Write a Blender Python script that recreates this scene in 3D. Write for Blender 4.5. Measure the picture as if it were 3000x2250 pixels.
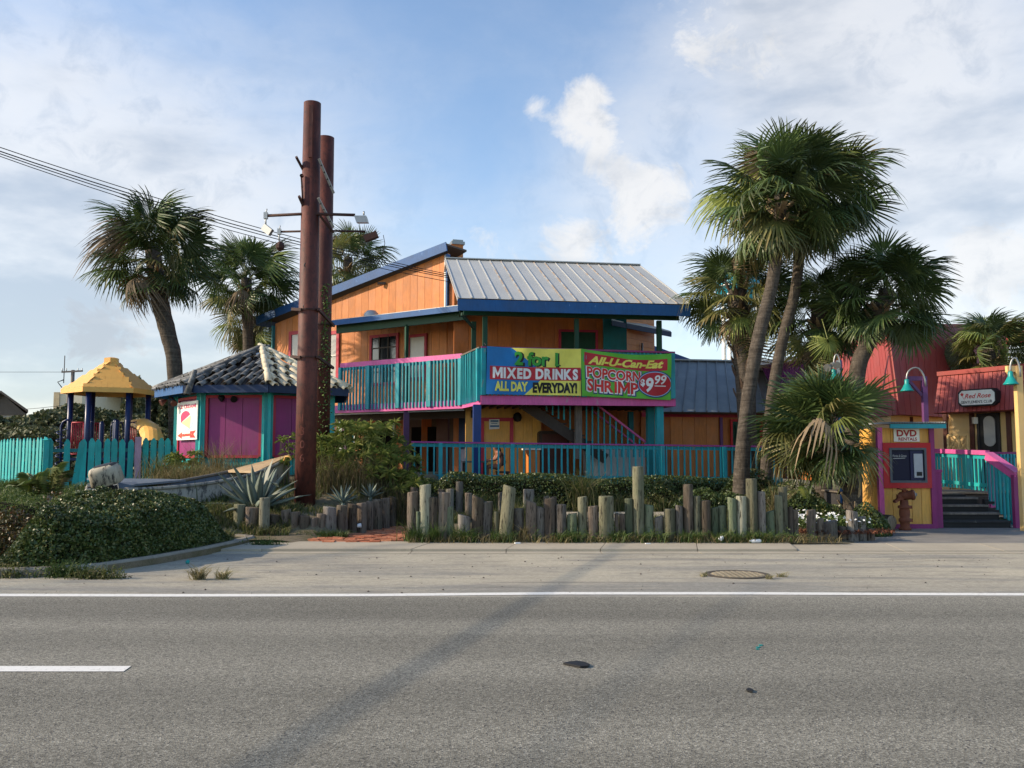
import bpy, math, random
import numpy as np
from mathutils import Vector as V, Matrix
for _o in list(bpy.data.objects): bpy.data.objects.remove(_o)
SC = bpy.context.scene
COL = SC.collection
RAD = math.radians
# ------------------------------------------------------------------ camera
F = 2594.0                      # focal length in pixels of the 3000 px wide photograph
TH = math.atan(215 / F)         # pitched up a little
CT, ST = math.cos(TH), math.sin(TH)
EYE = 1.6
cam = bpy.data.cameras.new('camera'); camo = bpy.data.objects.new('camera', cam); COL.objects.link(camo)
cam.sensor_width = 36.0; cam.lens = F / 3000 * 36.0
cam.clip_start = 0.05; cam.clip_end = 4000
camo.location = (0, 0, EYE); camo.rotation_euler = (RAD(90) + TH, 0, 0)
SC.camera = camo
# ------------------------------------------------------------------ sky
SUN_EL, SUN_AZ = 27.0, -97.0    # azimuth from +Y towards +X
sd = V((math.sin(RAD(SUN_AZ)) * math.cos(RAD(SUN_EL)), math.cos(RAD(SUN_AZ)) * math.cos(RAD(SUN_EL)), math.sin(RAD(SUN_EL))))
world = bpy.data.worlds.new('World'); SC.world = world; world.use_nodes = True
wn, wl = world.node_tree.nodes, world.node_tree.links
wn.clear()
def wnode(t, **k):
    n = wn.new(t)
    for a, b in k.items(): setattr(n, a, b)
    return n
def wmath(op, a, b=None, c=None, clamp=False):
    n = wnode('ShaderNodeMath', operation=op, use_clamp=clamp)
    for i, x in enumerate((a, b, c)):
        if x is None: continue
        if isinstance(x, (int, float)): n.inputs[i].default_value = x
        else: wl.new(x, n.inputs[i])
    return n.outputs[0]
sky = wnode('ShaderNodeTexSky', sky_type='NISHITA', sun_disc=False)
sky.sun_elevation = RAD(SUN_EL); sky.sun_rotation = RAD(SUN_AZ)
sky.air_density = 1.0; sky.dust_density = 0.55; sky.ozone_density = 1.6
geo = wnode('ShaderNodeTexCoord')
nrm = wnode('ShaderNodeVectorMath', operation='NORMALIZE'); wl.new(geo.outputs['Generated'], nrm.inputs[0])
DIR = nrm.outputs[0]
sep = wnode('ShaderNodeSeparateXYZ'); wl.new(DIR, sep.inputs[0])
zc = wmath('MAXIMUM', sep.outputs[2], 0.0)
def wnoise(scale, detail, rough, vec=None, stretch=(1, 1, 1), off=(0, 0, 0), dist=0.0):
    mp = wnode('ShaderNodeMapping'); mp.inputs['Scale'].default_value = stretch; mp.inputs['Location'].default_value = off
    wl.new(vec or DIR, mp.inputs[0])
    n = wnode('ShaderNodeTexNoise'); n.inputs['Scale'].default_value = scale; n.inputs['Detail'].default_value = detail
    n.inputs['Roughness'].default_value = rough; n.inputs['Distortion'].default_value = dist
    wl.new(mp.outputs[0], n.inputs['Vector']); return n.outputs['Fac']
def wblob(px, py, k, amp):
    a = (px - 1500) / F; b = (1125 - py) / F
    d = V((a, CT - b * ST, ST + b * CT)).normalized()
    n = wnode('ShaderNodeVectorMath', operation='DOT_PRODUCT'); wl.new(DIR, n.inputs[0]); n.inputs[1].default_value = d
    e = wmath('MULTIPLY', wmath('SUBTRACT', n.outputs['Value'], 1.0), k)      # k = 1/(1-cos(radius))
    return wmath('MULTIPLY', wmath('POWER', 2.718, e), amp)
def wstep(x, lo, hi):
    n = wnode('ShaderNodeMapRange', interpolation_type='SMOOTHSTEP'); wl.new(x, n.inputs['Value'])
    n.inputs['From Min'].default_value = lo; n.inputs['From Max'].default_value = hi; return n.outputs['Result']
def wsum(*x):
    r = x[0]
    for y in x[1:]: r = wmath('ADD', r, y)
    return r
n1 = wnoise(3.2, 9, 0.62, stretch=(1, 1, 1.9), off=(3.1, 0.4, 1.7), dist=0.25)
n2 = wnoise(13.0, 11, 0.66, stretch=(1, 1, 1.2), off=(0.3, 2.2, 5.1), dist=0.5)
n3 = wnoise(5.0, 6, 0.55, stretch=(1, 1, 2.6), off=(7.3, 1.2, 0.4))
low = wstep(zc, 0.36, 0.02)                       # more cloud towards the horizon
# thin high cloud: broad veils
veil = wsum(wblob(330, 640, 38, 0.66), wblob(-300, 560, 24, 0.5), wblob(1000, 800, 60, 0.26), wblob(2750, 330, 26, 0.62), wblob(2950, 750, 30, 0.50),
            wblob(2250, 40, 130, 0.40), wblob(1700, 700, 90, 0.20), wblob(1770, 470, 260, 0.30), wmath('MULTIPLY', low, 0.26))
veil = wstep(wsum(veil, wmath('MULTIPLY', wmath('SUBTRACT', n1, 0.5), 0.80)), 0.10, 1.0)
# heaped cloud with crisp edges
heap = wsum(wblob(1720, 275, 4200, 0.62), wblob(1655, 345, 2600, 0.48), wblob(1730, 370, 2200, 0.42), wblob(1745, 470, 1300, 0.34), wblob(1800, 350, 4000, 0.28), wblob(1860, 560, 700, 0.24), wblob(1560, 312, 9000, 0.34), wblob(1690, 745, 700, 0.50), wblob(1500, 715, 380, 0.30), wblob(1930, 670, 380, 0.36), wblob(2010, 520, 1500, .22),
            wblob(1990, 20, 560, 0.34), wblob(2150, 110, 420, 0.36), wblob(2500, 130, 130, 0.34), wblob(2850, 780, 500, 0.45), wblob(2990, 770, 500, 0.35),
            wblob(330, 920, 500, 0.34), wblob(120, 1000, 260, 0.30), wblob(620, 990, 300, 0.26), wblob(2950, 400, 120, 0.24), wmath('MULTIPLY', low, 0.10))
heap = wstep(wsum(heap, wmath('MULTIPLY', wmath('SUBTRACT', n2, 0.5), 1.35)), 0.24, 0.74)
heap = wmath('MULTIPLY', heap, 0.88)
shade = wstep(wsum(n3, wmath('MULTIPLY', wblob(200, 1010, 120, 0.35), 1.0), wmath('MULTIPLY', wblob(2700, 480, 40, 0.10), 1.0), wmath('MULTIPLY', low, 0.06)), 0.50, 0.80)
n4 = wnoise(24.0, 8, 0.62, off=(1.3, 4.2, 2.2), dist=0.4)
shade = wmath('MAXIMUM', shade, wmath('MULTIPLY', wstep(n4, 0.46, 0.72), 0.55))
cmix = wnode('ShaderNodeMix', data_type='RGBA'); wl.new(shade, cmix.inputs['Factor'])
CLOUD = 0.50
cmix.inputs['A'].default_value = (8.2 * CLOUD, 8.1 * CLOUD, 8.0 * CLOUD, 1)
cmix.inputs['B'].default_value = (4.5 * CLOUD, 4.9 * CLOUD, 5.5 * CLOUD, 1)
cov = wmath('MAXIMUM', wmath('MULTIPLY', veil, 0.76), heap)
fin = wnode('ShaderNodeMix', data_type='RGBA'); wl.new(cov, fin.inputs['Factor'])
wl.new(sky.outputs[0], fin.inputs['A']); wl.new(cmix.outputs['Result'], fin.inputs['B'])
bg = wnode('ShaderNodeBackground'); wl.new(fin.outputs['Result'], bg.inputs['Color']); bg.inputs['Strength'].default_value = 0.125
wo = wnode('ShaderNodeOutputWorld'); wl.new(bg.outputs[0], wo.inputs['Surface'])
# ------------------------------------------------------------------ sun
sl = bpy.data.lights.new('sun', 'SUN'); sl.energy = 3.05; sl.angle = RAD(0.55); sl.color = (1.0, 0.82, 0.60)
so = bpy.data.objects.new('sun', sl); COL.objects.link(so)
so.rotation_euler = sd.to_track_quat('Z', 'Y').to_euler()
# ------------------------------------------------------------------ exposure
SC.view_settings.view_transform = 'Standard'; SC.view_settings.look = 'None'
SC.view_settings.gamma = 1.0; SC.view_settings.exposure = 0.92; SC.view_settings.use_curve_mapping = False
SC.render.engine = 'CYCLES'
SC.cycles.use_denoising = True
SC.cycles.max_bounces = 6; SC.cycles.transparent_max_bounces = 6
# ------------------------------------------------------------------ measuring: photograph pixel -> point of the place
def ray(px, py):
    a = (px - 1500) / F; b = (1125 - py) / F
    return V((a, CT - b * ST, ST + b * CT))
def P(px, py, Y):
    d = ray(px, py); t = Y / d.y; return V((d.x * t, Y, EYE + d.z * t))
def G(px, py, z=0.0):
    d = ray(px, py); t = (z - EYE) / d.z; return V((d.x * t, d.y * t, z))
def PX(px, Y, z):
    return (px - 1500) / F * (Y * CT + (z - EYE) * ST)
def onplane(px, py, p0, n):
    d = ray(px, py); c = V((0, 0, EYE)); t = (p0 - c).dot(n) / d.dot(n); return c + d * t
# ------------------------------------------------------------------ mesh building
def mk(name, verts, faces, mat, parent=None, smooth=None, loc=None):
    me = bpy.data.meshes.new(name); me.from_pydata([tuple(v) for v in verts], [], faces); me.update()
    if smooth is not None:
        if isinstance(smooth, bool): smooth = [smooth] * len(faces)
        me.polygons.foreach_set('use_smooth', smooth)
    if mat is not None: me.materials.append(mat)
    return put(name, me, parent, loc)
def mk_np(name, co, quads, mat, parent=None, smooth=False):
    """numpy verts (n,3) and faces (m,k) -> one mesh"""
    me = bpy.data.meshes.new(name); n = len(co); m, k = quads.shape
    me.vertices.add(n); me.vertices.foreach_set('co', np.ascontiguousarray(co, dtype=np.float32).ravel())
    me.loops.add(m * k); me.loops.foreach_set('vertex_index', np.ascontiguousarray(quads, dtype=np.int32).ravel())
    me.polygons.add(m); me.polygons.foreach_set('loop_start', np.arange(0, m * k, k, dtype=np.int32))
    me.polygons.foreach_set('loop_total', np.full(m, k, dtype=np.int32))
    if smooth: me.polygons.foreach_set('use_smooth', np.ones(m, dtype=bool))
    me.update(calc_edges=True); me.validate()
    if mat is not None: me.materials.append(mat)
    return put(name, me, parent)
def put(name, me, parent=None, loc=None, rot=None, scale=None, local=False):
    o = bpy.data.objects.new(name, me); COL.objects.link(o)
    if loc is not None: o.location = loc
    if rot is not None: o.rotation_euler = rot
    if scale is not None: o.scale = scale
    if parent is not None:
        o.parent = parent
        if not local:
            o.matrix_parent_inverse = wmat(parent).inverted()
    return o
def wmat(o):
    m = Matrix.LocRotScale(o.location, o.rotation_euler, o.scale)
    return wmat(o.parent) @ o.matrix_parent_inverse @ m if o.parent else m
def tag(o, label, cat, group=None, kind=None):
    if label: o['label'] = label
    if cat: o['category'] = cat
    if group: o['group'] = group
    if kind: o['kind'] = kind
    return o
def thing(name, label, cat, loc=(0, 0, 0), group=None):
    o = bpy.data.objects.new(name, None); COL.objects.link(o); o.location = loc; o.empty_display_size = 0.2
    return tag(o, label, cat, group)
class B:
    def __init__(s): s.v, s.f, s.s = [], [], []
    def add(s, vs, fs, sm=False):
        k = len(s.v); s.v += [V(x) for x in vs]; s.f += [tuple(i + k for i in f) for f in fs]
        s.s += ([sm] * len(fs)) if isinstance(sm, bool) else sm
        return s
    def box(s, c, size, rz=0.0, ax=None):
        c = V(c); hx, hy, hz = (x / 2 for x in size)
        if ax is None:
            ax = (V((math.cos(rz), math.sin(rz), 0)), V((-math.sin(rz), math.cos(rz), 0)), V((0, 0, 1)))
        vs = [c + ax[0] * (hx * a) + ax[1] * (hy * b) + ax[2] * (hz * d) for d in (-1, 1) for b in (-1, 1) for a in (-1, 1)]
        return s.add(vs, [(0, 2, 3, 1), (4, 5, 7, 6), (0, 1, 5, 4), (2, 6, 7, 3), (0, 4, 6, 2), (1, 3, 7, 5)])
    def bar(s, p, q, w, h, up=(0, 0, 1)):
        p, q = V(p), V(q); d = q - p; L = d.length; d.normalize(); u = V(up)
        side = d.cross(u)
        if side.length < 1e-5: side = d.cross(V((1, 0, 0)))
        side.normalize(); u = side.cross(d).normalized()
        return s.box((p + q) / 2, (L, w, h), ax=(d, side, u))
    def tube(s, pts, r, n=8, caps=True, sm=True):
        pts = [V(p) for p in pts]; m = len(pts)
        rs = r if isinstance(r, (list, tuple)) else [r] * m
        vs, ref = [], None
        for i, p in enumerate(pts):
            d = (pts[min(i + 1, m - 1)] - pts[max(i - 1, 0)]).normalized()
            if ref is None: ref = d.orthogonal().normalized()
            a = (ref - d * ref.dot(d)).normalized(); b = d.cross(a); ref = a
            for k in range(n):
                t = 2 * math.pi * k / n; vs.append(p + (a * math.cos(t) + b * math.sin(t)) * rs[i])
        fs = [(i * n + k, i * n + (k + 1) % n, (i + 1) * n + (k + 1) % n, (i + 1) * n + k) for i in range(m - 1) for k in range(n)]
        smf = [sm] * len(fs)
        if caps: fs += [tuple(range(n - 1, -1, -1)), tuple(range((m - 1) * n, m * n))]; smf += [False, False]
        return s.add(vs, fs, smf)
    def cyl(s, p, q, r0, r1=None, n=12, caps=True): return s.tube([p, q], [r0, r0 if r1 is None else r1], n, caps)
    def prism(s, pts, vec):
        pts = [V(p) for p in pts]; vec = V(vec); n = len(pts)
        fs = [tuple(range(n - 1, -1, -1)), tuple(range(n, 2 * n))] + [(i, (i + 1) % n, n + (i + 1) % n, n + i) for i in range(n)]
        return s.add(pts + [p + vec for p in pts], fs)
    def face(s, pts): return s.add(pts, [tuple(range(len(pts)))])
    def lathe(s, prof, c, n=16, axis=(0, 0, 1), caps=True, sm=True):
        c = V(c); z = V(axis).normalized(); x = z.orthogonal().normalized(); y = z.cross(x)
        vs = [c + z * h + (x * math.cos(2 * math.pi * k / n) + y * math.sin(2 * math.pi * k / n)) * r for r, h in prof for k in range(n)]
        m = len(prof)
        fs = [(i * n + k, i * n + (k + 1) % n, (i + 1) * n + (k + 1) % n, (i + 1) * n + k) for i in range(m - 1) for k in range(n)]
        smf = [sm] * len(fs)
        if caps: fs += [tuple(range(n - 1, -1, -1)), tuple(range((m - 1) * n, m * n))]; smf += [False, False]
        return s.add(vs, fs, smf)
    def obj(s, name, mat, parent=None): return mk(name, s.v, s.f, mat, parent, s.s)
    def mesh(s, name, mat):
        me = bpy.data.meshes.new(name); me.from_pydata([tuple(v) for v in s.v], [], s.f); me.update()
        me.polygons.foreach_set('use_smooth', s.s)
        if mat is not None: me.materials.append(mat)
        return me
def copy_tree(o, loc, rz=None, scale=None, label=None, parent=None):
    c = o.copy(); COL.objects.link(c); c.location = loc
    if rz is not None: c.rotation_euler = (0, 0, rz)
    if scale is not None: c.scale = scale
    if label: c['label'] = label
    for ch in o.children:
        d = ch.copy(); COL.objects.link(d); d.parent = c
        for g in ch.children:
            e = g.copy(); COL.objects.link(e); e.parent = d
    return c
# ------------------------------------------------------------------ materials
def C(r, g, b):
    f = lambda x: (x / 255 / 12.92) if x <= 10 else ((x / 255 + 0.055) / 1.055) ** 2.4
    return (f(r), f(g), f(b))
class NT:
    def __init__(s, name):
        s.m = bpy.data.materials.new(name); s.m.use_nodes = True; s.t = s.m.node_tree; s.t.nodes.clear()
        s.out = s.n('ShaderNodeOutputMaterial'); s.b = s.n('ShaderNodeBsdfPrincipled'); s.l(s.b.outputs[0], s.out.inputs[0])
        tc = s.n('ShaderNodeTexCoord'); oi = s.n('ShaderNodeObjectInfo'); s.rnd = oi.outputs['Random']
        mu = s.n('ShaderNodeMath', operation='MULTIPLY'); mu.inputs[1].default_value = 61.7; s.l(s.rnd, mu.inputs[0])
        ad = s.n('ShaderNodeVectorMath', operation='ADD'); s.l(tc.outputs['Object'], ad.inputs[0]); s.l(mu.outputs[0], ad.inputs[1])
        s.co = ad.outputs[0]; s.obj = tc.outputs['Object']
    def n(s, t, **k):
        x = s.t.nodes.new(t)
        for a, b in k.items(): setattr(x, a, b)
        return x
    def l(s, a, b): s.t.links.new(a, b)
    def noise(s, scale, detail=5, rough=0.55, st=(1, 1, 1), co=None, dist=0.0):
        mp = s.n('ShaderNodeMapping'); mp.inputs['Scale'].default_value = st; s.l(co or s.co, mp.inputs[0])
        x = s.n('ShaderNodeTexNoise'); x.inputs['Scale'].default_value = scale; x.inputs['Detail'].default_value = detail
        x.inputs['Roughness'].default_value = rough; x.inputs['Distortion'].default_value = dist; s.l(mp.outputs[0], x.inputs['Vector']); return x.outputs['Fac']
    def voro(s, scale, feature='F1', st=(1, 1, 1), out='Distance'):
        mp = s.n('ShaderNodeMapping'); mp.inputs['Scale'].default_value = st; s.l(s.co, mp.inputs[0])
        x = s.n('ShaderNodeTexVoronoi', feature=feature); x.inputs['Scale'].default_value = scale; s.l(mp.outputs[0], x.inputs['Vector']); return x.outputs[out]
    def step(s, x, lo, hi, a=0.0, b=1.0):
        r = s.n('ShaderNodeMapRange', interpolation_type='SMOOTHSTEP'); s.l(x, r.inputs['Value'])
        r.inputs['From Min'].default_value = lo; r.inputs['From Max'].default_value = hi
        r.inputs['To Min'].default_value = a; r.inputs['To Max'].default_value = b; return r.outputs['Result']
    def math(s, op, a, b=0.0):
        x = s.n('ShaderNodeMath', operation=op)
        for i, y in enumerate((a, b)):
            if isinstance(y, (int, float)): x.inputs[i].default_value = y
            else: s.l(y, x.inputs[i])
        return x.outputs[0]
    def mix(s, f, a, b, mode='MIX'):
        x = s.n('ShaderNodeMix', data_type='RGBA', blend_type=mode)
        for nm, y in (('Factor', f), ('A', a), ('B', b)):
            if isinstance(y, (int, float)): x.inputs[nm].default_value = y
            elif isinstance(y, (tuple, list)): x.inputs[nm].default_value = tuple(y)[:3] + (1,)
            else: s.l(y, x.inputs[nm])
        return x.outputs['Result']
    def var(s, col, fac, amt):
        """scale a colour by 1 +- amt"""
        r = s.step(fac, 0.25, 0.75, 1 - amt, 1 + amt)
        return s.mix(1.0, col, s.comb(r), 'MULTIPLY')
    def comb(s, x):
        c = s.n('ShaderNodeCombineColor')
        for i in range(3): s.l(x, c.inputs[i])
        return c.outputs[0]
    def bump(s, h, strength, dist=0.01):
        x = s.n('ShaderNodeBump'); x.inputs['Strength'].default_value = strength; x.inputs['Distance'].default_value = dist
        s.l(h, x.inputs['Height']); s.l(x.outputs[0], s.b.inputs['Normal'])
    def fin(s, col, rough=0.6, spec=0.4, metal=0.0):
        if isinstance(col, (tuple, list)): s.b.inputs['Base Color'].default_value = tuple(col)[:3] + (1,)
        else: s.l(col, s.b.inputs['Base Color'])
        if isinstance(rough, (int, float)): s.b.inputs['Roughness'].default_value = rough
        else: s.l(rough, s.b.inputs['Roughness'])
        s.b.inputs['Specular IOR Level'].default_value = spec; s.b.inputs['Metallic'].default_value = metal
        return s.m
def paint(name, rgb, rough=0.55, var=0.14, st=(1, 1, 1), wear=None, wearamt=0.0, grain=0.25, dirt=0.25, spec=0.35):
    t = NT(name); c = C(*rgb)
    col = t.var(c, t.noise(2.3, 6, 0.6), var)
    col = t.var(col, t.math('FRACT', t.math('MULTIPLY', t.rnd, 7.31)), var * 0.7)
    gr = t.noise(26, 5, 0.65, st=(1, 1, 0.12))
    col = t.var(col, gr, grain * 0.5)
    if dirt: col = t.mix(t.step(t.noise(1.1, 7, 0.68), 0.52, 0.85, 0, dirt), col, (0.06, 0.05, 0.04))
    if wear: col = t.mix(t.step(t.noise(7, 8, 0.7, st=(1, 1, 0.4)), 0.66 - wearamt, 0.72 - wearamt * 0.8), col, C(*wear))
    gm = sum(c) / 3 * .9 + .05; col = t.mix(t.step(t.noise(0.9, 6, 0.65), 0.40, 0.75, 0.03, 0.30), col, tuple(x * .45 + gm * .55 for x in c))
    t.bump(gr, 0.25, 0.004)
    return t.fin(col, rough, spec)
M = {}
M['teal'] = paint('teal paint', (22, 144, 154), wear=(120, 140, 135), wearamt=0.05)
M['teal_bright'] = paint('teal fence paint', (22, 160, 158), wear=(110, 140, 140), wearamt=0.03)
M['teal_dark'] = paint('deep teal paint', (16, 112, 118))
M['green'] = paint('bottle green paint', (8, 66, 46))
M['pink'] = paint('pink paint', (206, 88, 152), wear=(170, 130, 150), wearamt=0.06)
M['magenta'] = paint('magenta board paint', (138, 44, 104), var=0.08, grain=0.15, dirt=0.12)
M['crimson'] = paint('crimson trim paint', (176, 38, 62))
M['orange'] = paint('orange wall paint', (200, 122, 58), var=0.12, dirt=0.22)
M['orange_deep'] = paint('deep orange wall paint', (190, 108, 44), var=0.12, dirt=0.3)
M['yellow'] = paint('yellow wall paint', (224, 168, 78), var=0.08, dirt=0.15)
M['cream'] = paint('cream stucco', (226, 188, 122), var=0.06, grain=0.05, dirt=0.1)
M['blue'] = paint('blue fascia paint', (18, 78, 132), wear=(90, 130, 180), wearamt=0.03)
M['blue_dark'] = paint('dark and shaded blue paint', (18, 44, 80))  # also the shaded copy of the hut's fascia blue
M['blue_post'] = paint('bright blue paint', (14, 56, 122))
M['purple'] = paint('purple paint', (98, 56, 102))
M['purple_wall'] = paint('purple corrugated paint', (118, 40, 118))
M['green_wall'] = paint('lime wall paint', (58, 140, 50), wear=(190, 160, 80), wearamt=0.05)
M['red'] = paint('red panel paint', (190, 26, 32), var=0.06, dirt=0.08)
M['siding'] = paint('red siding', (152, 60, 54), var=0.06, grain=0.08, dirt=0.12)
M['brown'] = paint('brown trim', (84, 44, 34))
M['darkwood'] = paint('dark bare wood', (58, 44, 34), grain=0.5)
M['greywood'] = paint('grey weathered wood', (112, 104, 96), grain=0.6, rough=0.85)
M['stair'] = paint('charcoal stair paint', (52, 52, 54), wear=(110, 108, 104), wearamt=0.05, rough=0.8)
M['deckwood'] = paint('grey deck boards', (104, 96, 86), grain=0.5, rough=0.85)
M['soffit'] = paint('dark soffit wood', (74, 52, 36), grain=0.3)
M['white'] = paint('white paint', (226, 224, 216), var=0.04, dirt=0.1, grain=0.05)
M['black'] = paint('black paint', (22, 22, 24), var=0.1, dirt=0.0)
M['charcoal'] = paint('charcoal plastic', (40, 40, 42), var=0.1, dirt=0.0)
def plain(name, rgb, rough=0.5, metal=0.0, spec=0.4):
    t = NT(name); return t.fin(t.var(C(*rgb), t.noise(5, 5), 0.06), rough, spec, metal)
M['steel'] = plain('galvanised steel', (150, 152, 150), 0.42, 0.7)
M['gutter'] = plain('dull aluminium', (176, 178, 176), 0.5, 0.4)
M['wire'] = plain('black cable', (18, 18, 20), 0.6)
M['glass'] = plain('window glass', (30, 36, 42), 0.06, 0.0, 0.8)
M['curtain'] = plain('pale blind behind glass', (168, 166, 160), 0.25, 0, 0.6)
M['dark'] = plain('painted interior shade', (16, 13, 13), 0.9, 0, 0.1)  # near black, paints the shade inside the porch doorways
M['lampshade'] = plain('aqua enamel', (24, 140, 136), 0.35)
# ================================================================== ground, road, kerbs
R = random.Random(11); NP = np.random.default_rng(5)
def sst(x, a, b):
    t = np.clip((np.asarray(x, float) - a) / (b - a), 0, 1); return t * t * (3 - 2 * t)
def bedz(x, y):
    """height of the sandy planted ground behind the kerb"""
    x = np.asarray(x, float); y = np.asarray(y, float)
    left = 0.10 + 0.42 * sst(y, 17.2, 17.9) + 0.30 * sst(y, 18.2, 19.8) + 0.36 * sst(y, 19.5, 24.0)
    left = np.where(x < -6.2, 0.10 + (left - 0.10) * sst(y - 0.10 * (x + 6.2), 16.6, 19.0), left)
    left = left * (1 - .30 * sst(-x, 8.2, 9.6) * sst(y, 18, 20))
    right = 0.03 + 0.20 * sst(y, 16.9, 17.8) + 0.10 * sst(y, 19, 23)
    path = 0.03 + 0.12 * sst(y, 17.5, 22)
    k = sst(x, -4.0 + 0.33 * (y - 17.3), -3.5 + 0.33 * (y - 17.3))         # left bed -> path
    k2 = sst(x, -2.1 + 0.05 * (y - 17.3), -1.7 + 0.05 * (y - 17.3))        # path -> right bed
    h = left * (1 - k) + path * k
    h = h * (1 - k2) + right * k2
    flat = sst(x, 6.0, 6.9) * (1 - sst(y, 24, 27))
    h = h * (1 - flat) + (-0.03) * flat
    back = sst(y, 26, 34)
    h = h * (1 - back) + 0.9 * back * (1 - sst(x, 6, 10)) + 0.0 * back
    return h
def bz(x, y): return float(bedz(x, y))
def m_asphalt():
    t = NT('worn grey asphalt')
    big = t.noise(0.35, 4, 0.5, st=(0.5, 1.6, 1)); lane = t.noise(0.9, 3, 0.5, st=(0.03, 1.0, 1))
    s1 = t.voro(88, out='Color'); sp = t.n('ShaderNodeSeparateColor'); t.l(s1, sp.inputs[0])
    s2 = t.noise(140, 3, 0.7)
    col = t.mix(t.step(sp.outputs[0], 0.15, 0.95), (0.135, 0.128, 0.104), (0.255, 0.242, 0.198))
    col = t.mix(t.step(sp.outputs[1], 0.90, 0.97), col, (0.32, 0.305, 0.255))
    col = t.mix(t.step(sp.outputs[2], 0.88, 0.97), col, (0.055, 0.054, 0.053))
    col = t.var(col, s2, 0.16); col = t.var(col, big, 0.10); col = t.var(col, lane, 0.20)
    crk = t.voro(0.55, 'DISTANCE_TO_EDGE', st=(0.5, 1, 1))
    h = t.math('ADD', t.math('MULTIPLY', t.voro(88), 0.7), t.math('MULTIPLY', s2, 0.5))
    t.bump(h, 0.6, 0.008)
    return t.fin(col, 0.88, 0.25)
def m_sand():
    t = NT('sand dusted shoulder')
    st = t.noise(1.6, 7, 0.6, st=(0.16, 1.0, 1)); st2 = t.noise(5.0, 6, 0.62, st=(0.10, 1.0, 1), dist=0.6)
    fine = t.noise(120, 4, 0.7); big = t.noise(0.5, 5, 0.55)
    sep = t.n('ShaderNodeSeparateXYZ'); t.l(t.obj, sep.inputs[0])
    edge = t.step(sep.outputs[1], 12.2, 10.1)
    sand = t.mix(t.step(big, 0.3, 0.7), (0.47, 0.425, 0.325), (0.385, 0.35, 0.275))
    grey = (0.285, 0.272, 0.235)
    f = t.math('ADD', t.step(st, 0.44, 0.62, 0, 0.8), t.math('MULTIPLY', edge, 0.75))
    col = t.mix(f, sand, grey)
    col = t.mix(t.step(st2, 0.52, 0.72, 0, 0.6), col, (0.15, 0.135, 0.115))
    spk = t.voro(16, out='Distance'); col = t.mix(t.step(spk, 0.07, 0.04, 0, 0.5), col, (0.10, 0.085, 0.07))
    col = t.var(col, fine, 0.25); col = t.var(col, t.noise(17, 6, 0.75, st=(.7, 1, 1)), 0.20)
    col = t.mix(t.step(t.noise(2.6, 7, 0.7, st=(.5, 1, 1)), 0.50, 0.68, 0, 0.55), col, (0.22, 0.208, 0.185))
    t.bump(t.math('ADD', fine, t.math('MULTIPLY', st2, 2.0)), 0.6, 0.014)
    return t.fin(col, 0.92, 0.15)
def m_concrete(name, a, b, scale=1.0):
    t = NT(name)
    col = t.mix(t.step(t.noise(1.4 * scale, 7, 0.62), 0.3, 0.7), a, b)
    col = t.mix(t.step(t.noise(4 * scale, 8, 0.7), 0.55, 0.8, 0, 0.45), col, (0.14, 0.125, 0.10))
    fine = t.noise(130, 3, 0.7); col = t.var(col, fine, 0.13); t.bump(fine, 0.3, 0.006)
    return t.fin(col, 0.9, 0.2)
def m_soil():
    t = NT('sandy soil')
    col = t.mix(t.step(t.noise(1.2, 7, 0.62), 0.35, 0.7), (0.22, 0.18, 0.125), (0.12, 0.11, 0.055))
    col = t.mix(t.step(t.noise(7, 6, 0.7), 0.5, 0.75, 0, 0.7), col, (0.07, 0.075, 0.03))
    f = t.noise(60, 5, 0.7); col = t.var(col, f, 0.35); t.bump(f, 0.8, 0.03)
    return t.fin(col, 0.95, 0.1)
M['asphalt'] = m_asphalt(); M['sand'] = m_sand(); M['soil'] = m_soil()
M['concrete'] = m_concrete('pale walkway concrete', (0.42, 0.375, 0.29), (0.36, 0.32, 0.25))  # pale base colour of the walkway and gutter slabs
M['kerb'] = m_concrete('weathered kerb concrete', (0.30, 0.275, 0.225), (0.22, 0.20, 0.165), 2)
M['pad'] = m_concrete('patched grey paving', (0.25, 0.235, 0.21), (0.17, 0.165, 0.155), 0.9)
def m_line():
    t = NT('road marking paint'); w = t.step(t.noise(22, 7, 0.75), 0.52, 0.68, 0, 0.6)
    col = t.mix(w, (0.74, 0.73, 0.68), (0.25, 0.245, 0.23)); return t.fin(col, 0.7, 0.3)
M['line'] = m_line()
def m_brick():
    t = NT('red brick'); col = t.mix(t.math('FRACT', t.math('MULTIPLY', t.rnd, 3.7)), (0.42, 0.135, 0.07), (0.52, 0.23, 0.13))
    col = t.var(col, t.noise(14, 6, 0.65), 0.3); col = t.mix(t.step(t.noise(3, 6, 0.7), 0.52, 0.75, 0, 0.6), col, (0.36, 0.28, 0.19))
    t.bump(t.noise(40, 5), 0.5, 0.01); return t.fin(col, 0.9, 0.15)
M['brick'] = m_brick()
def sheet(name, x0, x1, y0, y1, z, nx, ny, mat, label, cat, zf=None):
    xs = np.linspace(x0, x1, nx + 1); ys = np.linspace(y0, y1, ny + 1); X, Y = np.meshgrid(xs, ys)
    Z = np.full_like(X, z) if zf is None else zf(X, Y)
    co = np.stack([X, Y, Z], -1).reshape(-1, 3)
    i = np.arange(nx)[None, :] + (np.arange(ny) * (nx + 1))[:, None]
    q = np.stack([i, i + 1, i + nx + 2, i + nx + 1], -1).reshape(-1, 4)
    return tag(mk_np(name, co, q, mat, smooth=zf is not None), label, cat, None, 'structure')
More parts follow.
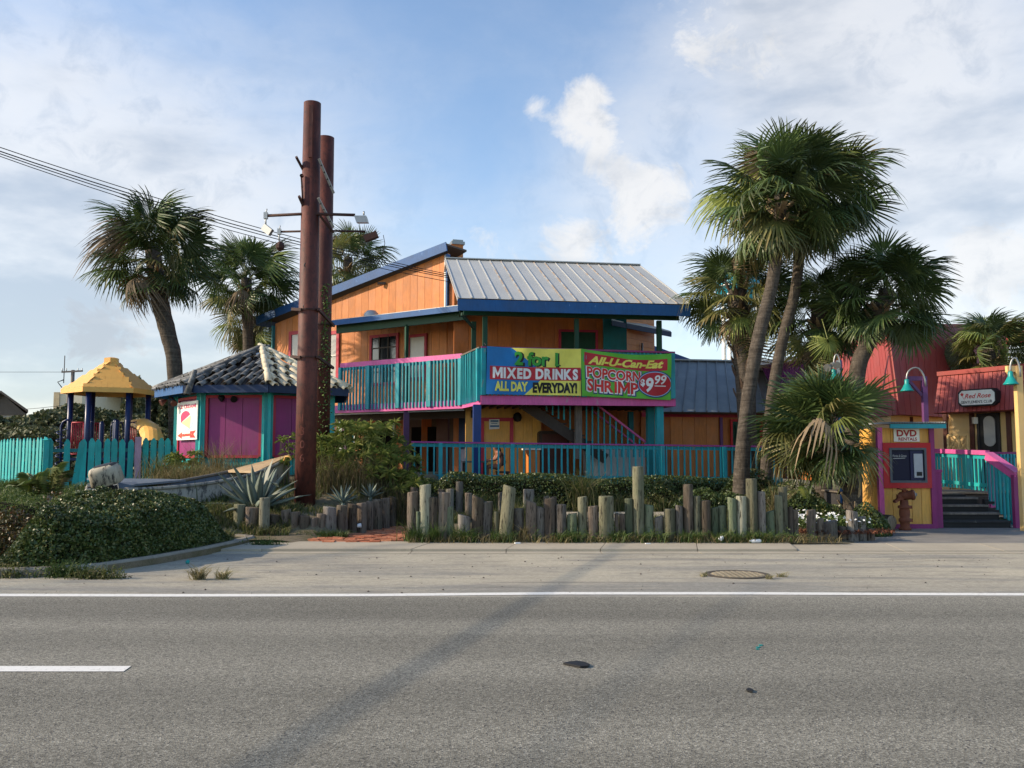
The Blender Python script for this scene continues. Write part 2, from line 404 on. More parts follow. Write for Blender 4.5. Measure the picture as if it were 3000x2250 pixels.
# far ground to the horizon, then the planted beds, then paved sheets a few mm apart
gr = sheet('ground', -900, 900, -60, 1500, -0.06, 6, 6, M['soil'], 'flat sandy ground running out to the horizon', 'ground')
sheet('planting_bed', -16, 8.6, 16.35, 40, 0, 150, 130, M['soil'], 'raised sandy planting bed behind the log posts and kerb', 'ground', zf=bedz)
sheet('road', -70, 70, -9, 10.35, 0.0, 4, 4, M['asphalt'], 'grey coarse asphalt road in the foreground', 'road')
sheet('road_shoulder', -70, 70, 10.35, 15.0, 0.0, 4, 4, M['sand'], 'pale sand dusted road shoulder beyond the white line', 'road')
sheet('parking_pad', 5.2, 40, 16.2, 24.5, 0.0, 4, 4, M['pad'], 'patched grey paving in front of the steps and kiosk', 'pavement')
# white edge line with its slight kink, and one dash of the lane line
def strip(name, pix, w, z, label, hw=None):
    pts = [G(x, y, z) for x, y in pix]; pts = [pts[0] - (pts[1] - pts[0]).normalized() * 30] + pts + [pts[-1] + (pts[-1] - pts[-2]).normalized() * 30] if hw is None else pts
    b = B(); vs = []
    for p in pts: vs += [p + V((0, -w / 2, 0)), p + V((0, w / 2, 0))]
    b.add(vs, [(2 * i, 2 * i + 2, 2 * i + 3, 2 * i + 1) for i in range(len(pts) - 1)])
    return tag(b.obj(name, M['line']), label, 'road marking', None, 'structure')
strip('edge_line', [(0, 1743), (500, 1744), (1100, 1743), (1400, 1740), (1650, 1738), (2200, 1738), (2600, 1740), (3000, 1741)], 0.19, 0.005, 'continuous white edge line between road and sandy shoulder')
b = B(); q = [G(-700, 1967, 0.005), G(362, 1967, 0.005), G(384, 1951, 0.005), G(-700, 1951, 0.005)]; b.face(q)
tag(b.obj('lane_dash', M['line']), 'single white lane dash on the near road lane', 'road marking', None, 'structure')
# manhole, its ring and the patch it sits in
mc = G(2160, 1684, 0.0)
mh = thing('manhole_cover', 'round ribbed iron manhole cover set in the sandy shoulder', 'manhole cover', mc)
M['iron'] = paint('rusty cast iron', (150, 138, 114), rough=0.85, var=0.2, grain=0, dirt=0.3)
b = B(); b.lathe([(0.44, 0.0), (0.44, 0.012), (0.37, 0.012), (0.37, 0.002)], mc, 32, caps=False, sm=False); b.obj('ring', paint('dark iron ring', (72, 66, 58), rough=.85, var=.2, grain=0, dirt=.3), mh)
b = B(); b.lathe([(0.365, 0.0), (0.365, 0.006)], mc, 32, sm=False)
for i in range(-4, 5):
    hw = math.sqrt(max(0.0, 0.33 ** 2 - (i * 0.075) ** 2))
    if hw > 0.05:
        b.box(mc + V((i * 0.075, 0, 0.010)), (0.03, 2 * hw, 0.009)); b.box(mc + V((0, i * 0.075, 0.0095)), (2 * hw, 0.03, 0.008))
b.obj('lid', M['iron'], mh)
# gutter, low step and walkway slabs
sw = thing('sidewalk', 'pale concrete walkway strip along the log posts', 'sidewalk', (0, 15.6, 0)); sw['kind'] = 'structure'
xs = [-6.3, -5.0, -2.05 - 1.45, -1.95, -0.55, 0.75, 2.15, 3.6, 5.0]
xs = [-7.4, -5.6, -4.0, -1.45, 0.15, 1.75, 3.4, 5.1, 6.9, 8.6, 10.4, 12.2, 14.0]
for i in range(len(xs) - 1):
    x0, x1 = xs[i] + 0.006, xs[i + 1] - 0.006
    k = 0.05 if i < 7 else 0.02
    b = B(); sk = 0.25
    b.prism([(x0 - sk, 15.22, -0.05), (x1 - sk, 15.22, -0.05), (x1, 16.55, -0.05), (x0, 16.55, -0.05)], (0, 0, 0.05 + k + R.uniform(-.004, .004))); b.obj('slab', M['concrete'], sw)
    b = B(); b.box(((x0 + x1) / 2 - sk, 15.06, -0.03), (x1 - x0, 0.30, 0.078)); b.obj('gutter_slab', M['concrete'], sw)
# kerb round the hedge island
kp = [G(x, y, 0) for x, y in ((-420, 1700), (-180, 1697), (0, 1694), (150, 1690), (300, 1677), (450, 1654), (600, 1626), (690, 1606), (745, 1592))]
kp = [kp[0] + V((-8, .3, 0))] + kp + [kp[-1] + V((-0.1, 0.35, 0)), kp[-1] + V((-0.5, 0.55, 0))]
def sweep_kerb(pts, w, h, name, label):
    root = thing(name, label, 'kerb', pts[0]); root['kind'] = 'structure'
    for a, c in zip(pts[:-1], pts[1:]):
        d = (c - a).normalized(); n = V((-d.y, d.x, 0)); L = (c - a).length
        m = max(1, round(L / 1.3))
        for i in range(m):
            p = a + d * (L * i / m + 0.004); q = a + d * (L * (i + 1) / m - 0.004)
            b = B(); prof = lambda o: [o + V((0, 0, -.05)), o + n * w + V((0, 0, -.05)), o + n * w + V((0, 0, h)), o + n * 0.035 + V((0, 0, h)), o + V((0, 0, h - .03))]
            A, D = prof(p), prof(q); k = 5
            b.add(A + D, [tuple(range(k)), tuple(range(2 * k - 1, k - 1, -1))] + [(j, k + j, k + (j + 1) % k, (j + 1) % k) for j in range(k)]); b.obj('kerb_stone', M['kerb'], root)
    return root
sweep_kerb(kp, 0.16, 0.13, 'island_kerb', 'low curved concrete kerb round the clipped hedge island')
b = B(); b.prism([p + V((0.05, 0.1, -0.06)) for p in kp] + [V((-6.6, 17.0, -.06)), V((-20, 17.0, -.06))], (0, 0, 0.15))
tag(b.obj('island_soil', M['soil']), 'bare soil of the kerbed hedge island', 'ground', None, 'structure')
M['path'] = m_concrete('pale garden path', (0.46, 0.41, 0.32), (0.40, 0.355, 0.28))
sheet('garden_path', .3, 4.2, 18.7, 21.2, 0, 30, 16, M['path'], 'pale concrete garden path behind the roadside logs', 'path', zf=lambda X, Y: bedz(X, Y) + .025)
# brick path
bp = thing('brick_path', 'broken red brick path between the two rows of log posts', 'path', (-2.9, 17, 0)); bp['kind'] = 'structure'
bvar = []
for i in range(4):
    b = B(); w, l = 0.20, 0.10
    q = [V((-w / 2 + R.uniform(-.015, .015), -l / 2 + R.uniform(-.01, .01), 0)), V((w / 2 + R.uniform(-.015, .015), -l / 2, 0)), V((w / 2, l / 2 + R.uniform(-.012, .012), 0)), V((-w / 2, l / 2, 0))]
    b.prism(q, (0, 0, 0.05)); bvar.append(b.mesh('brick', M['brick']))
nb = 0
for r in range(46):
    y = 16.42 + r * 0.114
    xl = -3.75 + max(0, y - 16.9) * 0.30 + (0.35 if y < 16.7 else 0.0); xr = -1.98 - 0.02 * (y - 16.6) - (0.35 if y < 16.6 else 0.1)
    x = xl + R.uniform(0, .1)
    while x < xr and nb < 330:
        if R.random() < 0.93:
            z = max(bz(x, y), 0.052) + R.uniform(-0.012, 0.016) - 0.036
            put('brick', R.choice(bvar), bp, (x, y + R.uniform(-.02, .02), z), (R.uniform(-.05, .05), R.uniform(-.06, .06), R.uniform(-.16, .16) + (1.57 if R.random() < .08 else 0)), (1.0, 1.0, 1.0)); nb += 1
        x += 0.212
# ================================================================== building helpers
def outn(a, b, c):
    n = (V(b) - V(a)).cross(V(c) - V(a)).normalized()
    return n if n.dot(V((0, 0, EYE)) - V(a)) > 0 else -n
def boards(bl, br, tr, tl, n, th, mat, parent, name='board', gap=0.010, jig=0.004, off=0.0):
    """n upright boards across a quad, each a part; thickness th towards the viewer"""
    bl, br, tr, tl = V(bl), V(br), V(tr), V(tl); nr = outn(bl, br, tl)
    W = (br - bl).length
    for i in range(n):
        a, c = i / n + gap / 2 / W, (i + 1) / n - gap / 2 / W
        q = [bl.lerp(br, a), bl.lerp(br, c), tl.lerp(tr, c), tl.lerp(tr, a)]
        o = nr * (off + R.uniform(0, jig)); b = B(); b.prism([p + o for p in q], nr * th); b.obj(name, mat, parent)
def slab(pts, vec, name, mat, parent): b = B(); b.prism(pts, vec); return b.obj(name, mat, parent)
def barp(p, q, w, h, name, mat, parent, up=(0, 0, 1)): b = B(); b.bar(p, q, w, h, up); return b.obj(name, mat, parent)
def frame_win(bl, br, tr, tl, parent, name, framemat, fw, glassmat, depth=0.06, mullions=(0, 0), framecol=None, sash=None):
    """window: trim boards + pane + glazing bars, as parts of the building"""
    bl, br, tr, tl = V(bl), V(br), V(tr), V(tl); nr = outn(bl, br, tl); ux = (br - bl).normalized(); uz = (tl - bl).normalized()
    root = B()
    for p, q in ((bl, tl), (br, tr)): root.bar(p + nr * depth / 2 - uz * fw / 2, q + nr * depth / 2 + uz * fw / 2, fw, depth, nr.cross(uz).cross(uz) * -1)
    for p, q in ((bl, br), (tl, tr)): root.bar(p + nr * depth / 2 + ux * fw / 2, q + nr * depth / 2 - ux * fw / 2, depth * 0.98, fw, uz)
    w = root.obj(name, framemat, parent)
    b = B(); b.prism([bl + nr * .012, br + nr * .012, tr + nr * .012, tl + nr * .012], nr * 0.012); b.obj('pane', glassmat, w)
    if sash:
        b = B(); t = 0.035; o = nr * 0.03
        ins = [(bl, br), (tl, tr), (bl, tl), (br, tr)] + [(bl.lerp(tl, (k + 1) / (mullions[1] + 1)), br.lerp(tr, (k + 1) / (mullions[1] + 1))) for k in range(mullions[1])] \
            + [(bl.lerp(br, (k + 1) / (mullions[0] + 1)), tl.lerp(tr, (k + 1) / (mullions[0] + 1))) for k in range(mullions[0])]
        for i, (p, q) in enumerate(ins): b.bar(p + o + nr * 0.002 * i, q + o + nr * 0.002 * i, t, t, nr)
        b.obj('sash', sash, w)
    return w
_bal = {}
def balmesh(h, w, mat):
    k = (round(h, 3), w, mat.name)
    if k not in _bal:
        b = B(); b.prism([(-w / 2, -w / 2, 0), (w / 2, -w / 2, 0), (w / 2, w / 2, 0), (-w / 2, w / 2, 0)], (0, 0, h)); _bal[k] = b.mesh('baluster', mat)
    return _bal[k]
def railing(root, p, q, top, bot, n, posts=(), mat=None, cap=None, capw=0.14, caph=0.05, bw=0.042, off=0.035, below=0.0, inner=True, postw=0.09, endin=0.5, lower=True):
    """p,q: points (x,y,z) of the cap's underside ends; balusters hang on the viewer's side, each a part"""
    p, q = V(p), V(q); d = (q - p); L = d.length; dh = V((d.x, d.y, 0)).normalized(); nr = V((dh.y, -dh.x, 0))
    if nr.dot(V((0, 0, EYE)) - p) < 0: nr = -nr
    mat = mat or M['teal']; cap = cap or M['pink']; rz = math.atan2(dh.y, dh.x)
    barp(p + V((0, 0, caph / 2)), q + V((0, 0, caph / 2)), capw, caph, 'handrail', cap, root)
    hh = top - bot
    if inner:
        barp(p + V((0, 0, -0.055)), q + V((0, 0, -0.055)), 0.035, 0.09, 'top_rail', mat, root)
        if lower: barp(p + V((0, 0, -hh + 0.13)), q + V((0, 0, -hh + 0.13)), 0.035, 0.09, 'bottom_rail', mat, root)
    me = balmesh(hh + below, bw, mat)
    for i in range(n):
        t = (i + endin) / n
        if any(abs(t - s) < 0.35 / n for s in posts): continue
        c = p.lerp(q, t) + nr * off
        put('baluster', me, root, (c.x, c.y, c.z - hh - below + R.uniform(-.012, .004)), (R.uniform(-.01, .01), R.uniform(-.008, .008), rz + R.uniform(-.05, .05)))
    for s in posts:
        c = p.lerp(q, s) + nr * (off + 0.01); b = B(); b.box((c.x, c.y, c.z - (hh + below) / 2), (postw, postw, hh + below), rz); b.obj('post', mat, root)
# ================================================================== main restaurant
U = V((0.988, 0.154, 0)).normalized(); NB = V((-U.y, U.x, 0))
A0 = V((PX(1410, 24.3, 4.7), 24.3, 0))
def FU(s, b, z): return A0 + U * s + NB * b + V((0, 0, z))
def s_at(px, b, z):
    lo, hi = -8.0, 14.0
    for _ in range(50):
        m = (lo + hi) / 2; p = FU(m, b, z)
        if 1500 + F * p.x / (p.y * CT + (p.z - EYE) * ST) < px: lo = m
        else: hi = m
    return lo
SR = s_at(1975, 0, 4.7)
rest = thing('restaurant_building', 'orange two storey restaurant with metal roofed balcony and blue fascia boards', 'building', (A0.x, A0.y, 1.0))
# --- balcony metal roof
EB, RB = -0.5, 4.1
s0, s1 = s_at(1343, EB, 5.9), s_at(2018, EB, 5.9)
ZE, ZR = P(1343, 872, FU(s0, EB, 0).y).z, P(1307, 759, FU(s0, RB, 0).y).z
M['roofmetal'] = (lambda t: t.fin(t.mix(t.step(t.noise(1.8, 7, 0.72), 0.68, 0.78, 0, 0.6), t.mix(t.step(t.noise(0.7, 4, 0.5), 0.3, 0.7), (0.50, 0.50, 0.47), (0.44, 0.45, 0.43)), (0.36, 0.22, 0.12)), 0.5, 0.4, 0.15))(NT('old galvanised roof sheet'))
M['seam'] = (lambda t: t.fin(t.mix(t.step(t.math('FRACT', t.math('MULTIPLY', t.rnd, 9.7)), 0.55, 0.6, 0, 1), (0.56, 0.56, 0.53), t.mix(t.step(t.noise(3, 4), 0.45, 0.55), (0.50, 0.49, 0.46), (0.44, 0.33, 0.23))), 0.5, 0.4, 0.1))(NT('roof seam'))
npan = 18
rn = (FU(s1, EB, ZE) - FU(s0, EB, ZE)).cross(FU(s0, RB, ZR) - FU(s0, EB, ZE)).normalized()
if rn.z < 0: rn = -rn
sl_ = slab([FU(s0, EB, ZE - .04), FU(s1, EB, ZE - .04), FU(s1, RB, ZR - .04), FU(s0, RB, ZR - .04)], rn * 0.035, 'roof', M['soffit'], rest)
slab([FU(s0, RB, ZR - .04), FU(s1, RB, ZR - .04), FU(s1, RB + 4.6, ZE), FU(s0, RB + 4.6, ZE)], (0, 0, 0.03), 'roof', M['roofmetal'], rest)
for i in range(npan):
    a, c = s0 + (s1 - s0) * i / npan, s0 + (s1 - s0) * (i + 1) / npan
    j = R.uniform(0, .006)
    slab([FU(a + .004, EB - .06, ZE - .027 + j), FU(c - .004, EB - .06, ZE - .027 + j), FU(c - .004, RB, ZR + j), FU(a + .004, RB, ZR + j)], rn * 0.006, 'roof_sheet', M['roofmetal'], sl_)
for i in range(npan + 1):
    a = s0 + (s1 - s0) * i / npan
    barp(FU(a, EB - .07, ZE - .02) + rn * .02, FU(a, RB, ZR + .012) + rn * .008, 0.035, 0.014, 'roof_seam', M['seam'], sl_, rn)
barp(FU(s0, RB, ZR + .03), FU(s1, RB, ZR + .03), 0.22, 0.03, 'ridge_cap', M['roofmetal'], sl_)
barp(FU(s0 - .02, EB - .03, ZE - .20), FU(s1 + .02, EB - .03, ZE - .20), 0.045, 0.31, 'fascia_board', M['blue'], rest)
barp(FU(s0 - .01, EB, ZE - .06), FU(s0 - .01, RB, ZR - .06), 0.03, 0.07, 'roof_edge', M['gutter'], rest)
barp(FU(s1 + .01, EB, ZE - .12), FU(s1 + .01, RB, ZR - .12), 0.04, 0.2, 'barge_board', M['blue'], rest)
for k in range(9):                                            # rafters under the soffit
    s = s0 + (s1 - s0) * (k + .5) / 9
    barp(FU(s, EB + .05, ZE - .11), FU(s, RB - .1, ZR - .11), 0.05, 0.12, 'rafter', M['soffit'], rest)
barp(FU(s0 + .2, 0.08, ZE - .28), FU(s1 - .1, 0.08, ZE - .28), 0.09, 0.2, 'beam', M['green'], rest)
# --- balcony floor, fascia bands
Q0 = V((PX(1355, 26.3, 4.7), 26.3, 0)); Q1 = V((PX(998, 29.1, 4.7), 29.1, 0))
LD = (Q1 - Q0).normalized(); LN = V((-LD.y, LD.x, 0))
if LN.y < 0: LN = -LN                                          # points back, away from the viewer
AR = FU(SR, 0, 0)
def z(v, h): return V((v.x, v.y, h))
Q2 = Q1 + LD * 1.6
DB, DT = 3.05, 3.30
poly = [z(A0, DT), z(AR, DT), FU(SR, 3.2, DT), FU(0.6, 4.2, DT), z(Q2 + LN * 2.6, DT), z(Q2, DT), z(Q0, DT)]
slab([p + V((0, 0, -.1)) for p in poly], (0, 0, 0.05), 'balcony_floor', M['soffit'], rest)
for i in range(24):                                           # joists seen from below
    t = (i + .5) / 24
    barp(FU(t * SR, 0.05, DB + .10), FU(t * SR, 3.1, DB + .10), 0.04, 0.16, 'joist', M['soffit'], rest)
for a, c in ((Q2, Q0), (Q0, A0), (A0, AR), (AR, FU(SR, 3.0, 0))):
    d = (c - a).normalized(); n = V((d.y, -d.x, 0))
    barp(z(a, (DB + DT) / 2), z(c, (DB + DT) / 2), 0.05, DT - DB, 'rim_board', M['pink'], rest)
barp(z(Q2, DB - .03) + LN * .1, z(Q0, DB - .03) + LN * .1, 0.03, 0.05, 'conduit', M['gutter'], rest)
# --- balcony posts
for px, bb, w in ((1388, 1.1, .13), (1421, 0.12, .13), (1689, 0.12, .12), (1931, 0.12, .13)):
    s = s_at(px, bb, 5.0); b = B(); b.box(FU(s, bb, (DT + ZE - .4) / 2), (w, w, ZE - .4 - DT), math.atan2(U.y, U.x)); b.obj('post', M['green'], rest)
barp(FU(s_at(1388, 1.1, 5.4), 1.0, 5.30), FU(s_at(1350, .4, 5.6), .2, 5.58), 0.05, 0.09, 'brace', M['green'], rest)
# --- wall behind the balcony (upper storey, in shade)
WB = 2.75
sw0, sw1 = s_at(1330, WB, 5), s_at(1788, WB, 5)
zt = ZE + (ZR - ZE) * (WB - EB) / (RB - EB) - 0.12
slab([FU(sw0, WB + .05, DT), FU(sw1, WB + .05, DT), FU(sw1, WB + .05, zt), FU(sw0, WB + .05, zt)], NB * 0.1, 'wall', M['orange_deep'], rest)
boards(FU(sw0, WB + .05, DT), FU(sw1, WB + .05, DT), FU(sw1, WB + .05, zt), FU(sw0, WB + .05, zt), 11, 0.02, M['orange_deep'], rest)
a, c = s_at(1640, WB, 5), s_at(1748, WB, 5)
frame_win(FU(a, WB + .01, 4.0), FU(c, WB + .01, 4.0), FU(c, WB + .01, 5.55), FU(a, WB + .01, 5.55), rest, 'window', M['crimson'], 0.07, M['green'], sash=M['green'], mullions=(1, 0))
# shingled side wing behind the end of the balcony
a, c, w2 = s_at(1786, 2.9, 5), s_at(1905, 3.6, 5), 3.4
wing0, wing1 = FU(a + .55, 2.95, 0), FU(c + .3, 4.1, 0)
M['lap'] = paint('orange lap siding', (196, 122, 50), st=(1, 1, 1), dirt=.3)
for k in range(14):
    h0 = 3.4 + k * .2
    barp(z(wing0, h0 + .1), z(wing1, h0 + .1), 0.03, 0.19, 'lap_board', M['lap'], rest)
slab([z(wing0, 3.3), z(wing1, 3.3), z(wing1, 6.2), z(wing0, 6.4)], NB * .1, 'wall', M['orange_deep'], rest)
b = B(); b.box(FU(s_at(1800, 2.8, 5), 2.75, 4.6), (.75, .12, 2.9), math.atan2(U.y, U.x)); b.obj('corner_board', M['teal_dark'], rest)
slab([z(wing0, 5.86) - NB * .5 - U * .6, z(wing1, 5.72) - NB * .4 + U * .45, z(wing1, 6.05) + NB * .8 + U * .3, z(wing0, 6.25) + NB * .8], (0, 0, .04), 'wing_roof', M['roofmetal'], rest)
barp(z(wing0, 5.78) - NB * .52 - U * .6, z(wing1, 5.64) - NB * .42 + U * .45, .04, .16, 'fascia_board', M['blue_dark'], rest)
b = B(); c_ = wing0.lerp(wing1, .52) - NB * .12; b.tube([z(c_, 3.4), z(c_, 4.3), z(c_, 5.3)], .035, 6); b.box(z(c_, 4.75), (.14, .1, .32)); b.obj('electric_meter', M['steel'], rest)
b = B(); c_ = wing0.lerp(wing1, .12) - NB * .2; b.tube([z(c_, 4.12), z(c_, 4.2) + U * .2, z(c_, 4.12) + U * .5, z(c_, 3.95) + U * .7], .03, 6); b.obj('cable_loop', M['black'], rest)
slab([FU(SR + 1.0, 7.0, 4.6), FU(SR + 4.2, 8.2, 4.6), FU(SR + 4.2, 8.2, 4.9), FU(SR + 1.0, 7.0, 5.7)], NB * .1, 'rear_gable', M['orange_deep'], rest)
barp(FU(SR + .8, 6.9, 5.85), FU(SR + 4.4, 8.2, 4.95), .08, .2, 'fascia_board', M['blue'], rest)
# --- left angled wing: gable wall behind a porch roof
WO = 1.75
def LW(t, z_): return z(Q0 + LN * WO + LD * t, z_)
def t_at(px, z_, off=WO):
    lo, hi = -6.0, 16.0
    for _ in range(50):
        m = (lo + hi) / 2; p = z(Q0 + LN * off + LD * m, z_)
        if 1500 + F * p.x / (p.y * CT + (p.z - EYE) * ST) > px: lo = m
        else: hi = m
    return lo
def LP(px, py, off=WO): return onplane(px, py, Q0 + LN * off, LN)
tl_ = t_at(806, 5.5); pk = LP(1312, 742); tp = (pk - LW(0, 0)).dot(LD); zl = LP(806, 948).z; zp = pk.z
top = lambda t: zp + (zl - zp) * (t - tp) / (tl_ - tp)
slab([LW(tl_, DB - .1), LW(tp - 1.3, DB - .1), LW(tp - 1.3, 7.3), LW(tp, 7.3), LW(tp, zp), LW(tl_, zl)], LN * 0.12, 'wall', M['orange'], rest)
nbd = 26
for i in range(nbd):
    ta, tb = tp + (tl_ - tp) * i / nbd + .005, tp + (tl_ - tp) * (i + 1) / nbd - .005
    slab([LW(ta, 3.3), LW(tb, 3.3), LW(tb, top(tb) - .02), LW(ta, top(ta) - .02)], -LN * (0.022 + R.uniform(0, .005)), 'board', M['orange'], rest)
slab([LW(tp - 1.3, 3.3), LW(tp - .05, 3.3), LW(tp - .05, 7.3), LW(tp - 1.3, 7.3)], -LN * .02, 'board', M['orange_deep'], rest)
barp(LW(tp - .05, 6.3) - LN * .05, LW(tp - .05, zp - .05) - LN * .05, .06, .16, 'corner_board', M['blue'], rest, LN)
barp(LW(tp + .06, 6.3) - LN * .05, LW(tp + .06, zp - .05) - LN * .05, .05, .05, 'corner_strip', M['gutter'], rest, LN)
barp(LW(tl_ + .03, 3.0) - LN * .05, LW(tl_ + .03, zl - .1) - LN * .05, .06, .2, 'corner_board', M['teal_dark'], rest, LN)
# rake: blue board, roof slab going back
rk0 = LP(766, 943) ; rk1 = LP(1322, 728)
e0 = LW((rk0 - LW(0, 0)).dot(LD), 0); e1 = LW((rk1 - LW(0, 0)).dot(LD), 0)
r0, r1 = z(e0, rk0.z) - LN * .25, z(e1, rk1.z) - LN * .25
dr = (r1 - r0).normalized()
barp(r0 + V((0, 0, .02)), r1 + V((0, 0, .02)), .05, .30, 'fascia_board', M['blue'], rest)
slab([r0 + V((0, 0, .06)), r1 + V((0, 0, .06)), r1 + V((0, 0, .06)) + LN * 1.1, r0 + V((0, 0, .06)) + LN * 4], (0, 0, .06), 'roof', M['soffit'], rest)
slab([FU(-1.2, 8.0, .5), FU(SR + 4, 8.0, .5), FU(SR + 4, 8.0, 5.2), FU(SR, 8.0, 6.0), FU(-1.2, 8.0, 6.2)], NB * .1, 'rear_wall', M['orange_deep'], rest)
# blue side eave at the far corner with the open bracket
barp(r0 + V((0, 0, -.05)), r0 + LN * 4 + V((0, 0, -.05)), .05, .24, 'fascia_board', M['blue_dark'], rest)
for k in range(5): barp(LW(tl_ + .1, zl - .25 - .12 * k) + LN * .2, r0 + LN * .4 + V((0, 0, -.25 - .1 * k)), .04, .05, 'louver', M['green'], rest)
barp(LW(tl_ + .35, 4.9) + LN * .3, LW(tl_ + .35, zl - .3) + LN * .3, .12, .12, 'post', M['blue'], rest)
barp(LW(tl_ + .35, 5.1) + LN * .3, LW(tl_ + 1.5, 5.75) + LN * .3, .08, .12, 'brace', M['blue'], rest)
# chimney
cp = P(1338, 730, 30.2); ch = B(); ch.box((cp.x, cp.y, cp.z - .55), (.36, .40, 1.5), .3); cho = ch.obj('chimney', M['orange'], rest)
b = B(); b.box((cp.x, cp.y, cp.z + .17), (.46, .5, .10), .3); b.box((cp.x, cp.y, cp.z + .25), (.36, .4, .08), .3); b.obj('chimney_cap', M['steel'], cho)
# porch roof over the left balcony
pe0 = onplane(968, 940, Q0 - LN * .15, LN); pe1 = onplane(1346, 905, Q0 - LN * .15, LN); pz = (pe0.z + pe1.z) / 2
pe0.z = pe1.z = pz
pe0 = pe0 + LD * .9
prf = slab([pe0, pe1, pe1 + LN * (WO + .15) + V((0, 0, .26)), pe0 + LN * (WO + .15) + V((0, 0, .26))], (0, 0, .05), 'porch_roof', M['soffit'], rest)
slab([p + V((0, 0, .052)) for p in (pe0 - LN * .03, pe1 - LN * .03, pe1 + LN * (WO + .1) + V((0, 0, .26)), pe0 + LN * (WO + .1) + V((0, 0, .26)))], (0, 0, .015), 'roof_sheet', M['gutter'], prf)
barp(pe0 + V((0, 0, -.04)) - LN * .03, pe1 + V((0, 0, -.04)) - LN * .03, .04, .17, 'fascia_board', M['blue'], rest)
barp(pe0 + LN * .32 + V((0, 0, -.2)) - LD * .9, pe1 + LN * .32 + V((0, 0, -.2)) - LD * -.0 + LN * 0, .09, .28, 'beam', M['green'], rest)
slab([pe1 + V((0, 0, -.30)), pe1 - LD * .7 + V((0, 0, -.05)) - LN * .9, pe1 - LD * .7 + V((0, 0, .2)) - LN * .9, pe1 + V((0, 0, .0))], LN * .05, 'gable_infill', M['green'], rest)
tq = t_at(1191, 5, .15); b = B(); b.box(z(Q0 + LN * .15 + LD * tq, (DT + pz - .3) / 2), (.1, .1, pz - .3 - DT), .6); b.obj('post', M['green'], rest)
# vent ball on the porch roof and the floodlight under the rake
b = B(); c_ = onplane(1088, 922, Q0 + LN * 1.0, LN); c_ = z(c_, pz + .22); b.lathe([(0.0, .28), (.14, .26), (.24, .16), (.27, 0.0), (.27, -.1)], c_, 14); b.obj('roof_vent', M['gutter'], rest)
b = B(); c_ = LP(1125, 832) - LN * .12; b.box(c_, (.28, .10, .08)); b.tube([c_, c_ + LN * .12], .02); b.obj('eave_light', M['darkwood'], rest)
# windows and door of the angled wing
def wingwin(pxa, pxb, pya, pyb, name, fm, fw, gm, **k):
    ta, tb = t_at(pxa, 5, WO - .03), t_at(pxb, 5, WO - .03)
    za = onplane((pxa + pxb) / 2, pya, Q0 + LN * WO, LN).z; zb = onplane((pxa + pxb) / 2, pyb, Q0 + LN * WO, LN).z
    f = lambda t, h: z(Q0 + LN * (WO - .03) + LD * t, h)
    return frame_win(f(ta, zb), f(tb, zb), f(tb, za), f(ta, za), rest, name, fm, fw, gm, **k)
wingwin(851, 880, 976, 1112, 'window', M['crimson'], .13, M['curtain'], sash=M['white'], mullions=(0, 1))
wingwin(884, 991, 980, 1114, 'window', M['crimson'], .13, M['curtain'], sash=M['white'], mullions=(1, 1))
wingwin(1088, 1166, 984, 1125, 'door', M['crimson'], .10, M['glass'], sash=M['darkwood'], mullions=(2, 3))
wingwin(1199, 1249, 984, 1110, 'window', M['crimson'], .10, M['curtain'], sash=M['white'], mullions=(0, 1))
# --- lower storey
for px, bb, w, mt in ((1190, 0.0, .17, 'purple'), (1397, 0.0, .21, 'blue_post'), (1932, 0.10, .20, 'teal'), (1905, .6, .2, 'teal_dark')):
    if px == 1190:
        t = t_at(px, 2, .12); c_ = Q0 + LN * .12 + LD * t
    else: c_ = FU(s_at(px, bb + .12, 2.2), bb + .12, 0)
    b = B(); b.box(z(c_, (0.3 + DB) / 2), (w, w, DB - .3), math.atan2(U.y, U.x)); b.obj('post', M[mt], rest)
LB = 2.6
def lower(pxa, pxb, bb, mat, za=1.0, zb=DT - .08, name='wall', th=.08):
    a, c = s_at(pxa, bb, 2), s_at(pxb, bb, 2)
    return slab([FU(a, bb, za), FU(c, bb, za), FU(c, bb, zb), FU(a, bb, zb)], NB * th, name, M[mat], rest)
# covered front room wall: yellow door bay, orange wall, then shade
a, c = s_at(1412, LB, 2), s_at(1498, LB, 2)
slab([FU(a - .5, LB, 1.0), FU(s_at(1585, LB, 2), LB, 1.0), FU(s_at(1585, LB, 2), LB, DT - .08), FU(a - .5, LB, DT - .08)], NB * .1, 'wall', M['yellow'], rest)
frame_win(FU(a, LB - .01, 1.02), FU(c, LB - .01, 1.02), FU(c, LB - .01, 2.75), FU(a, LB - .01, 2.75), rest, 'door', M['crimson'], .11, M['yellow'])
boards(FU(c + .1, LB, 1.0), FU(s_at(1585, LB, 2), LB, 1.0), FU(s_at(1585, LB, 2), LB, DB), FU(c + .1, LB, DB), 3, .02, M['yellow'], rest)
lower(1587, 1990, LB + .9, 'orange_deep')
boards(FU(s_at(1720, LB + .9, 2), LB + .9, 1.0), FU(s_at(1985, LB + .9, 2), LB + .9, 1.0), FU(s_at(1985, LB + .9, 2), LB + .9, DB), FU(s_at(1720, LB + .9, 2), LB + .9, DB), 6, .02, M['orange_deep'], rest)
for px, mt in ((1848, 'teal_dark'),):
    s = s_at(px, LB + .6, 2); b = B(); b.box(FU(s, LB + .6, 2.0), (.16, .16, 2.1), .15); b.obj('post', M[mt], rest)
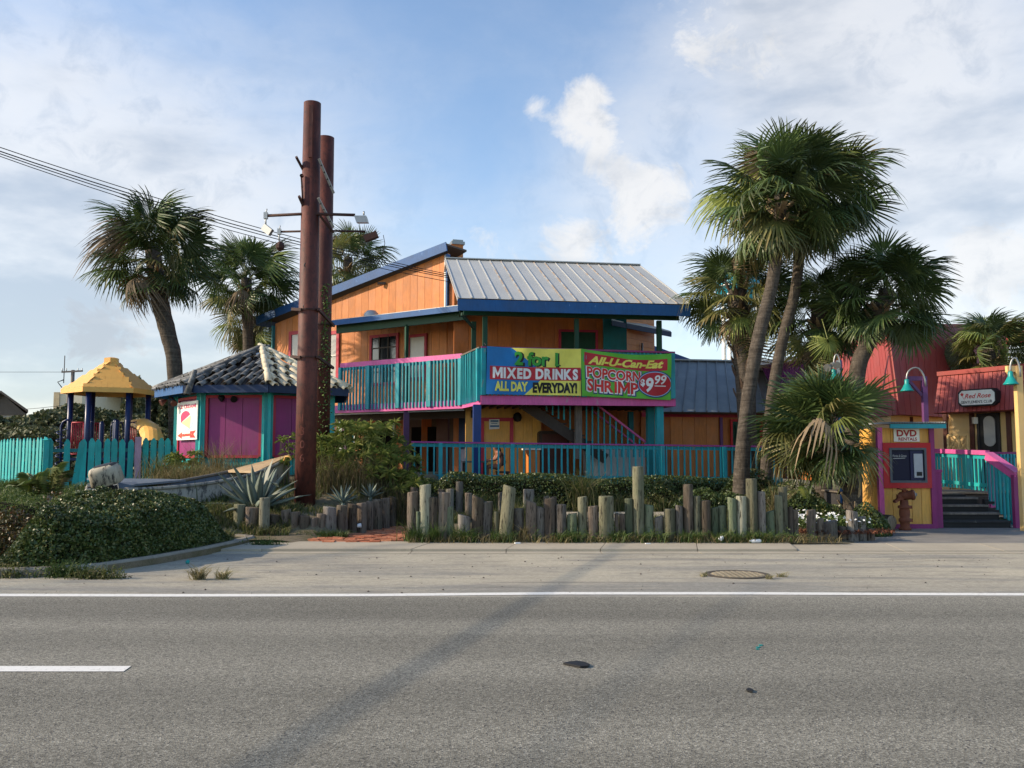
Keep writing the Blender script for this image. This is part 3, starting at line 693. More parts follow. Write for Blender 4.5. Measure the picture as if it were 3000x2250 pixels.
# porch to the angled side: shade painted as dark back wall and black doorways; posts
PO = 2.4
def lowL(pxa, pxb, off, mat, za=.9, zb=DT - .08, name='wall', th=.08):
    a, c = t_at(pxa, 2, off), t_at(pxb, 2, off); f = lambda t, h: z(Q0 + LN * off + LD * t, h)
    return slab([f(a, za), f(c, za), f(c, zb), f(a, zb)], LN * th, name, M[mat], rest)
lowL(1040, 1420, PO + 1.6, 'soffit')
lowL(1038, 1062, PO + .3, 'orange'); lowL(1075, 1105, PO + 1.4, 'orange_deep'); lowL(1160, 1180, PO, 'orange_deep'); lowL(1205, 1275, PO + 1.5, 'dark', .95, 2.7, 'doorway_shade')
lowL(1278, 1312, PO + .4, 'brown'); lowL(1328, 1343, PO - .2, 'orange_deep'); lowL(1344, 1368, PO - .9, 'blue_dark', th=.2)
lowL(1095, 1150, PO + 1.5, 'dark', .95, 2.6, 'doorway_shade')
lowL(965, 985, PO - .8, 'brown'); lowL(1000, 1014, PO - 1.2, 'purple', th=.14)
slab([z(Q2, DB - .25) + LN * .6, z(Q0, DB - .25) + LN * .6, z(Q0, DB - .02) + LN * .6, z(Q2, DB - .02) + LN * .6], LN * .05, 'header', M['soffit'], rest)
b = B(); c_ = onplane(1081, 1226, Q0 + LN * 1.9, LN); b.box(c_, (.24, .03, .11), .6); b.obj('door_number_board', M['greywood'], rest)
b = B(); c_ = onplane(1153, 1255, Q0 + LN * 1.2, LN); b.tube([c_ + V((0, 0, .28)), c_ - V((0, 0, .28))], .022, 6); b.obj('tube_lamp', M['white'], rest)
# lower deck floor and skirt
RL0 = V((PX(1205, 23.3, 1.95), 23.3, 0)); RL1 = V((PX(2290, 24.6, 1.95), 24.6, 0))
DZ = 0.98
dk = [z(RL0, DZ - .06), z(RL1, DZ - .06), FU(9.5, 4.5, DZ - .06), FU(-1, 7.0, DZ - .06), z(Q2 + LN * 5, DZ - .06), z(RL0 + V((-2.9, 2.6, 0)), DZ - .06)]
slab(dk, (0, 0, .06), 'deck_floor', M['deckwood'], rest)
rd = (RL1 - RL0).normalized(); rn_ = V((rd.y, -rd.x, 0))
barp(z(RL0, DZ - .13) + rn_ * .03, z(RL1, DZ - .13) + rn_ * .03, .05, .2, 'rim_board', M['teal_dark'], rest)
for i in range(40):
    t = (i + .5) / 40; p = RL0.lerp(RL1, t); b = B(); b.box(z(p, .45) - rn_ * .12, (.23, .02, .7), math.atan2(rd.y, rd.x)); b.obj('skirt_board', M['darkwood'], rest)
# --- railings, each a thing
zr0, zr1 = P(1205, 1297, RL0.y).z, P(2290, 1311, RL1.y).z
lr = thing('deck_railing', 'long teal deck railing with purple pink handrail above the front hedge', 'railing', z(RL0, DZ))
railing(lr, z(RL0, zr0), z(RL1, zr1), 1.0, 0.0, 60, posts=(.075, .262, .463, .665, .835), postw=.1, cap=paint('plum handrail paint', (150, 56, 128)), capw=.15, caph=.04, below=.0)
ur = thing('balcony_railing', 'teal balcony railing with pink cap behind the two hanging banners', 'railing', z(A0, DT))
zu = P(1410, 1016, 24.3).z - .04
railing(ur, z(A0, zu), z(AR, zu - .05), zu, DT + .01, 46, posts=(.01, .34, .52, .985), postw=.13, capw=.17, cap=paint('dusty pink handrail', (150, 50, 110)), caph=.05)
u2 = thing('balcony_railing', 'short bright teal railing joining the two balcony fronts', 'railing', z(Q0, DT))
railing(u2, z(Q0, zu), z(A0, zu), zu, DB + .10, 15, posts=(.96,), postw=.14, capw=.15, cap=M['greywood'], caph=.04, lower=False)
u3 = thing('balcony_railing', 'teal railing with broad pink cap board on the angled balcony', 'railing', z(Q1, DT))
railing(u3, z(Q1, zu - .06), z(Q0, zu - .06), zu - .06, DB + .09, 36, posts=(.01, .26, .51, .76, .99), postw=.11, capw=.05, caph=.15, cap=M['pink'], bw=.05)
# --- stair inside the lower porch
st = thing('porch_stair', 'dark wooden stair with teal balusters descending beneath the balcony', 'stair', FU(s_at(1700, 1.2, 1), 1.2, DZ))
def SP(px, py, bb): return onplane(px, py, FU(0, bb, 0), NB)
for bb in (1.0, 2.0):
    a_, c_ = SP(1525, 1178, bb), SP(1775, 1345, bb)
    barp(a_, c_, .06, .30, 'stringer', M['darkwood'], st)
for k in range(9):
    t = (k + .6) / 9.5; p = SP(1525, 1165, 1.0).lerp(SP(1775, 1332, 1.0), t) ; b = B(); b.box(p + NB * .5 + V((0, 0, .05)), (.28, 1.0, .04), math.atan2(U.y, U.x)); b.obj('tread', M['darkwood'], st)
a_, c_ = SP(1737, 1177, .9), SP(1892, 1296, .9); barp(a_, c_, .09, .05, 'handrail', M['pink'], st); barp(SP(1737, 1205, 1.9), SP(1880, 1315, 1.9), .09, .05, 'handrail', M['pink'], st)
for k in range(11):
    px = 1718 + k * 17.3; py = 1177 + max(0, (px - 1737)) * .768; p = SP(px, py, .93); q = SP(px, 1340, .93)
    b = B(); b.bar(p, q, .04, .04, NB); b.obj('baluster', M['teal'], st)
for k, (px, yb) in enumerate(((1601, 1203), (1619, 1216), (1636, 1228), (1652, 1230), (1670, 1258))):
    b = B(); b.bar(SP(px, 1177, .9), SP(px, yb, .9), .04, .04, NB); b.obj('baluster', M['teal'], st)
b = B(); b.bar(SP(1694, 1172, .75), SP(1694, 1345, .75), .19, .17, NB); b.obj('newel_post', M['greywood'], st)
# ================================================================== annex with the grey metal roof
AB = 3.3
ann = thing('annex_building', 'low orange annex with dark grey metal roof beside the balcony', 'building', FU(SR + 3, AB, .9))
eb = AB - .55
ea, ec = s_at(1930, eb, 3), s_at(2312, eb, 3); ez = P(2100, 1206, FU(7.5, eb, 0).y).z
rb_ = eb + 3.1; rz_ = P(2150, 1057, FU(8, rb_, 0).y).z
ra, rc = s_at(1968, rb_, 4.5), s_at(2254, rb_, 4.5)
M['roofgrey'] = (lambda t: t.fin(t.mix(t.step(t.noise(1.2, 6, 0.6), 0.35, 0.7), (0.20, 0.22, 0.225), (0.27, 0.285, 0.285)), 0.45, 0.45, 0.2))(NT('grey metal roof sheet'))
an_n = (FU(ec, eb, ez) - FU(ea, eb, ez)).cross(FU(ra, rb_, rz_) - FU(ea, eb, ez)).normalized()
if an_n.z < 0: an_n = -an_n
ar = slab([FU(ea, eb, ez - .03), FU(ec, eb, ez - .03), FU(rc, rb_, rz_ - .03), FU(ra, rb_, rz_ - .03)], -an_n * .06, 'roof', M['soffit'], ann)
n = 11
for i in range(n):
    f0, f1 = i / n, (i + 1) / n
    lo = lambda f: FU(ea + (ec - ea) * f, eb, ez); hi = lambda f: FU(ra + (rc - ra) * f, rb_, rz_)
    slab([lo(f0 + .002) - an_n * .02, lo(f1 - .002) - an_n * .02, hi(f1 - .002) - an_n * .02, hi(f0 + .002) - an_n * .02], an_n * .008, 'roof_sheet', M['roofgrey'], ar)
    barp(lo(f1) + an_n * .01, hi(f1) + an_n * .01, .03, .05, 'roof_seam', M['roofgrey'], ar, an_n)
barp(FU(ra, rb_, rz_ + .03), FU(rc, rb_, rz_ + .03), .2, .05, 'ridge_cap', M['gutter'], ann)
slab([FU(ra, rb_, rz_), FU(rc, rb_, rz_), FU(rc, rb_ + 3, rz_ - 1.2), FU(ra, rb_ + 3, rz_ - 1.2)], (0, 0, .03), 'roof', M['roofgrey'], ann)
wa, wc = s_at(1880, AB, 2), s_at(2300, AB, 2)
slab([FU(wa, AB + .03, .9), FU(wc, AB + .03, .9), FU(wc, AB + .03, ez + .25), FU(wa, AB + .03, ez + .25)], NB * .1, 'wall', M['orange_deep'], ann)
boards(FU(s_at(1965, AB, 2), AB + .03, .98), FU(s_at(2106, AB, 2), AB + .03, .98), FU(s_at(2106, AB, 2), AB + .03, ez + .2), FU(s_at(1965, AB, 2), AB + .03, ez + .2), 4, .02, M['orange'], ann)
barp(FU(wa, AB - .02, ez - .08), FU(wc, AB - .02, ez - .08), .05, .14, 'frieze_board', M['crimson'], ann)
s = s_at(2113, AB, 2); barp(FU(s, AB - .02, .98), FU(s, AB - .02, ez - .16), .09, .06, 'trim_board', M['purple'], ann, NB)
a, c = s_at(2142, AB, 2), s_at(2228, AB, 2)
dd = frame_win(FU(a, AB - .02, 1.0), FU(c, AB - .02, 1.0), FU(c, AB - .02, 2.8), FU(a, AB - .02, 2.8), ann, 'door', M['red'], .07, M['green'])
frame_win(FU(a + .17, AB - .06, 1.2), FU(c - .17, AB - .06, 1.2), FU(c - .17, AB - .06, 2.62), FU(a + .17, AB - .06, 2.62), ann, 'door_glass', M['green'], .09, M['glass'])
slab([FU(wc, AB + .03, .9), FU(wc, AB + 4, .9), FU(wc, AB + 4, 3), FU(wc, rb_, rz_ - .1), FU(wc, AB + .03, ez + .2)], U * .06, 'end_wall', M['purple_wall'], ann)
b = B(); c_ = FU(s_at(2155, rb_, 4.6), rb_ - .1, rz_ - .12); b.lathe([(.05, .22), (.06, .1), (.13, .02), (.26, -.06), (.27, -.1)], c_, 12); b.tube([c_ + V((0, 0, .2)), c_ + V((0, .2, .4))], .025, 6); b.obj('eave_lamp', M['lampshade'], ann)
# ================================================================== tilted purple and lime block
pb = thing('purple_block', 'small slanted shop front with purple corrugated side, lime face and flat white roof', 'building', P(2320, 1300, 28.5))
def Q(px, py, Y): return P(px, py, Y)
pz1 = P(2300, 1060, 28.0).z
tA, tB, tC = Q(2230, 1062, 29.6), Q(2356, 1058, 27.6), Q(2410, 1063, 28.6)
for t_ in (tA, tB, tC): t_.z = pz1
tA = V((tA.x, tA.y, pz1))
bA, bB, bC = Q(2305, 1215, 29.2), Q(2372, 1215, 27.2), Q(2420, 1215, 28.2)
bz_ = bA.z
for q in (bA, bB, bC): q.z = 2.9
nseg = 26
b = B()
pu = (tB - tA); nn = outn(bA, bB, tA)
for i in range(nseg):
    f0, f1 = i / nseg, (i + 1) / nseg; o0, o1 = nn * (.035 if i % 2 else 0), nn * (.035 if (i + 1) % 2 else 0)
    b.face([bA.lerp(bB, f0) + o0, bA.lerp(bB, f1) + o1, tA.lerp(tB, f1) + o1, tA.lerp(tB, f0) + o0])
b.obj('corrugated_side', M['purple_wall'], pb)
boards(bB, bC, tC, tB, 2, .04, M['green_wall'], pb)
slab([z(bA, .9), z(bB, .9), z(bB, 2.9), z(bA, 2.9)], V((0.1, .2, 0)), 'wall', M['orange_deep'], pb)
slab([z(bB, .9), z(bC, .9), z(bC, 2.9), z(bB, 2.9)], V((-.05, .2, 0)), 'wall', M['orange_deep'], pb)
slab([p + V((0, 0, .02)) + (p - (tA + tB + tC) / 3).normalized() * .22 for p in (tA + V((-.3, 0, 0)), tB, tC, tC + V((.5, 1.5, 0)), tA + V((.5, 2.5, 0)))], (0, 0, .14), 'flat_roof', M['white'], pb)
b = B()
for p, q in (((2390, 1050), (2425, 1010)), ((2418, 1052), (2418, 985)), ((2418, 1052), (2452, 1018)), ((2420, 1010), (2475, 975))): b.bar(P(*p, 28.9), P(*q, 28.9), .08, .10)
b.obj('roof_brace', M['darkwood'], pb)
# ================================================================== red mansard building
rd_ = thing('red_mansard_building', 'large barn red building with steep ribbed mansard walls behind the palms', 'building', P(2630, 1300, 29))
mz = P(2622, 1216, 28.0).z
K = lambda px, Y, h: V((PX(px, Y, h), Y, h))
Ht = P(2612, 953, 29.2).z
bl, bm, br = K(2395, 34.5, mz), K(2632, 28.0, mz), K(2930, 32.2, mz)
tl2, tm, tr = K(2400, 35.3, Ht + .2), K(2598, 29.6, Ht), K(2960, 33.6, P(2900, 958, 33.6).z)
boards(bl, bm, tm, tl2, 26, .05, M['siding'], rd_, 'mansard_panel', .016, .012)
boards(bm, br, tr, tm, 20, .05, M['siding'], rd_, 'mansard_panel', .016, .012)
M['siding_dark'] = paint('red siding joint', (120, 40, 36))
slab([bl, bm, tm, tl2], V((.1, .1, 0)), 'mansard_frame', M['siding_dark'], rd_)
slab([bm, br, tr, tm], V((-.05, .12, 0)), 'mansard_frame', M['siding_dark'], rd_)
barp(tl2 + V((0, 0, .04)), tm + V((0, 0, .04)), .16, .12, 'parapet_cap', M['siding'], rd_); barp(tm + V((0, 0, .045)), tr + V((0, 0, .045)), .16, .12, 'parapet_cap', M['siding'], rd_)
w0, w1, w2 = bl + V((.2, .5, 0)), bm + V((-.05, .45, 0)), br + V((-.2, .4, 0))
for a_, c_ in ((w0, w1), (w1, w2)): slab([z(a_, -.05), z(c_, -.05), z(c_, mz + .1), z(a_, mz + .1)], (.02, .15, 0), 'wall', M['cream'], rd_)
for px in (2668, 2770): p = K(px, 28.75 + (px - 2632) / 228 * 3.4, 2); barp(z(p, 0) - V((0, .08, 0)), z(p, mz) - V((0, .08, 0)), .12, .08, 'timber', M['brown'], rd_, (0, 1, 0))
slab([P(2950, 1010, 31.5), P(3120, 1000, 30.5), P(3120, 932, 30.7), P(2958, 958, 31.7)], (.1, .3, 0), 'upper_mansard', M['siding'], rd_)
# entry block with the sign, turned towards the sun
eb_ = thing('club_entry_block', 'cream entry block with overhanging red ribbed mansard and a black door', 'building', P(2850, 1320, 25))
zE = P(2740, 1212, 27.0).z
e0b, e1b = K(2738, 27.0, zE), K(3060, 24.3, zE)
e0t, e1t = K(2753, 27.4, P(2753, 1098, 27.4).z), K(3060, 24.75, P(2753, 1098, 27.4).z + .02)
boards(e0b, e1b, e1t, e0t, 24, .05, M['siding'], eb_, 'mansard_panel', .016, .012)
slab([e0b, e1b, e1t, e0t], V((.12, .05, 0)), 'mansard_frame', M['siding_dark'], eb_)
barp(e0t + V((-.03, 0, .02)), e1t + V((-.03, 0, .02)), .2, .13, 'parapet_cap', M['siding'], eb_)
ed = (e1b - e0b).normalized(); en = V((ed.y, -ed.x, 0))
if en.dot(V((0, 0, 0)) - e0b) < 0: en = -en
slab([e0b, e1b, e1b - en * 1.2, e0b - en * 1.2], (0, 0, .05), 'soffit', M['siding_dark'], eb_)
slab([e0b + V((0, 0, .05)), e0t, e0t - en * 3, e0b - en * 3], ed * .05, 'side_wall', M['siding_dark'], eb_)
wi = 0.75
f0, f1 = e0b - en * wi, e1b - en * wi
slab([z(f0, -.05), z(f1, -.05), z(f1, zE), z(f0, zE)], -en * .12, 'wall', M['cream'], eb_)
slab([z(f0, -.05), z(f0, zE), z(f0, zE) - en * 5, z(f0, -.05) - en * 5], ed * .1, 'side_wall', M['cream'], eb_)
def EP(px, py, o=0.0): return onplane(px, py, f0 + en * o, en)
for px in (2772, 2850, 2958):
    p = EP(px, 1300, .03); barp(z(p, .7), z(p, zE), .13, .07, 'timber', M['brown'], eb_, en)
d0, d1 = EP(2870, 1300, .02), EP(2930, 1300, .02)
frame_win(z(d0, .72), z(d1, .72), z(d1, zE - .05), z(d0, zE - .05), eb_, 'door', M['charcoal'], .07, M['black'])
b = B(); dc = (d0 + d1) / 2; dc = EP(2900, 1263, .05); du = ed
pts = [dc + du * (math.cos(t) * .17) + V((0, 0, math.sin(t) * .17 + (.28 if math.sin(t) >= 0 else -.28))) for t in [2 * math.pi * k / 24 for k in range(24)]]
b.prism(pts, en * .03); b.obj('door_light', M['curtain'], eb_)
b = B(); b.box(EP(2856, 1232, .1), (.12, .12, .2)); b.obj('wall_lamp', M['white'], eb_)
# lattice screen beside the door
lx0, lx1 = EP(2780, 1300, .35), EP(2838, 1300, .35); b = B()
L0, L1 = .72, EP(2800, 1275, .35).z
for k in range(-7, 12):
    for sg in (1, -1):
        a_ = lx0.lerp(lx1, .5) ; W = (lx1 - lx0).length; x0 = k * .13; pts = []
        for hh in (L0, L1):
            x = x0 + sg * (hh - L0) * .8; pts.append((x, hh))
        (xa, ha), (xb, hb) = pts
        lo_, hi_ = 0, W
        def clip(xa, ha, xb, hb):
            if xa == xb: return None
            res = []
            for (x, h) in ((xa, ha), (xb, hb)):
                xc = min(max(x, lo_), hi_); res.append((xc, ha + (xc - xa) / (xb - xa) * (hb - ha)))
            return res if abs(res[0][0] - res[1][0]) > .05 else None
        r_ = clip(xa, ha, xb, hb)
        if r_: b.bar(z(lx0 + ed * r_[0][0], r_[0][1]) + en * (.012 * sg), z(lx0 + ed * r_[1][0], r_[1][1]) + en * (.012 * sg), .012, .035, V((0, 0, 1)))
ls = thing('lattice_screen', 'cream wooden lattice screen beside the black club door', 'screen', z(lx0, .72)); b.obj('lattice', M['cream'], ls)
b = B()
for a_, c_ in ((z(lx0, L0), z(lx0, L1)), (z(lx1, L0), z(lx1, L1)), (z(lx0, L1), z(lx1, L1)), (z(lx0.lerp(lx1, .55), L0), z(lx0.lerp(lx1, .55), L1))): b.bar(a_ + en * .03, c_ + en * .03, .06, .06, en)
b.obj('screen_frame', M['cream'], ls)
# club sign
sg_ = thing('club_sign', 'white lightbox sign with red script on the red mansard', 'sign', EP(2870, 1165, wi + .2))
mn = outn(e0b, e1b, e0t)
sp0 = e0b.lerp(e0t, .5) + mn * .42
def SGP(px, py, o=0.0): return onplane(px, py, sp0 + en * o, en)
c4 = [SGP(2812, 1191), SGP(2918, 1182), SGP(2918, 1138), SGP(2812, 1146)]
su = (c4[1] - c4[0]); su.z = 0; sw_ = su.length; su.normalize(); sh_ = ((c4[3].z - c4[0].z) + (c4[2].z - c4[1].z)) / 2
so_ = V((c4[0].x, c4[0].y, (c4[0].z + c4[1].z) / 2))
def oct_(u0, u1, v0, v1, k, o): return [so_ + su * u + V((0, 0, v)) + en * o for u, v in ((u0 + k, v0), (u1 - k, v0), (u1, v0 + k), (u1, v1 - k), (u1 - k, v1), (u0 + k, v1), (u0, v1 - k), (u0, v0 + k))]
slab(oct_(-.03, sw_ + .03, -.03, sh_ + .03, .09, -.22), en * .25, 'sign_box', M['black'], sg_)
M['signwhite'] = plain('white sign face', (236, 234, 224), .35)
slab(oct_(.01, sw_ - .01, .01, sh_ - .01, .09, .025), en * .02, 'sign_face', M['signwhite'], sg_)
SIGN_RED = plain('red sign vinyl', (206, 52, 46), .4); SIGN_GREY = plain('dark grey sign vinyl', (54, 52, 54), .4)
def text_mesh(s, size, shear=0.0, bold=0.0, space=1.0, align='CENTER'):
    cu = bpy.data.curves.new('lettering', 'FONT'); cu.body = s; cu.size = size; cu.shear = shear; cu.offset = bold * size; cu.space_character = space
    cu.align_x = align; cu.resolution_u = 3; cu.extrude = 0.0; cu.fill_mode = 'FRONT'
    o = bpy.data.objects.new('lettering', cu); me = o.to_mesh(); vs = [v.co.copy() for v in me.vertices]; fs = [tuple(p.vertices) for p in me.polygons]
    o.to_mesh_clear(); bpy.data.objects.remove(o); bpy.data.curves.remove(cu); return vs, fs
import bmesh
def letter(s, size, place, mat, parent, fit=None, name='lettering', dense=0, **k):
    """flat lettering mapped through place(u, v) -> point; fit=(width) squeezes to a width, size is the cap height"""
    if 'M' in s and k.get('bold'):          # set capital M by hand, letter by letter
        vs, fs, x, sz, bo = [], [], 0.0, size / 0.70, k['bold'] * size / 0.70
        for ch in s:
            if ch == ' ': x += .30 * sz; continue
            if ch == 'M':
                w, t, y0, y1 = .80 * sz + 2 * bo, .125 * sz + 1.6 * bo, -bo, .70 * sz + bo; h = y1 - y0
                cv_ = [V((a, y0 + b_, 0)) for a, b_ in ((0, 0), (t, 0), (t, h * .58), (w / 2, h * .10), (w - t, h * .58), (w - t, 0), (w, 0), (w, h), (w - t * 1.1, h), (w / 2, h * .46), (t * 1.1, h), (0, h))]; cf = [tuple(range(12))]
            else: cv_, cf = text_mesh(ch, sz, **k)
            lo_x = min(v.x for v in cv_); n0 = len(vs); vs += [V((v.x - lo_x + x, v.y, 0)) for v in cv_]; fs += [tuple(i + n0 for i in f) for f in cf]; x = max(v.x for v in vs) + .075 * sz
    else: vs, fs = text_mesh(s, size / 0.70, **k)
    if not vs: return
    if dense:
        bm = bmesh.new(); bv = [bm.verts.new(v) for v in vs]
        for f in fs:
            try: bm.faces.new([bv[i] for i in f])
            except ValueError: pass
        bm.normal_update()
        bmesh.ops.triangulate(bm, faces=bm.faces[:])
        for _ in range(4):
            le = [e for e in bm.edges if e.calc_length() > dense]
            if not le: break
            bmesh.ops.subdivide_edges(bm, edges=le, cuts=1); bmesh.ops.triangulate(bm, faces=[f for f in bm.faces if len(f.verts) > 3])
        bm.verts.ensure_lookup_table(); vs = [v.co.copy() for v in bm.verts]; ix = {v: i for i, v in enumerate(bm.verts)}; fs = [tuple(ix[v] for v in f.verts) for f in bm.faces]; bm.free()
    xs = [v.x for v in vs]; x0, x1 = min(xs), max(xs); f = 1.0 if fit is None else fit / (x1 - x0); cx = (x0 + x1) / 2
    return mk(name, [place((v.x - cx) * f, v.y) for v in vs], fs, mat, parent)
sgpl = lambda u0, v0, o: (lambda u, v: so_ + su * (u0 + u) + V((0, 0, v0 + v)) + en * o)
letter('Red Rose', sh_ * .30, sgpl(sw_ * .53, sh_ * .47, .048), SIGN_RED, sg_, fit=sw_ * .72, shear=.35, bold=.012)
letter('Red Rose', sh_ * .30, sgpl(sw_ * .535, sh_ * .46, .0465), plain('pale shadow vinyl', (190, 170, 160), .4), sg_, fit=sw_ * .73, shear=.35, bold=.004)
letter("GENTLEMEN'S CLUB", sh_ * .17, sgpl(sw_ * .49, sh_ * .13, .048), SIGN_GREY, sg_, fit=sw_ * .86, bold=.02)
b = B(); cc = so_ + su * (sw_ * .1) + V((0, 0, sh_ * .74)) + en * .047
b.face([cc + su * (.045 * (1 + .25 * math.sin(5 * t)) * math.cos(t)) + V((0, 0, .045 * (1 + .25 * math.sin(5 * t)) * math.sin(t))) for t in [2 * math.pi * k / 30 for k in range(30)]])
b.bar(cc + V((0, 0, -.04)), cc + su * .07 + V((0, 0, -.17)), .008, .002, en); b.obj('rose_emblem', SIGN_RED, sg_)
# ================================================================== movie rental kiosk
KY = 20.2
kx0, kx1 = PX(2578, KY, 1.2), PX(2733, KY, 1.2)
kt = P(2660, 1250, KY).z; kio = thing('rental_kiosk', 'yellow movie rental kiosk with red panel and corrugated teal edged roof', 'kiosk', ((kx0 + kx1) / 2, KY, 0))
kd = 1.05
slab([(kx0, KY + .03, -.03), (kx1, KY + .03, -.03), (kx1, KY + kd, -.03), (kx0, KY + kd, -.03)], (0, 0, kt + .0), 'core', M['yellow'], kio)
boards((kx0 + .06, KY + .03, .06), (kx1 - .06, KY + .03, .06), (kx1 - .06, KY + .03, .90), (kx0 + .06, KY + .03, .90), 5, .02, M['yellow'], kio)
boards((kx0 + .06, KY + .03, 1.93), (kx1 - .06, KY + .03, 1.93), (kx1 - .06, KY + .03, kt - .03), (kx0 + .06, KY + .03, kt - .03), 5, .02, M['yellow'], kio)
for i in range(5):
    y0 = KY + .06 + i * .2; b = B(); b.box((kx0 - .012, y0 + .1, kt / 2 - .02), (.024, .192, kt - .06)); b.obj('side_board', M['yellow'], kio)
for x in (kx0 + .01, kx1 - .01): b = B(); b.box((x, KY - .0, kt / 2 - .02), (.11, .09, kt)); b.obj('corner_post', M['pink'] if x < (kx0 + kx1) / 2 else M['magenta'], kio)
b = B(); b.box((kx0 - .03, KY + .03, kt / 2 - .02), (.025, .09, kt)); b.obj('corner_strip', M['pink'], kio)
b = B(); b.box(((kx0 + kx1) / 2, KY - .01, .05), (kx1 - kx0 - .12, .07, .10)); b.obj('base_board', M['magenta'], kio)
rp = [P(2588, 1430, KY - .04), P(2724, 1430, KY - .04), P(2724, 1297, KY - .04), P(2586, 1297, KY - .04)]
wx = [PX(2603, KY, 1.3), PX(2711, KY, 1.3)]; wz = [P(2650, 1414, KY).z, P(2650, 1312, KY).z]; rx = [kx0 + .06, kx1 - .06]; rzz = [rp[0].z, rp[2].z]
b = B()
for (a0, a1, c0, c1) in ((rx[0], wx[0], rzz[0], rzz[1]), (wx[1], rx[1], rzz[0], rzz[1]), (wx[0], wx[1], rzz[0], wz[0]), (wx[0], wx[1], wz[1], rzz[1])):
    b.box(((a0 + a1) / 2, KY - .035, (c0 + c1) / 2), (a1 - a0, .07, c1 - c0))
b.obj('red_panel', M['red'], kio)
b = B(); t = .05
for (a0, a1, c0, c1) in ((wx[0], wx[0] + t, wz[0], wz[1]), (wx[1] - t, wx[1], wz[0], wz[1]), (wx[0] + t, wx[1] - t, wz[0], wz[0] + t), (wx[0] + t, wx[1] - t, wz[1] - t, wz[1])):
    b.box(((a0 + a1) / 2, KY - .055, (c0 + c1) / 2), (a1 - a0, .07, c1 - c0))
b.obj('window_frame', plain('grey window gasket', (84, 90, 96), .5), kio)
M['navy'] = plain('navy machine face', (14, 16, 48), .5, 0, .3)
b = B(); b.box(((wx[0] + wx[1]) / 2, KY - .012, (wz[0] + wz[1]) / 2), (wx[1] - wx[0] - .1, .02, wz[1] - wz[0] - .1)); scr = b.obj('screen', M['navy'], kio)
xm = wx[0] + (wx[1] - wx[0]) * .58
b = B(); b.box(((xm + wx[1] - .06) / 2, KY - .03, (wz[0] + wz[1]) / 2), (wx[1] - .06 - xm, .03, wz[1] - wz[0] - .12)); b.obj('machine_column', plain('dark blue machine column', (26, 28, 70), .5), kio)
b = B(); b.box((xm + .17, KY - .05, (wz[0] + wz[1]) / 2 - .01), (.2, .03, .54)); cr = b.obj('card_panel', plain('pale grey card panel', (170, 172, 176), .4), kio)
b = B(); b.box((xm + .185, KY - .068, wz[0] + .20), (.12, .01, .09)); b.obj('card_slot', M['black'], cr)
letter('Movies & Games', .055, lambda u, v: V((wx[0] + .25 + u, KY - .024, wz[0] + .58 + v)), M['gutter'], scr, fit=.32, shear=.3)
b = B(); b.bar((wx[0] + .1, KY - .024, wz[0] + .545), (wx[0] + .38, KY - .024, wz[0] + .555), .004, .012); b.obj('underline', M['gutter'], scr)
sgz = [P(2650, 1294, KY).z, P(2650, 1256, KY).z]; sx = [PX(2617, KY, 2.1), PX(2692, KY, 2.1)]
ds = thing('rental_sign', 'white sign with red DVD lettering on the yellow kiosk', 'sign', ((sx[0] + sx[1]) / 2, KY - .05, sgz[0]))
b = B(); b.box(((sx[0] + sx[1]) / 2, KY - .02, (sgz[0] + sgz[1]) / 2), (sx[1] - sx[0], .02, sgz[1] - sgz[0])); b.obj('sign_board', M['signwhite'], ds)
DR = plain('deep red vinyl', (168, 28, 30), .45); h_ = sgz[1] - sgz[0]; w_ = sx[1] - sx[0]
letter('DVD', h_ * .48, lambda u, v: V(((sx[0] + sx[1]) / 2 + u, KY - .033, sgz[0] + h_ * .42 + v)), DR, ds, fit=w_ * .78, bold=.035)
letter('RENTALS', h_ * .23, lambda u, v: V(((sx[0] + sx[1]) / 2 + u + .02, KY - .033, sgz[0] + h_ * .09 + v)), DR, ds, fit=w_ * .72, bold=.03)
# corrugated roof, teal edge
kr0, kr1 = PX(2606, KY - .35, 2.3), PX(2770, KY - .35, 2.3)
b = B(); b.box(((kr0 + kr1) / 2, KY - .36, kt - .0), (kr1 - kr0, .05, .10)); b.obj('roof_edge', M['teal'], kio)
b = B(); nn_ = 44; A, D = [], []
for i in range(nn_ + 1):
    x = kr0 + (kr1 - kr0) * i / nn_; o = .02 * (1 if i % 2 else -1); A.append(V((x, KY - .42, kt + .075 + o))); D.append(V((x, KY + kd + .2, kt + .10 + o)))
for i in range(nn_): b.face([A[i], A[i + 1], D[i + 1], D[i]])
b.obj('roof', M['gutter'], kio)
# ================================================================== entry steps, platform, railings
SY = 20.35
plz = P(2800, 1446, 21.2).z
pf = thing('entry_platform', 'charcoal wooden entry steps and deck platform beside the kiosk', 'steps', (9.8, SY, 0))
X0, X1 = PX(2749, SY, .3), PX(2963, SY, .3)
X1t = PX(2893, 21.2, .7)
nst = 4; rise = plz / (nst + .55)
for k in range(nst):
    zt_ = rise * (k + 1); y0 = SY + .28 * k; xr = X1 - .10 * k
    b = B(); b.box(((X0 + xr) / 2, y0 + .15, zt_ - .02), (xr - X0, .31, .045)); b.obj('tread', M['greywood'] if k else M['stair'], pf)
    b = B(); b.box(((X0 + xr) / 2, y0 + .05, zt_ - .04 - rise / 2 + .01), (xr - X0 - .02, .03, rise - .03)); b.obj('riser', M['black'], pf)
ytop = SY + .28 * nst
b = B(); b.box(((X0 + X1) / 2 - .2, ytop + .02, plz - rise * .5 - .03), (X1 - X0 - .5, .04, rise)); b.obj('riser', M['black'], pf)
for k in range(16):
    b = B(); b.box((10.9, ytop + .06 + k * .15 + .07, plz - .02), (5.2 if k > 1 else 2.6, .142, .04)); o = b.obj('deck_board', M['deckwood'], pf)
    if k <= 1: o.location.x = -1.35
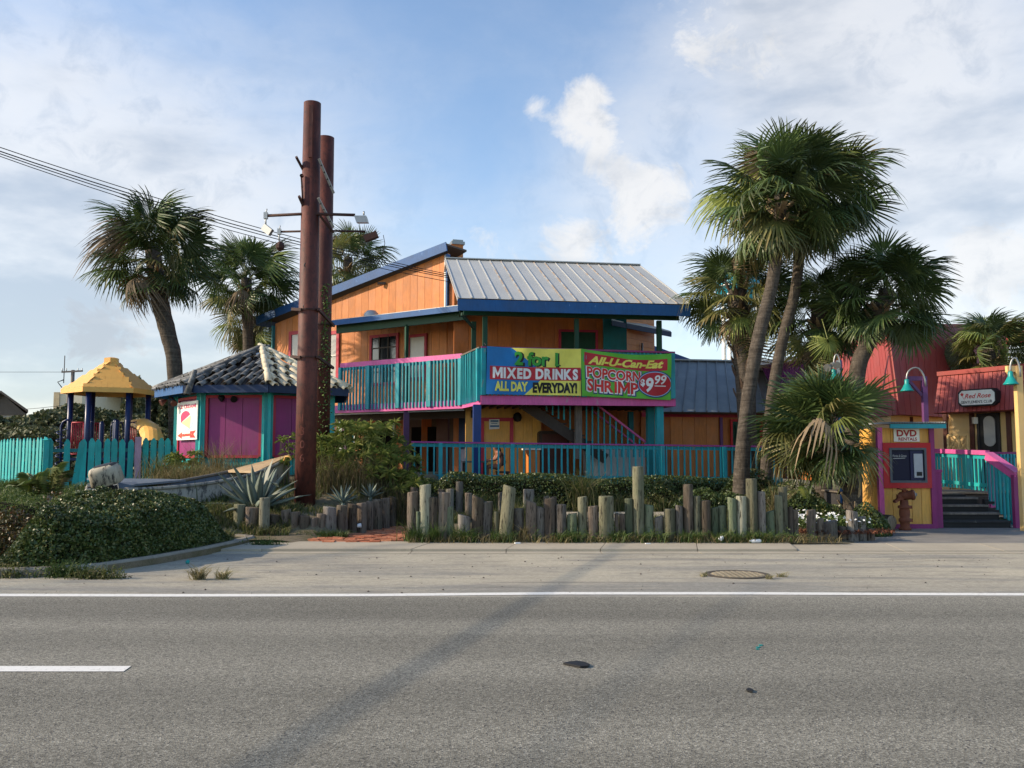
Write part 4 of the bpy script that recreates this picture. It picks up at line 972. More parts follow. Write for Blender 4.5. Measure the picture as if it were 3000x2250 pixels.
b = B(); b.box((10.9, ytop + 1.3, plz - .3), (5.1, 2.2, .45)); b.obj('deck_frame', M['stair'], pf)
er = thing('entry_railing', 'teal and pink railing along the platform behind the steps', 'railing', (10.0, ytop, plz))
ea_, ec_ = V((PX(2735, 23.4, 1.7), 23.4, P(2735, 1321, 23.4).z)), V((PX(2893, ytop + .05, 1.7), ytop + .05, P(2893, 1327, ytop).z))
hR = ec_.z - plz
railing(er, ea_ - V((0, 0, .05)), ec_ - V((0, 0, .05)), hR - .05, 0.05, 15, posts=(.62,), mat=M['teal_bright'], capw=.12, caph=.11, off=-.01, bw=.045, postw=.1)
b = B(); b.box((ec_.x + .04, ec_.y - .05, (ec_.z) / 2 + .2), (.13, .12, ec_.z - .40)); b.obj('newel_post', M['pink'], er)
sr = thing('step_handrail', 'sloping pink handrail with teal slats descending the charcoal steps', 'railing', (X1, SY, 0))
h0, h1 = V((PX(2897, ytop, 1.7), ytop, P(2897, 1327, ytop).z)), V((PX(2984, SY - .05, 1.2), SY - .05, P(2984, 1386, SY).z))
barp(h0, h1, .2, .05, 'handrail', M['pink'], sr); barp(h0 + V((-.08, 0, -.09)), h1 + V((-.08, 0, -.09)), .04, .15, 'side_rail', M['pink'], sr)
b = B(); b.box((h1.x - .04, h1.y + .06, h1.z / 2 - .03), (.15, .12, h1.z - .02)); b.obj('newel_post', M['magenta'], sr)
for k in range(8):
    t_ = (k + .35) / 8; p = h0.lerp(h1, t_); q0 = max(.06, plz * (1 - t_) - .16)
    b = B(); b.box((p.x - .02 - .03, p.y, (p.z - .16 + q0) / 2), (.045, .05, p.z - .16 - q0)); b.obj('baluster', M['teal_bright'] if k % 2 else M['teal'], sr)
b = B(); b.box((X0 + .02, SY + .02, .62), (.13, .12, 1.3)); b.box((X0 + .02, SY + .02, 1.29), (.17, .16, .07)); b.obj('newel_post', M['magenta'], sr)
fr = thing('platform_railing', 'shaded teal slatted railing at the far edge of the platform', 'railing', (11.4, 22.4, plz))
railing(fr, V((PX(2895, 22.6, 1.7), 22.6, h0.z - .02)), V((PX(3060, 22.6, 1.7), 22.6, h0.z - .02)), hR, 0.05, 17, mat=M['teal'], capw=.1, caph=.05, cap=M['magenta'])
# shiny things glimpsed behind the railing: parked motorcycle fairing
# ================================================================== gooseneck lamp posts
def gooseneck(top, hook, shade_c, r, root, shade_r=.2):
    """bent pipe from top (x,y,z) up and over to the shade"""
    top = V(top); s = V(shade_c); mid = (top + s) / 2; hgt = max(top.z, s.z) + hook
    pts = [top]
    for k in range(1, 11):
        a = math.pi * k / 10; w = (1 - math.cos(a)) / 2
        pts.append(V((top.x + (s.x - top.x) * w, top.y + (s.y - top.y) * w, top.z + (hgt - top.z) * math.sin(a) if a < math.pi / 2 else (s.z + .2) + (hgt - s.z - .2) * math.sin(a))))
    pts.append(s + V((0, 0, .12)))
    b = B(); b.tube(pts, r, 8); b.obj('gooseneck', M['steel'], root)
    b = B(); b.lathe([(.045, .16), (.055, .13), (.055, .05), (.075, .02), (shade_r * .75, -.06), (shade_r, -.11), (shade_r + .012, -.135), (shade_r - .01, -.13), (shade_r * .72, -.07), (.05, -.02)], s, 20); b.obj('shade', M['lampshade'], root)
def postlamp(name, label, px0, py0, py1, Y, mat, armpx, armpy, shadepx, shadepy, w=.12, hook=.5, r=.022, shade_r=.2, brace=True):
    base = V((PX(px0, Y, 1.5), Y, 0)); zt_ = P(px0, py0, Y).z
    root = thing(name, label, 'lamp post', base)
    b = B(); b.box((base.x, Y, zt_ / 2), (w, w, zt_)); b.obj('post', M[mat], root)
    if armpx:
        az = P(armpx, armpy, Y).z; ax_ = PX(armpx, Y, az)
        barp((base.x, Y - .0, az), (ax_, Y - .0, az), w * .7, w * .95, 'arm', M[mat], root)
        if brace: barp((base.x - w / 2 * (1 if ax_ < base.x else -1), Y, az - (abs(ax_ - base.x)) * .95), (base.x + (ax_ - base.x) * .85, Y, az - .05), w * .5, w * .6, 'brace', M[mat], root)
    s = P(shadepx, shadepy, Y - .05)
    gooseneck((base.x + .0, Y - w * .5 - .03, zt_ - .25), hook, s, r, root, shade_r)
    return root
postlamp('lamp_post', 'purple timber lamp post with aqua shade rising behind the kiosk', 2716, 1103, 1250, 21.9, 'purple', 2654, 1109, 2657, 1130, w=.115, hook=.45, shade_r=.15)
postlamp('lamp_post', 'yellow timber lamp post with aqua shade standing by the steps', 2994, 1072, 1500, 19.6, 'cream', 2948, 1081, 2961, 1109, w=.14, hook=.42, shade_r=.15)
bl_ = postlamp('lamp_post', 'blue lamp post with white gooseneck and twin silver floodlights', 2467, 1056, 1200, 22.6, 'blue', None, 0, 2443, 1100, w=.11, hook=.40, shade_r=.16)
b = B(); c_ = P(2447, 1068, 22.4); b.box(c_, (.2, .14, .1)); b.lathe([(.03, 0), (.05, .08), (.10, .2), (.10, .22)], c_ + V((-.12, -.05, -.02)), 12, axis=(-.7, -.6, -.4)); b.lathe([(.03, 0), (.05, .08), (.09, .18)], c_ + V((.02, -.06, .02)), 12, axis=(-.3, -.8, -.3)); b.obj('floodlight', M['steel'], bl_)
b = B(); b.box((PX(2456, 22.6, 3), 22.55, P(2450, 1085, 22.6).z), (.09, .06, .5)); b.obj('conduit', M['gutter'], bl_)
# ================================================================== ice cream hut
HS = 1.76; HC = V((-6.96, 25.0, 0)); ANG0 = -5.8
def hv(k, r):      # octagon corners; k=1,2 are the ends of the front face
    if k % 8 in (4, 5):      # the side by the poles is cut short
        return hv(3, r) + V((-.21, .978, 0)) * (1.5 if k % 8 == 4 else 2.9)
    a = RAD(ANG0 - 90 + 45 * (k - 1.5)); return HC + V((math.cos(a) * r, math.sin(a) * r, 0))
HR = HS / (2 * math.sin(RAD(22.5))); HE = HR + .62
HB, HT_, HF = 1.0, 3.26, 3.42
hut = thing('ice_cream_hut', 'small octagonal teal hut with magenta shutters and clay tiled roof', 'hut', z(HC, HB))
M['tile_grey'] = (lambda t: t.fin(t.var(t.mix(t.step(t.noise(5, 7, 0.7), 0.42, 0.72), (0.075, 0.078, 0.08), (0.27, 0.275, 0.27)), t.math('FRACT', t.math('MULTIPLY', t.rnd, 5.3)), .35), 0.7, 0.4))(NT('weathered grey clay tile'))
M['tile_cream'] = (lambda t: t.fin(t.var(t.mix(t.step(t.noise(6, 7, 0.7), 0.45, 0.75), (0.76, 0.66, 0.47), (0.60, 0.50, 0.34)), t.math('FRACT', t.math('MULTIPLY', t.rnd, 5.3)), .12), 0.8, 0.25))(NT('pale sanded clay tile'))
for k in range(8):
    a_, c_ = hv(k, HR), hv(k + 1, HR); d = (c_ - a_).normalized(); n = V((d.y, -d.x, 0)); L = (c_ - a_).length
    slab([z(a_, HB - .6), z(c_, HB - .6), z(c_, HT_), z(a_, HT_)], -n * .06, 'wall', M['teal_bright'], hut)
    if k not in (0, 1, 2, 7): continue
    b = B(); b.box(z(a_, (HB - .5 + HT_) / 2) + n * .03, (.24, .10, HT_ - HB + .5), math.atan2(d.y, d.x)); b.obj('corner_board', M['teal_bright'], hut)
    b = B(); b.box(z(c_, (HB - .5 + HT_) / 2) + n * .03, (.24, .10, HT_ - HB + .5), math.atan2(d.y, d.x)); b.obj('corner_board', M['teal_bright'], hut)
    m0, m1 = a_ + d * .16, c_ - d * .16; zb = 1.62
    boards(z(a_ + d * .13, HB - .5), z(c_ - d * .13, HB - .5), z(c_ - d * .13, zb - .06), z(a_ + d * .13, zb - .06), 5, .02, M['teal_bright'], hut)
    b = B()
    for p, q in ((z(m0, zb), z(m0, HT_ - .06)), (z(m1, zb), z(m1, HT_ - .06))): b.bar(p + n * .035, q + n * .035, .07, .07, n)
    for h in (zb, HT_ - .09): b.bar(z(m0 + d * .035, h) + n * .036, z(m1 - d * .035, h) + n * .036, .07, .07, V((0, 0, 1)))
    sh = b.obj('shutter_frame', M['crimson'], hut)
    boards(z(m0 + d * .04, zb + .04), z(m1 - d * .04, zb + .04), z(m1 - d * .04, HT_ - .13), z(m0 + d * .04, HT_ - .13), 3, .03, M['magenta'], sh, 'shutter_board', .012)
# roof deck, fascia, tiles
ap = z(HC + V((-.12, -.1, 0)), P(745, 1024, 24.9).z)
b = B(); ev = [z(hv(k, HE), HF) for k in range(8)]
b.add(ev + [ap + V((0, 0, -.12))], [(k, (k + 1) % 8, 8) for k in range(8)] + [tuple(range(7, -1, -1))]); rfo = b.obj('roof', M['soffit'], hut)
for k in range(8):
    a_, c_ = hv(k, HE), hv(k + 1, HE); barp(z(a_, HF - .09), z(c_, HF - .09), .045, .2, 'fascia_board', M['blue_dark' if k in (1, 2) else 'blue'], hut)  # front faces get their shade painted in as a darker blue
def tilemesh(name, mat, L=.60, r0=.088, r1=.066):
    b = B(); n = 7; vs = []
    for (x, r) in ((0, r0), (L, r1)):
        for j in range(n):
            t = math.pi * j / (n - 1); vs += [V((x, math.cos(t) * r, math.sin(t) * r * .95))]
    m = 2 * n
    inner = []
    for (x, r) in ((0, r0 - .016), (L, r1 - .016)):
        for j in range(n):
            t = math.pi * j / (n - 1); inner += [V((x, math.cos(t) * r, math.sin(t) * r * .95))]
    fs = [(j, j + 1, n + j + 1, n + j) for j in range(n - 1)] + [(m + j + 1, m + j, m + n + j, m + n + j + 1) for j in range(n - 1)] + [(j + 1, j, m + j, m + j + 1) for j in range(n - 1)]
    b.add(vs + inner, fs, [True] * (2 * n - 2) + [False] * (n - 1)); return b.mesh(name, mat)
tg, tc_ = tilemesh('tile', M['tile_grey']), tilemesh('tile', M['tile_cream'])
for k in (7, 0, 1, 2, 3):
    e0_, e1_ = z(hv(k, HE), HF), z(hv(k + 1, HE), HF); mid = (e0_ + e1_) / 2; up = (ap - mid); SL = up.length; up.normalize()
    d = (e1_ - e0_).normalized(); nn = d.cross(up).normalized(); W = (e1_ - e0_).length
    if nn.z < 0: nn = -nn
    rows = 5; pitch = SL / rows
    for r in range(rows):
        sp = r * pitch; wr = W * (1 - (sp + .1) / SL)
        ncol = max(1, int(wr / .160)); 
        for c in range(ncol):
            if R.random() < .05 and r > 0: continue
            x = (c + .5 - ncol / 2) * (wr / ncol) if ncol > 1 else 0
            for lay in (0, 1):
                xx = x
                if abs(xx) > wr / 2: continue
                o = mid + d * xx + up * (sp - .10 + R.uniform(-.045, .045) + (pitch * .46 if c % 2 else 0)) + nn * (.055 if c % 2 else .035)
                X = (up + d * R.uniform(-.07, .07) - nn * (.055 + R.uniform(-.02, .03))).normalized(); Y = nn.cross(X).normalized(); Z = X.cross(Y)
                if not lay: continue
                q = put('tile', tc_ if k == 2 or (k == 3) else tg, rfo, None)
                Mx = Matrix((X, Y, Z)).transposed().to_4x4(); q.rotation_euler = Mx.to_euler(); q.location = o; s_ = R.uniform(.94, 1.06); q.scale = (s_, s_, s_)
            if True:
                pass
    # hip tiles
    hp = z(hv(k + 1, HE), HF); hd = (ap - hp); HL = hd.length; hd.normalize()
    for j in range(int(HL / .4)):
        o = hp + hd * (j * .4 - .05) + V((0, 0, .06)); X = (hd + V((0, 0, .06))).normalized(); Y = V((0, 0, 1)).cross(X).normalized(); Z = X.cross(Y)
        q = put('tile', tc_ if k in (1, 2, 3) else tg, rfo); q.rotation_euler = Matrix((X, Y, Z)).transposed().to_euler(); q.location = o; q.scale = (1, 1.15, 1.1)
# under-tile lining so the gaps read as clay
b = B()
for k in range(8):
    a_, c_ = z(hv(k, HE), HF + .015), z(hv(k + 1, HE), HF + .015); b.face([a_, c_, ap + V((0, 0, -.09))])
b.obj('roof_lining', M['darkwood'], hut)
# loose slipped tile hanging at the eave
lt = put('loose_tile', tg, None, V(P(536, 1150, 22.4))); lt.rotation_euler = (0.2, RAD(-78), RAD(-20)); lt.scale = (1.4, 1, 1)
p0, p1 = P(548, 1157, 22.28), P(566, 1104, 22.46); X = (p1 - p0).normalized(); Y = V((1, -.3, 0)).normalized(); Z = X.cross(Y).normalized(); Y = Z.cross(X)
if Z.y > 0: Z = -Z; Y = -Y
lt.rotation_euler = Matrix((X, Y, Z)).transposed().to_euler(); lt.location = p0; lt.scale = (1.15, 1.1, 1.1)
tag(lt, 'loose grey clay tile slipped down over the blue fascia of the hut', 'roof tile')
# eave floodlights on the hut
for px, py, lab, mm in ((498, 1172, 'bronze floodlight under the eave at the corner of the hut nearest the picket fence', 0), (672, 1160, 'small black floodlight pair over the middle magenta shutter', 1)):
    c_ = P(px, py, 22.9 if mm else 23.9); fl = thing('floodlight', lab, 'floodlight', c_)
    for sg in (-1, 1):
        b = B(); b.lathe([(.02, -.02), (.04, .03), (.085, .13), (.09, .17)], c_ + V((sg * .10, 0, 0)), 12, axis=(sg * .5 - .2, -.6, -.55)); b.obj('lamp_head', M['brown'] if not mm else M['black'], fl)
    b = B(); b.box(c_ + V((0, .06, .06)), (.1, .08, .06)); b.tube([c_ + V((0, .05, .06)), c_ + V((0, .12, .2))], .015, 6); b.obj('bracket', M['black'], fl)
    # ice cream sign on the left face
a_, c_ = hv(0, HR), hv(1, HR); d = (c_ - a_).normalized(); n = V((d.y, -d.x, 0))
if n.dot(V((0, 0, 0)) - a_) < 0: n = -n
def HP(px, py, o): return onplane(px, py, a_ + n * o, n)
q4 = [HP(519, 1290, .12), HP(578, 1292, .12), HP(583, 1178, .12), HP(522, 1181, .12)]
o_ = V((q4[0].x, q4[0].y, q4[0].z)); iw = ((q4[1] - q4[0]).dot(d)); ih = q4[3].z - q4[0].z
isg = thing('ice_cream_sign', 'white ice cream sign with red arrow on the sunlit face of the hut', 'sign', o_)
ipl = lambda u0, v0, oo: (lambda u, v: o_ + d * (u0 + u) + V((0, 0, v0 + v)) + n * oo)
slab([ipl(0, 0, 0)(u, v) for u, v in ((0, 0), (iw, 0), (iw, ih), (0, ih))], n * .02, 'sign_board', M['signwhite'], isg)
PK = plain('raspberry sign vinyl', (206, 30, 92), .45); RD2 = plain('scarlet sign vinyl', (222, 52, 36), .45); CR2 = plain('cone cream vinyl', (240, 206, 150), .5); LB2 = plain('pale blue vinyl', (170, 214, 232), .5)
letter('ICE CREAM!', ih * .095, ipl(iw * .5, ih * .83, .026), PK, isg, fit=iw * .88, bold=.03)
el = lambda cx, cy, rx, ry, oo, t0=0, t1=360, nn=28: [ipl(iw * cx + math.cos(RAD(t0 + (t1 - t0) * k / nn)) * iw * rx, ih * cy + math.sin(RAD(t0 + (t1 - t0) * k / nn)) * ih * ry, oo)(0, 0) for k in range(nn + 1)]
b = B(); b.face(el(.52, .50, .31, .255, .024)[:-1]); b.obj('balloon', LB2, isg)
b = B(); b.face(el(.53, .50, .26, .225, .026)[:-1]); b.obj('balloon_inner', M['signwhite'], isg)
b = B(); b.face(el(.44, .60, .24, .16, .028, 20, 200)[:-1] + [ipl(iw * .22, ih * .46, .028)(0, 0)]); b.obj('scoop', PK, isg)
b = B(); b.face([ipl(iw * .24, ih * .455, .030)(0, 0), ipl(iw * .70, ih * .62, .030)(0, 0), ipl(iw * .66, ih * .29, .030)(0, 0)]); b.obj('cone', CR2, isg)
b = B(); ar_ = [(.05, .12), (.30, .21), (.26, .155), (.70, .165), (.66, .215), (.96, .235), (.84, .14), (.95, .045), (.66, .055), (.70, .10), (.26, .09), (.30, .03)]
b.face([ipl(iw * u, ih * v, .026)(0, 0) for u, v in ar_]); b.obj('arrow', RD2, isg)
b = B()
for u in range(9):
    c0 = ipl(iw * (.16 + u * .09), ih * (.125 + .012 * (u % 2)), .029)(0, 0); b.box(c0, (.02, .02, .02), ax=(d, n, V((0, 0, 1))))
b.obj('arrow_bulbs', CR2, isg)
# ================================================================== picket fence
def picketmesh(mat, w=.15, h=1.40):
    b = B(); t = .022; out = [(-w / 2, 0), (w / 2, 0), (w / 2, h - .10), (w * .20, h - .02), (0, h), (-w * .20, h - .02), (-w / 2, h - .10)]
    b.prism([V((x, -t / 2, y)) for x, y in out], (0, t, 0)); return b.mesh('picket', mat)
pm = picketmesh(M['teal_bright'])
fc = V((PX(137, 23.2, 2.0), 23.2, 0)); fl_ = V((PX(-60, 26.6, 2.0), 26.6, 0)); fl_ = fc + (fl_ - fc) * 2.0; fr_ = V((PX(505, 24.3, 2.0), 24.3, 0))
def fence(name, label, p, q, n, rail_side, gaps=(), lean=()):
    root = thing(name, label, 'fence', z(p, bz(p.x, p.y))); d = (q - p).normalized(); nr = V((d.y, -d.x, 0))
    if nr.dot(-p) < 0: nr = -nr
    rz = math.atan2(d.y, d.x); zt = 2.09
    for h in (1.78, 1.02): barp(z(p, h) - nr * .03, z(q, h + .03) - nr * .03, .04, .09, 'fence_rail', M['teal_dark'], root)
    for s in np.linspace(0.01, .99, max(2, int((q - p).length / 1.8) + 1)):
        c = p.lerp(q, float(s)) - nr * .10; b = B(); b.box(z(c, 1.2), (.09, .09, 1.45), rz); b.obj('fence_post', M['teal_dark'], root)
    for i in range(n):
        if i in gaps: continue
        c = p.lerp(q, (i + .5) / n); ln = lean.get(i, R.uniform(-.018, .018)) if lean else R.uniform(-.018, .018)
        put('picket', pm, root, (c.x, c.y, zt - 1.40 + R.uniform(-.025, .02) + .04 * (i / n)), (0, ln, rz))
    return root
fence('picket_fence', 'teal picket fence running from the corner post to the ice cream hut', fc, fr_, 16, 1, gaps=(1,), lean={3: .13})
fence('picket_fence', 'sunlit end of teal picket fence angling away from the corner post', fl_, fc, 42, 1)
cpn = fc + V((.02, -.05, 0)); b = B(); b.box(z(cpn, 1.3), (.13, .13, 1.5), .5); b.add([z(cpn, 2.05) + V((x, y, 0)) for x, y in ((-.08, -.08), (.08, -.08), (.08, .08), (-.08, .08))] + [z(cpn, 2.13)], [(0, 1, 4), (1, 2, 4), (2, 3, 4), (3, 0, 4), (3, 2, 1, 0)])
tag(b.obj('corner_post', M['teal_bright']), 'stout teal post at the corner where both picket fences meet', 'post')
fpx = fr_.lerp(fc, .27); b = B(); b.box(z(fpx, 1.5) + V((0, -.08, 0)), (.16, .10, 1.3), .3); tag(b.obj('board', paint('faded mauve board', (150, 128, 150), wear=(110, 100, 100), wearamt=.1)), 'faded mauve board standing against the teal picket fence', 'board')
pl_ = fr_.lerp(fc, .16)
for i, (s, h) in enumerate(((.185, 1.32), (.105, 1.26))):
    c = fr_.lerp(fc, s); b = B(); b.box(z(c, h) + V((.02, .25, 0)), (.07, .05, .42)); tag(b.obj('striped_panel', paint('faded red striped panel', (190, 80, 96))), ('taller' if i == 0 else 'shorter') + ' faded red panel seen through gaps in the teal pickets', 'panel')
# ================================================================== playground tower
PY = 27.8
pgx = PX(322, PY, 3.2); pg = thing('playground_tower', 'playground tower with yellow shingled roof on dark blue posts', 'playground', (pgx, PY, .9))
M['pgyellow'] = plain('playground yellow', (230, 174, 92), .5); M['pgblue'] = plain('playground blue', (13, 34, 80), .35); M['pgred'] = plain('playground red', (176, 48, 60), .4)
RR = (PX(452, PY, 3.4) - PX(198, PY, 3.4)) / 2 * 1.02
pv = lambda k, r: V((pgx + math.cos(RAD(-68 + 60 * (k - .5))) * r, PY + math.sin(RAD(-68 + 60 * (k - .5))) * r, 0))
ez_, tz_ = P(320, 1137, PY - 1.1).z, P(345, 1066, PY).z
tr_ = .22
nrow = 10
b = B(); rimh = .15
for k in range(6):
    a_, c_ = pv(k, RR), pv(k + 1, RR); b.face([z(a_, ez_), z(c_, ez_), z(pv(k + 1, tr_), tz_), z(pv(k, tr_), tz_)])
pr = b.obj('roof', M['pgyellow'], pg)
for k in range(6): barp(z(pv(k, RR), ez_ - .05), z(pv(k + 1, RR), ez_ - .05), .03, rimh, 'roof_rim', M['pgyellow'], pg)
b = B(); b.lathe([(tr_ * 1.05, 0), (tr_ * 1.05, .20), (tr_ * .5, .23)], z(V((pgx, PY, 0)), tz_ - .03), 6, sm=False); b.obj('roof_cap', M['pgyellow'], pg)
shm = []
b = B(); wS, hS, tS = .175, .2, .010
b.prism([V((-wS / 2, 0, hS * .9)), V((-wS / 2, 0, hS * .35)), V((-wS * .38, 0, hS * .12)), V((-wS * .18, 0, .01)), V((0, 0, 0)), V((wS * .18, 0, .01)), V((wS * .38, 0, hS * .12)), V((wS / 2, 0, hS * .35)), V((wS / 2, 0, hS * .9))], (0, -tS, 0)); shg = b.mesh('shingle', M['pgyellow'])
for k in (4, 5, 0, 1, 2):
    a_, c_ = pv(k, RR), pv(k + 1, RR); a2, c2 = pv(k, tr_), pv(k + 1, tr_)
    lo, hi = z((a_ + c_) / 2, ez_), z((a2 + c2) / 2, tz_); up = (hi - lo); SL = up.length; up.normalize(); d = (c_ - a_).normalized(); nn = d.cross(up).normalized()
    if nn.z < 0: nn = -nn
    if nn.dot(V((0, 0, EYE)) - lo) < -1.0: continue
    for r in range(nrow):
        f = r / nrow; wd = (c_ - a_).length * (1 - f) + (c2 - a2).length * f; m = max(1, int(wd / .165))
        for j in range(m):
            x = (j + .5 - m / 2) * .165 + (.04 if r % 2 else -.04)
            if abs(x) > wd / 2 - .045: continue
            o = lo + up * (SL * f) + d * x + nn * (.006 + .003 * (r % 2)); Y = (-nn + up * .05).normalized(); Z = (up + nn * .05).normalized(); X = Y.cross(Z)
            q = put('shingle', shg, pr); q.rotation_euler = Matrix((X, Y, Z)).transposed().to_euler(); q.location = o
for k in range(6):
    p = pv(k, RR * .80); b = B(); b.tube([z(p, .8), z(p, ez_ + .05)], .085, 10); b.obj('post', M['pgblue'], pg)
for px, py0, y in ((299, 1234, 27.3), (338, 1228, 28.5), (343, 1228, 27.5)):
    t_ = P(px, py0, y); b = B(); b.lathe([(.075, .6 - t_.z + .3), (.075, -.08), (.05, -.02), (.0, 0)], t_, 10, caps=False); b.obj('short_post', M['pgblue'], pg)
# red barred panels, deck
def bars(px0, px1, py0, py1, Y, mat, name, n):
    a_, c_ = P(px0, py0, Y), P(px1, py0, Y + .1); zb = P(px0, py1, Y).z
    b = B(); b.tube([a_, c_], .022, 6); b.tube([z(a_, zb), z(c_, zb)], .022, 6)
    for i in range(n): p = a_.lerp(c_, i / (n - 1)); b.tube([p, z(p, zb)], .016, 5)
    b.obj(name, M[mat], pg)
bars(211, 263, 1238, 1330, 26.9, 'pgred', 'barred_panel', 11); bars(245, 290, 1240, 1330, 28.8, 'pgred', 'barred_panel', 8); bars(384, 400, 1240, 1330, 27.7, 'pgred', 'barred_panel', 4)
b = B(); b.box((pgx, PY, 1.55), (1.9, 1.7, .08)); b.obj('platform', M['pgblue'], pg)
for px0, py0, px1, py1, Y in ((263, 1236, 276, 1236, 27.1), (400, 1236, 370, 1240, 27.2), (345, 1252, 360, 1300, 28.3)):
    b = B(); b.tube([P(px0, py0, Y), P(px1, py1, Y)], .02, 6); b.obj('rail_tube', M['pgblue'], pg)
# spiral climber
b = B(); c_ = P(178, 1300, 27.2); pts = [P(207, 1231, 27.2), P(196, 1230, 27.2), P(185, 1236, 27.2), P(179, 1250, 27.2), P(178, 1290, 27.2), P(178, 1400, 27.2)]; b.tube(pts, .035, 8)
zz0, zz1 = P(178, 1255, 27.2).z, P(178, 1390, 27.2).z
b.tube([V((c_.x + math.cos(t) * .13, 27.2 + math.sin(t) * .13, zz0 + (zz1 - zz0) * t / (2 * math.pi * 6))) for t in np.linspace(0, 2 * math.pi * 6, 80)], .018, 6); b.obj('spiral_climber', M['pgblue'], pg)
for px in (325, 347):
    b = B(); p = P(px, 1240, 28.1); b.tube([P(px, 1340, 28.1), P(px, 1250, 28.1), P(px + 4, 1238, 28.1), P(px + 10, 1236, 28.2), P(px + 14, 1250, 28.3), P(px + 14, 1330, 28.3)], .022, 6); b.obj('grab_bar', M['pgblue'], pg)
# slide: curved yellow chute
b = B(); path = [P(400, 1252, 27.9), P(420, 1250, 27.6), P(438, 1262, 27.1), P(446, 1282, 26.6), P(448, 1310, 26.2)]
prev = None; nseg = 9
for i, p in enumerate(path):
    dd = (path[min(i + 1, 4)] - path[max(i - 1, 0)]).normalized(); sd_ = dd.cross(V((0, 0, 1))).normalized(); ud = sd_.cross(dd).normalized()
    ring = [p + sd_ * (math.cos(t) * .32) + ud * (math.sin(t) * .26) for t in [math.pi * .02 + math.pi * .96 * j / (nseg - 1) for j in range(nseg)]]
    if prev:
        for j in range(nseg - 1): b.add([prev[j], prev[j + 1], ring[j + 1], ring[j]], [(0, 1, 2, 3)], True)
    prev = ring
b.obj('slide_hood', M['pgyellow'], pg)
# ================================================================== boat and outboard motor
stn = G(350, 1437, .95); stn = P(352, 1437, 17.4); bow = P(905, 1338, 20.7)
M['hull'] = paint('peeling pale hull paint', (158, 154, 142), wear=(84, 84, 82), wearamt=.17, var=.15, rough=.8, dirt=.4)
M['hull_in'] = paint('blue grey boat interior', (96, 108, 122), wear=(150, 154, 156), wearamt=.05, rough=.7)
bd = (bow - stn); bL = bd.length; bx = V((bd.x, bd.y, 0)).normalized(); by = V((-bx.y, bx.x, 0))
rise_ = bow.z - stn.z
boat = thing('derelict_boat', 'derelict pale skiff with peeling hull aground among the weeds', 'boat', z(stn, .6))
secs = []; NS = 14
for i in range(NS + 1):
    t = i / NS; w = .78 * (1 - max(0, (t - .45) / .55) ** 2.2 * .96); c = stn + bd * t + by * .78; c.z = stn.z + rise_ * (t ** 2.4) + .0
    secs.append((c, w))
def strip_obj(rows, name, mat, th=.02):
    b = B(); n = len(rows[0]); vs = [p for r in rows for p in r]
    b.add(vs, [(i * n + j, i * n + j + 1, (i + 1) * n + j + 1, (i + 1) * n + j) for i in range(len(rows) - 1) for j in range(n - 1)], True); o = b.obj(name, mat, boat)
    s = o.modifiers.new('thick', 'SOLIDIFY'); s.thickness = th; return o
sid = lambda c, w, sg, f: c + by * (sg * w * (1 - .16 * f)) + V((0, 0, -.92 * f))
strip_obj([[sid(c, w, -1, 0), sid(c, w, -1, .5), sid(c, w, -1, 1), c + V((0, 0, -1.0))] for c, w in secs], 'hull_side', M['hull'])
strip_obj([[sid(c, w, 1, 0), sid(c, w, 1, .5), sid(c, w, 1, 1), c + V((0, 0, -1.0))] for c, w in secs], 'hull_side', M['hull_in'])
for sg in (-1, 1):
    b = B(); b.tube([sid(c, w, sg, 0) + V((0, 0, .015)) for c, w in secs], .038, 8); b.obj('gunwale', M['greywood'] if sg > 0 else M['hull'], boat)
c, w = secs[0]; slab([c + by * -w, c + by * w, c + by * w * .8 + V((0, 0, -.92)), c + by * -w * .8 + V((0, 0, -.92))], bx * .05, 'transom', M['hull_in'], boat)
slab([secs[0][0] + by * (-w * .98) + V((0, 0, .02)), secs[1][0] + by * (-w * .98) + V((0, 0, .02)) + V((0, 0, .10)), secs[5][0] + by * (-w * .5) + V((0, 0, .12)), secs[5][0] + by * (w * .9) + V((0, 0, .12)), secs[0][0] + by * (w * .95) + V((0, 0, .22)), secs[0][0] + by * (-w * .8) + V((0, 0, .2))], V((0, 0, -.04)), 'stern_deck', M['hull_in'], boat)
slab([secs[10][0] + by * -secs[10][1], secs[10][0] + by * secs[10][1], secs[14][0] + by * secs[14][1], secs[14][0] - by * secs[14][1]], V((0, 0, .05)), 'bow_deck', paint('tan bow deck', (176, 150, 112), wear=(120, 110, 95), wearamt=.1), boat)
b = B(); c_ = P(832, 1350, 20.0); b.tube([c_, c_ + V((.03, 0, .09)), c_ + V((.13, 0, .1)), c_ + V((.16, 0, .02))], .022, 8); b.obj('bow_handle', M['pgyellow'], boat)
om = P(310, 1392, 17.2); ob = thing('outboard_motor', 'tilted old outboard motor with battered white cowl beside the boat', 'outboard motor', z(om, .7))
M['cowl'] = paint('battered white cowl', (172, 164, 144), wear=(28, 28, 30), wearamt=.15, var=.1)
ax = (V((.93, 0.05, .22)).normalized(), V((-.05, .97, .25)).normalized(), V((-.20, -.25, .94)).normalized())
b = B(); n = 10
rings = []
for zz, sc in ((-.19, .86), (-.15, 1.0), (.10, .97), (.17, .86), (.20, .6)):
    ring = []
    for k in range(16):
        t = 2 * math.pi * k / 16; cx, cy = math.cos(t), math.sin(t); e = .55
        x = math.copysign(abs(cx) ** e, cx) * .29 * sc; y = math.copysign(abs(cy) ** e, cy) * .19 * sc
        ring.append(om + ax[0] * x + ax[1] * y + ax[2] * zz)
    rings.append(ring)
vs = [p for r in rings for p in r]
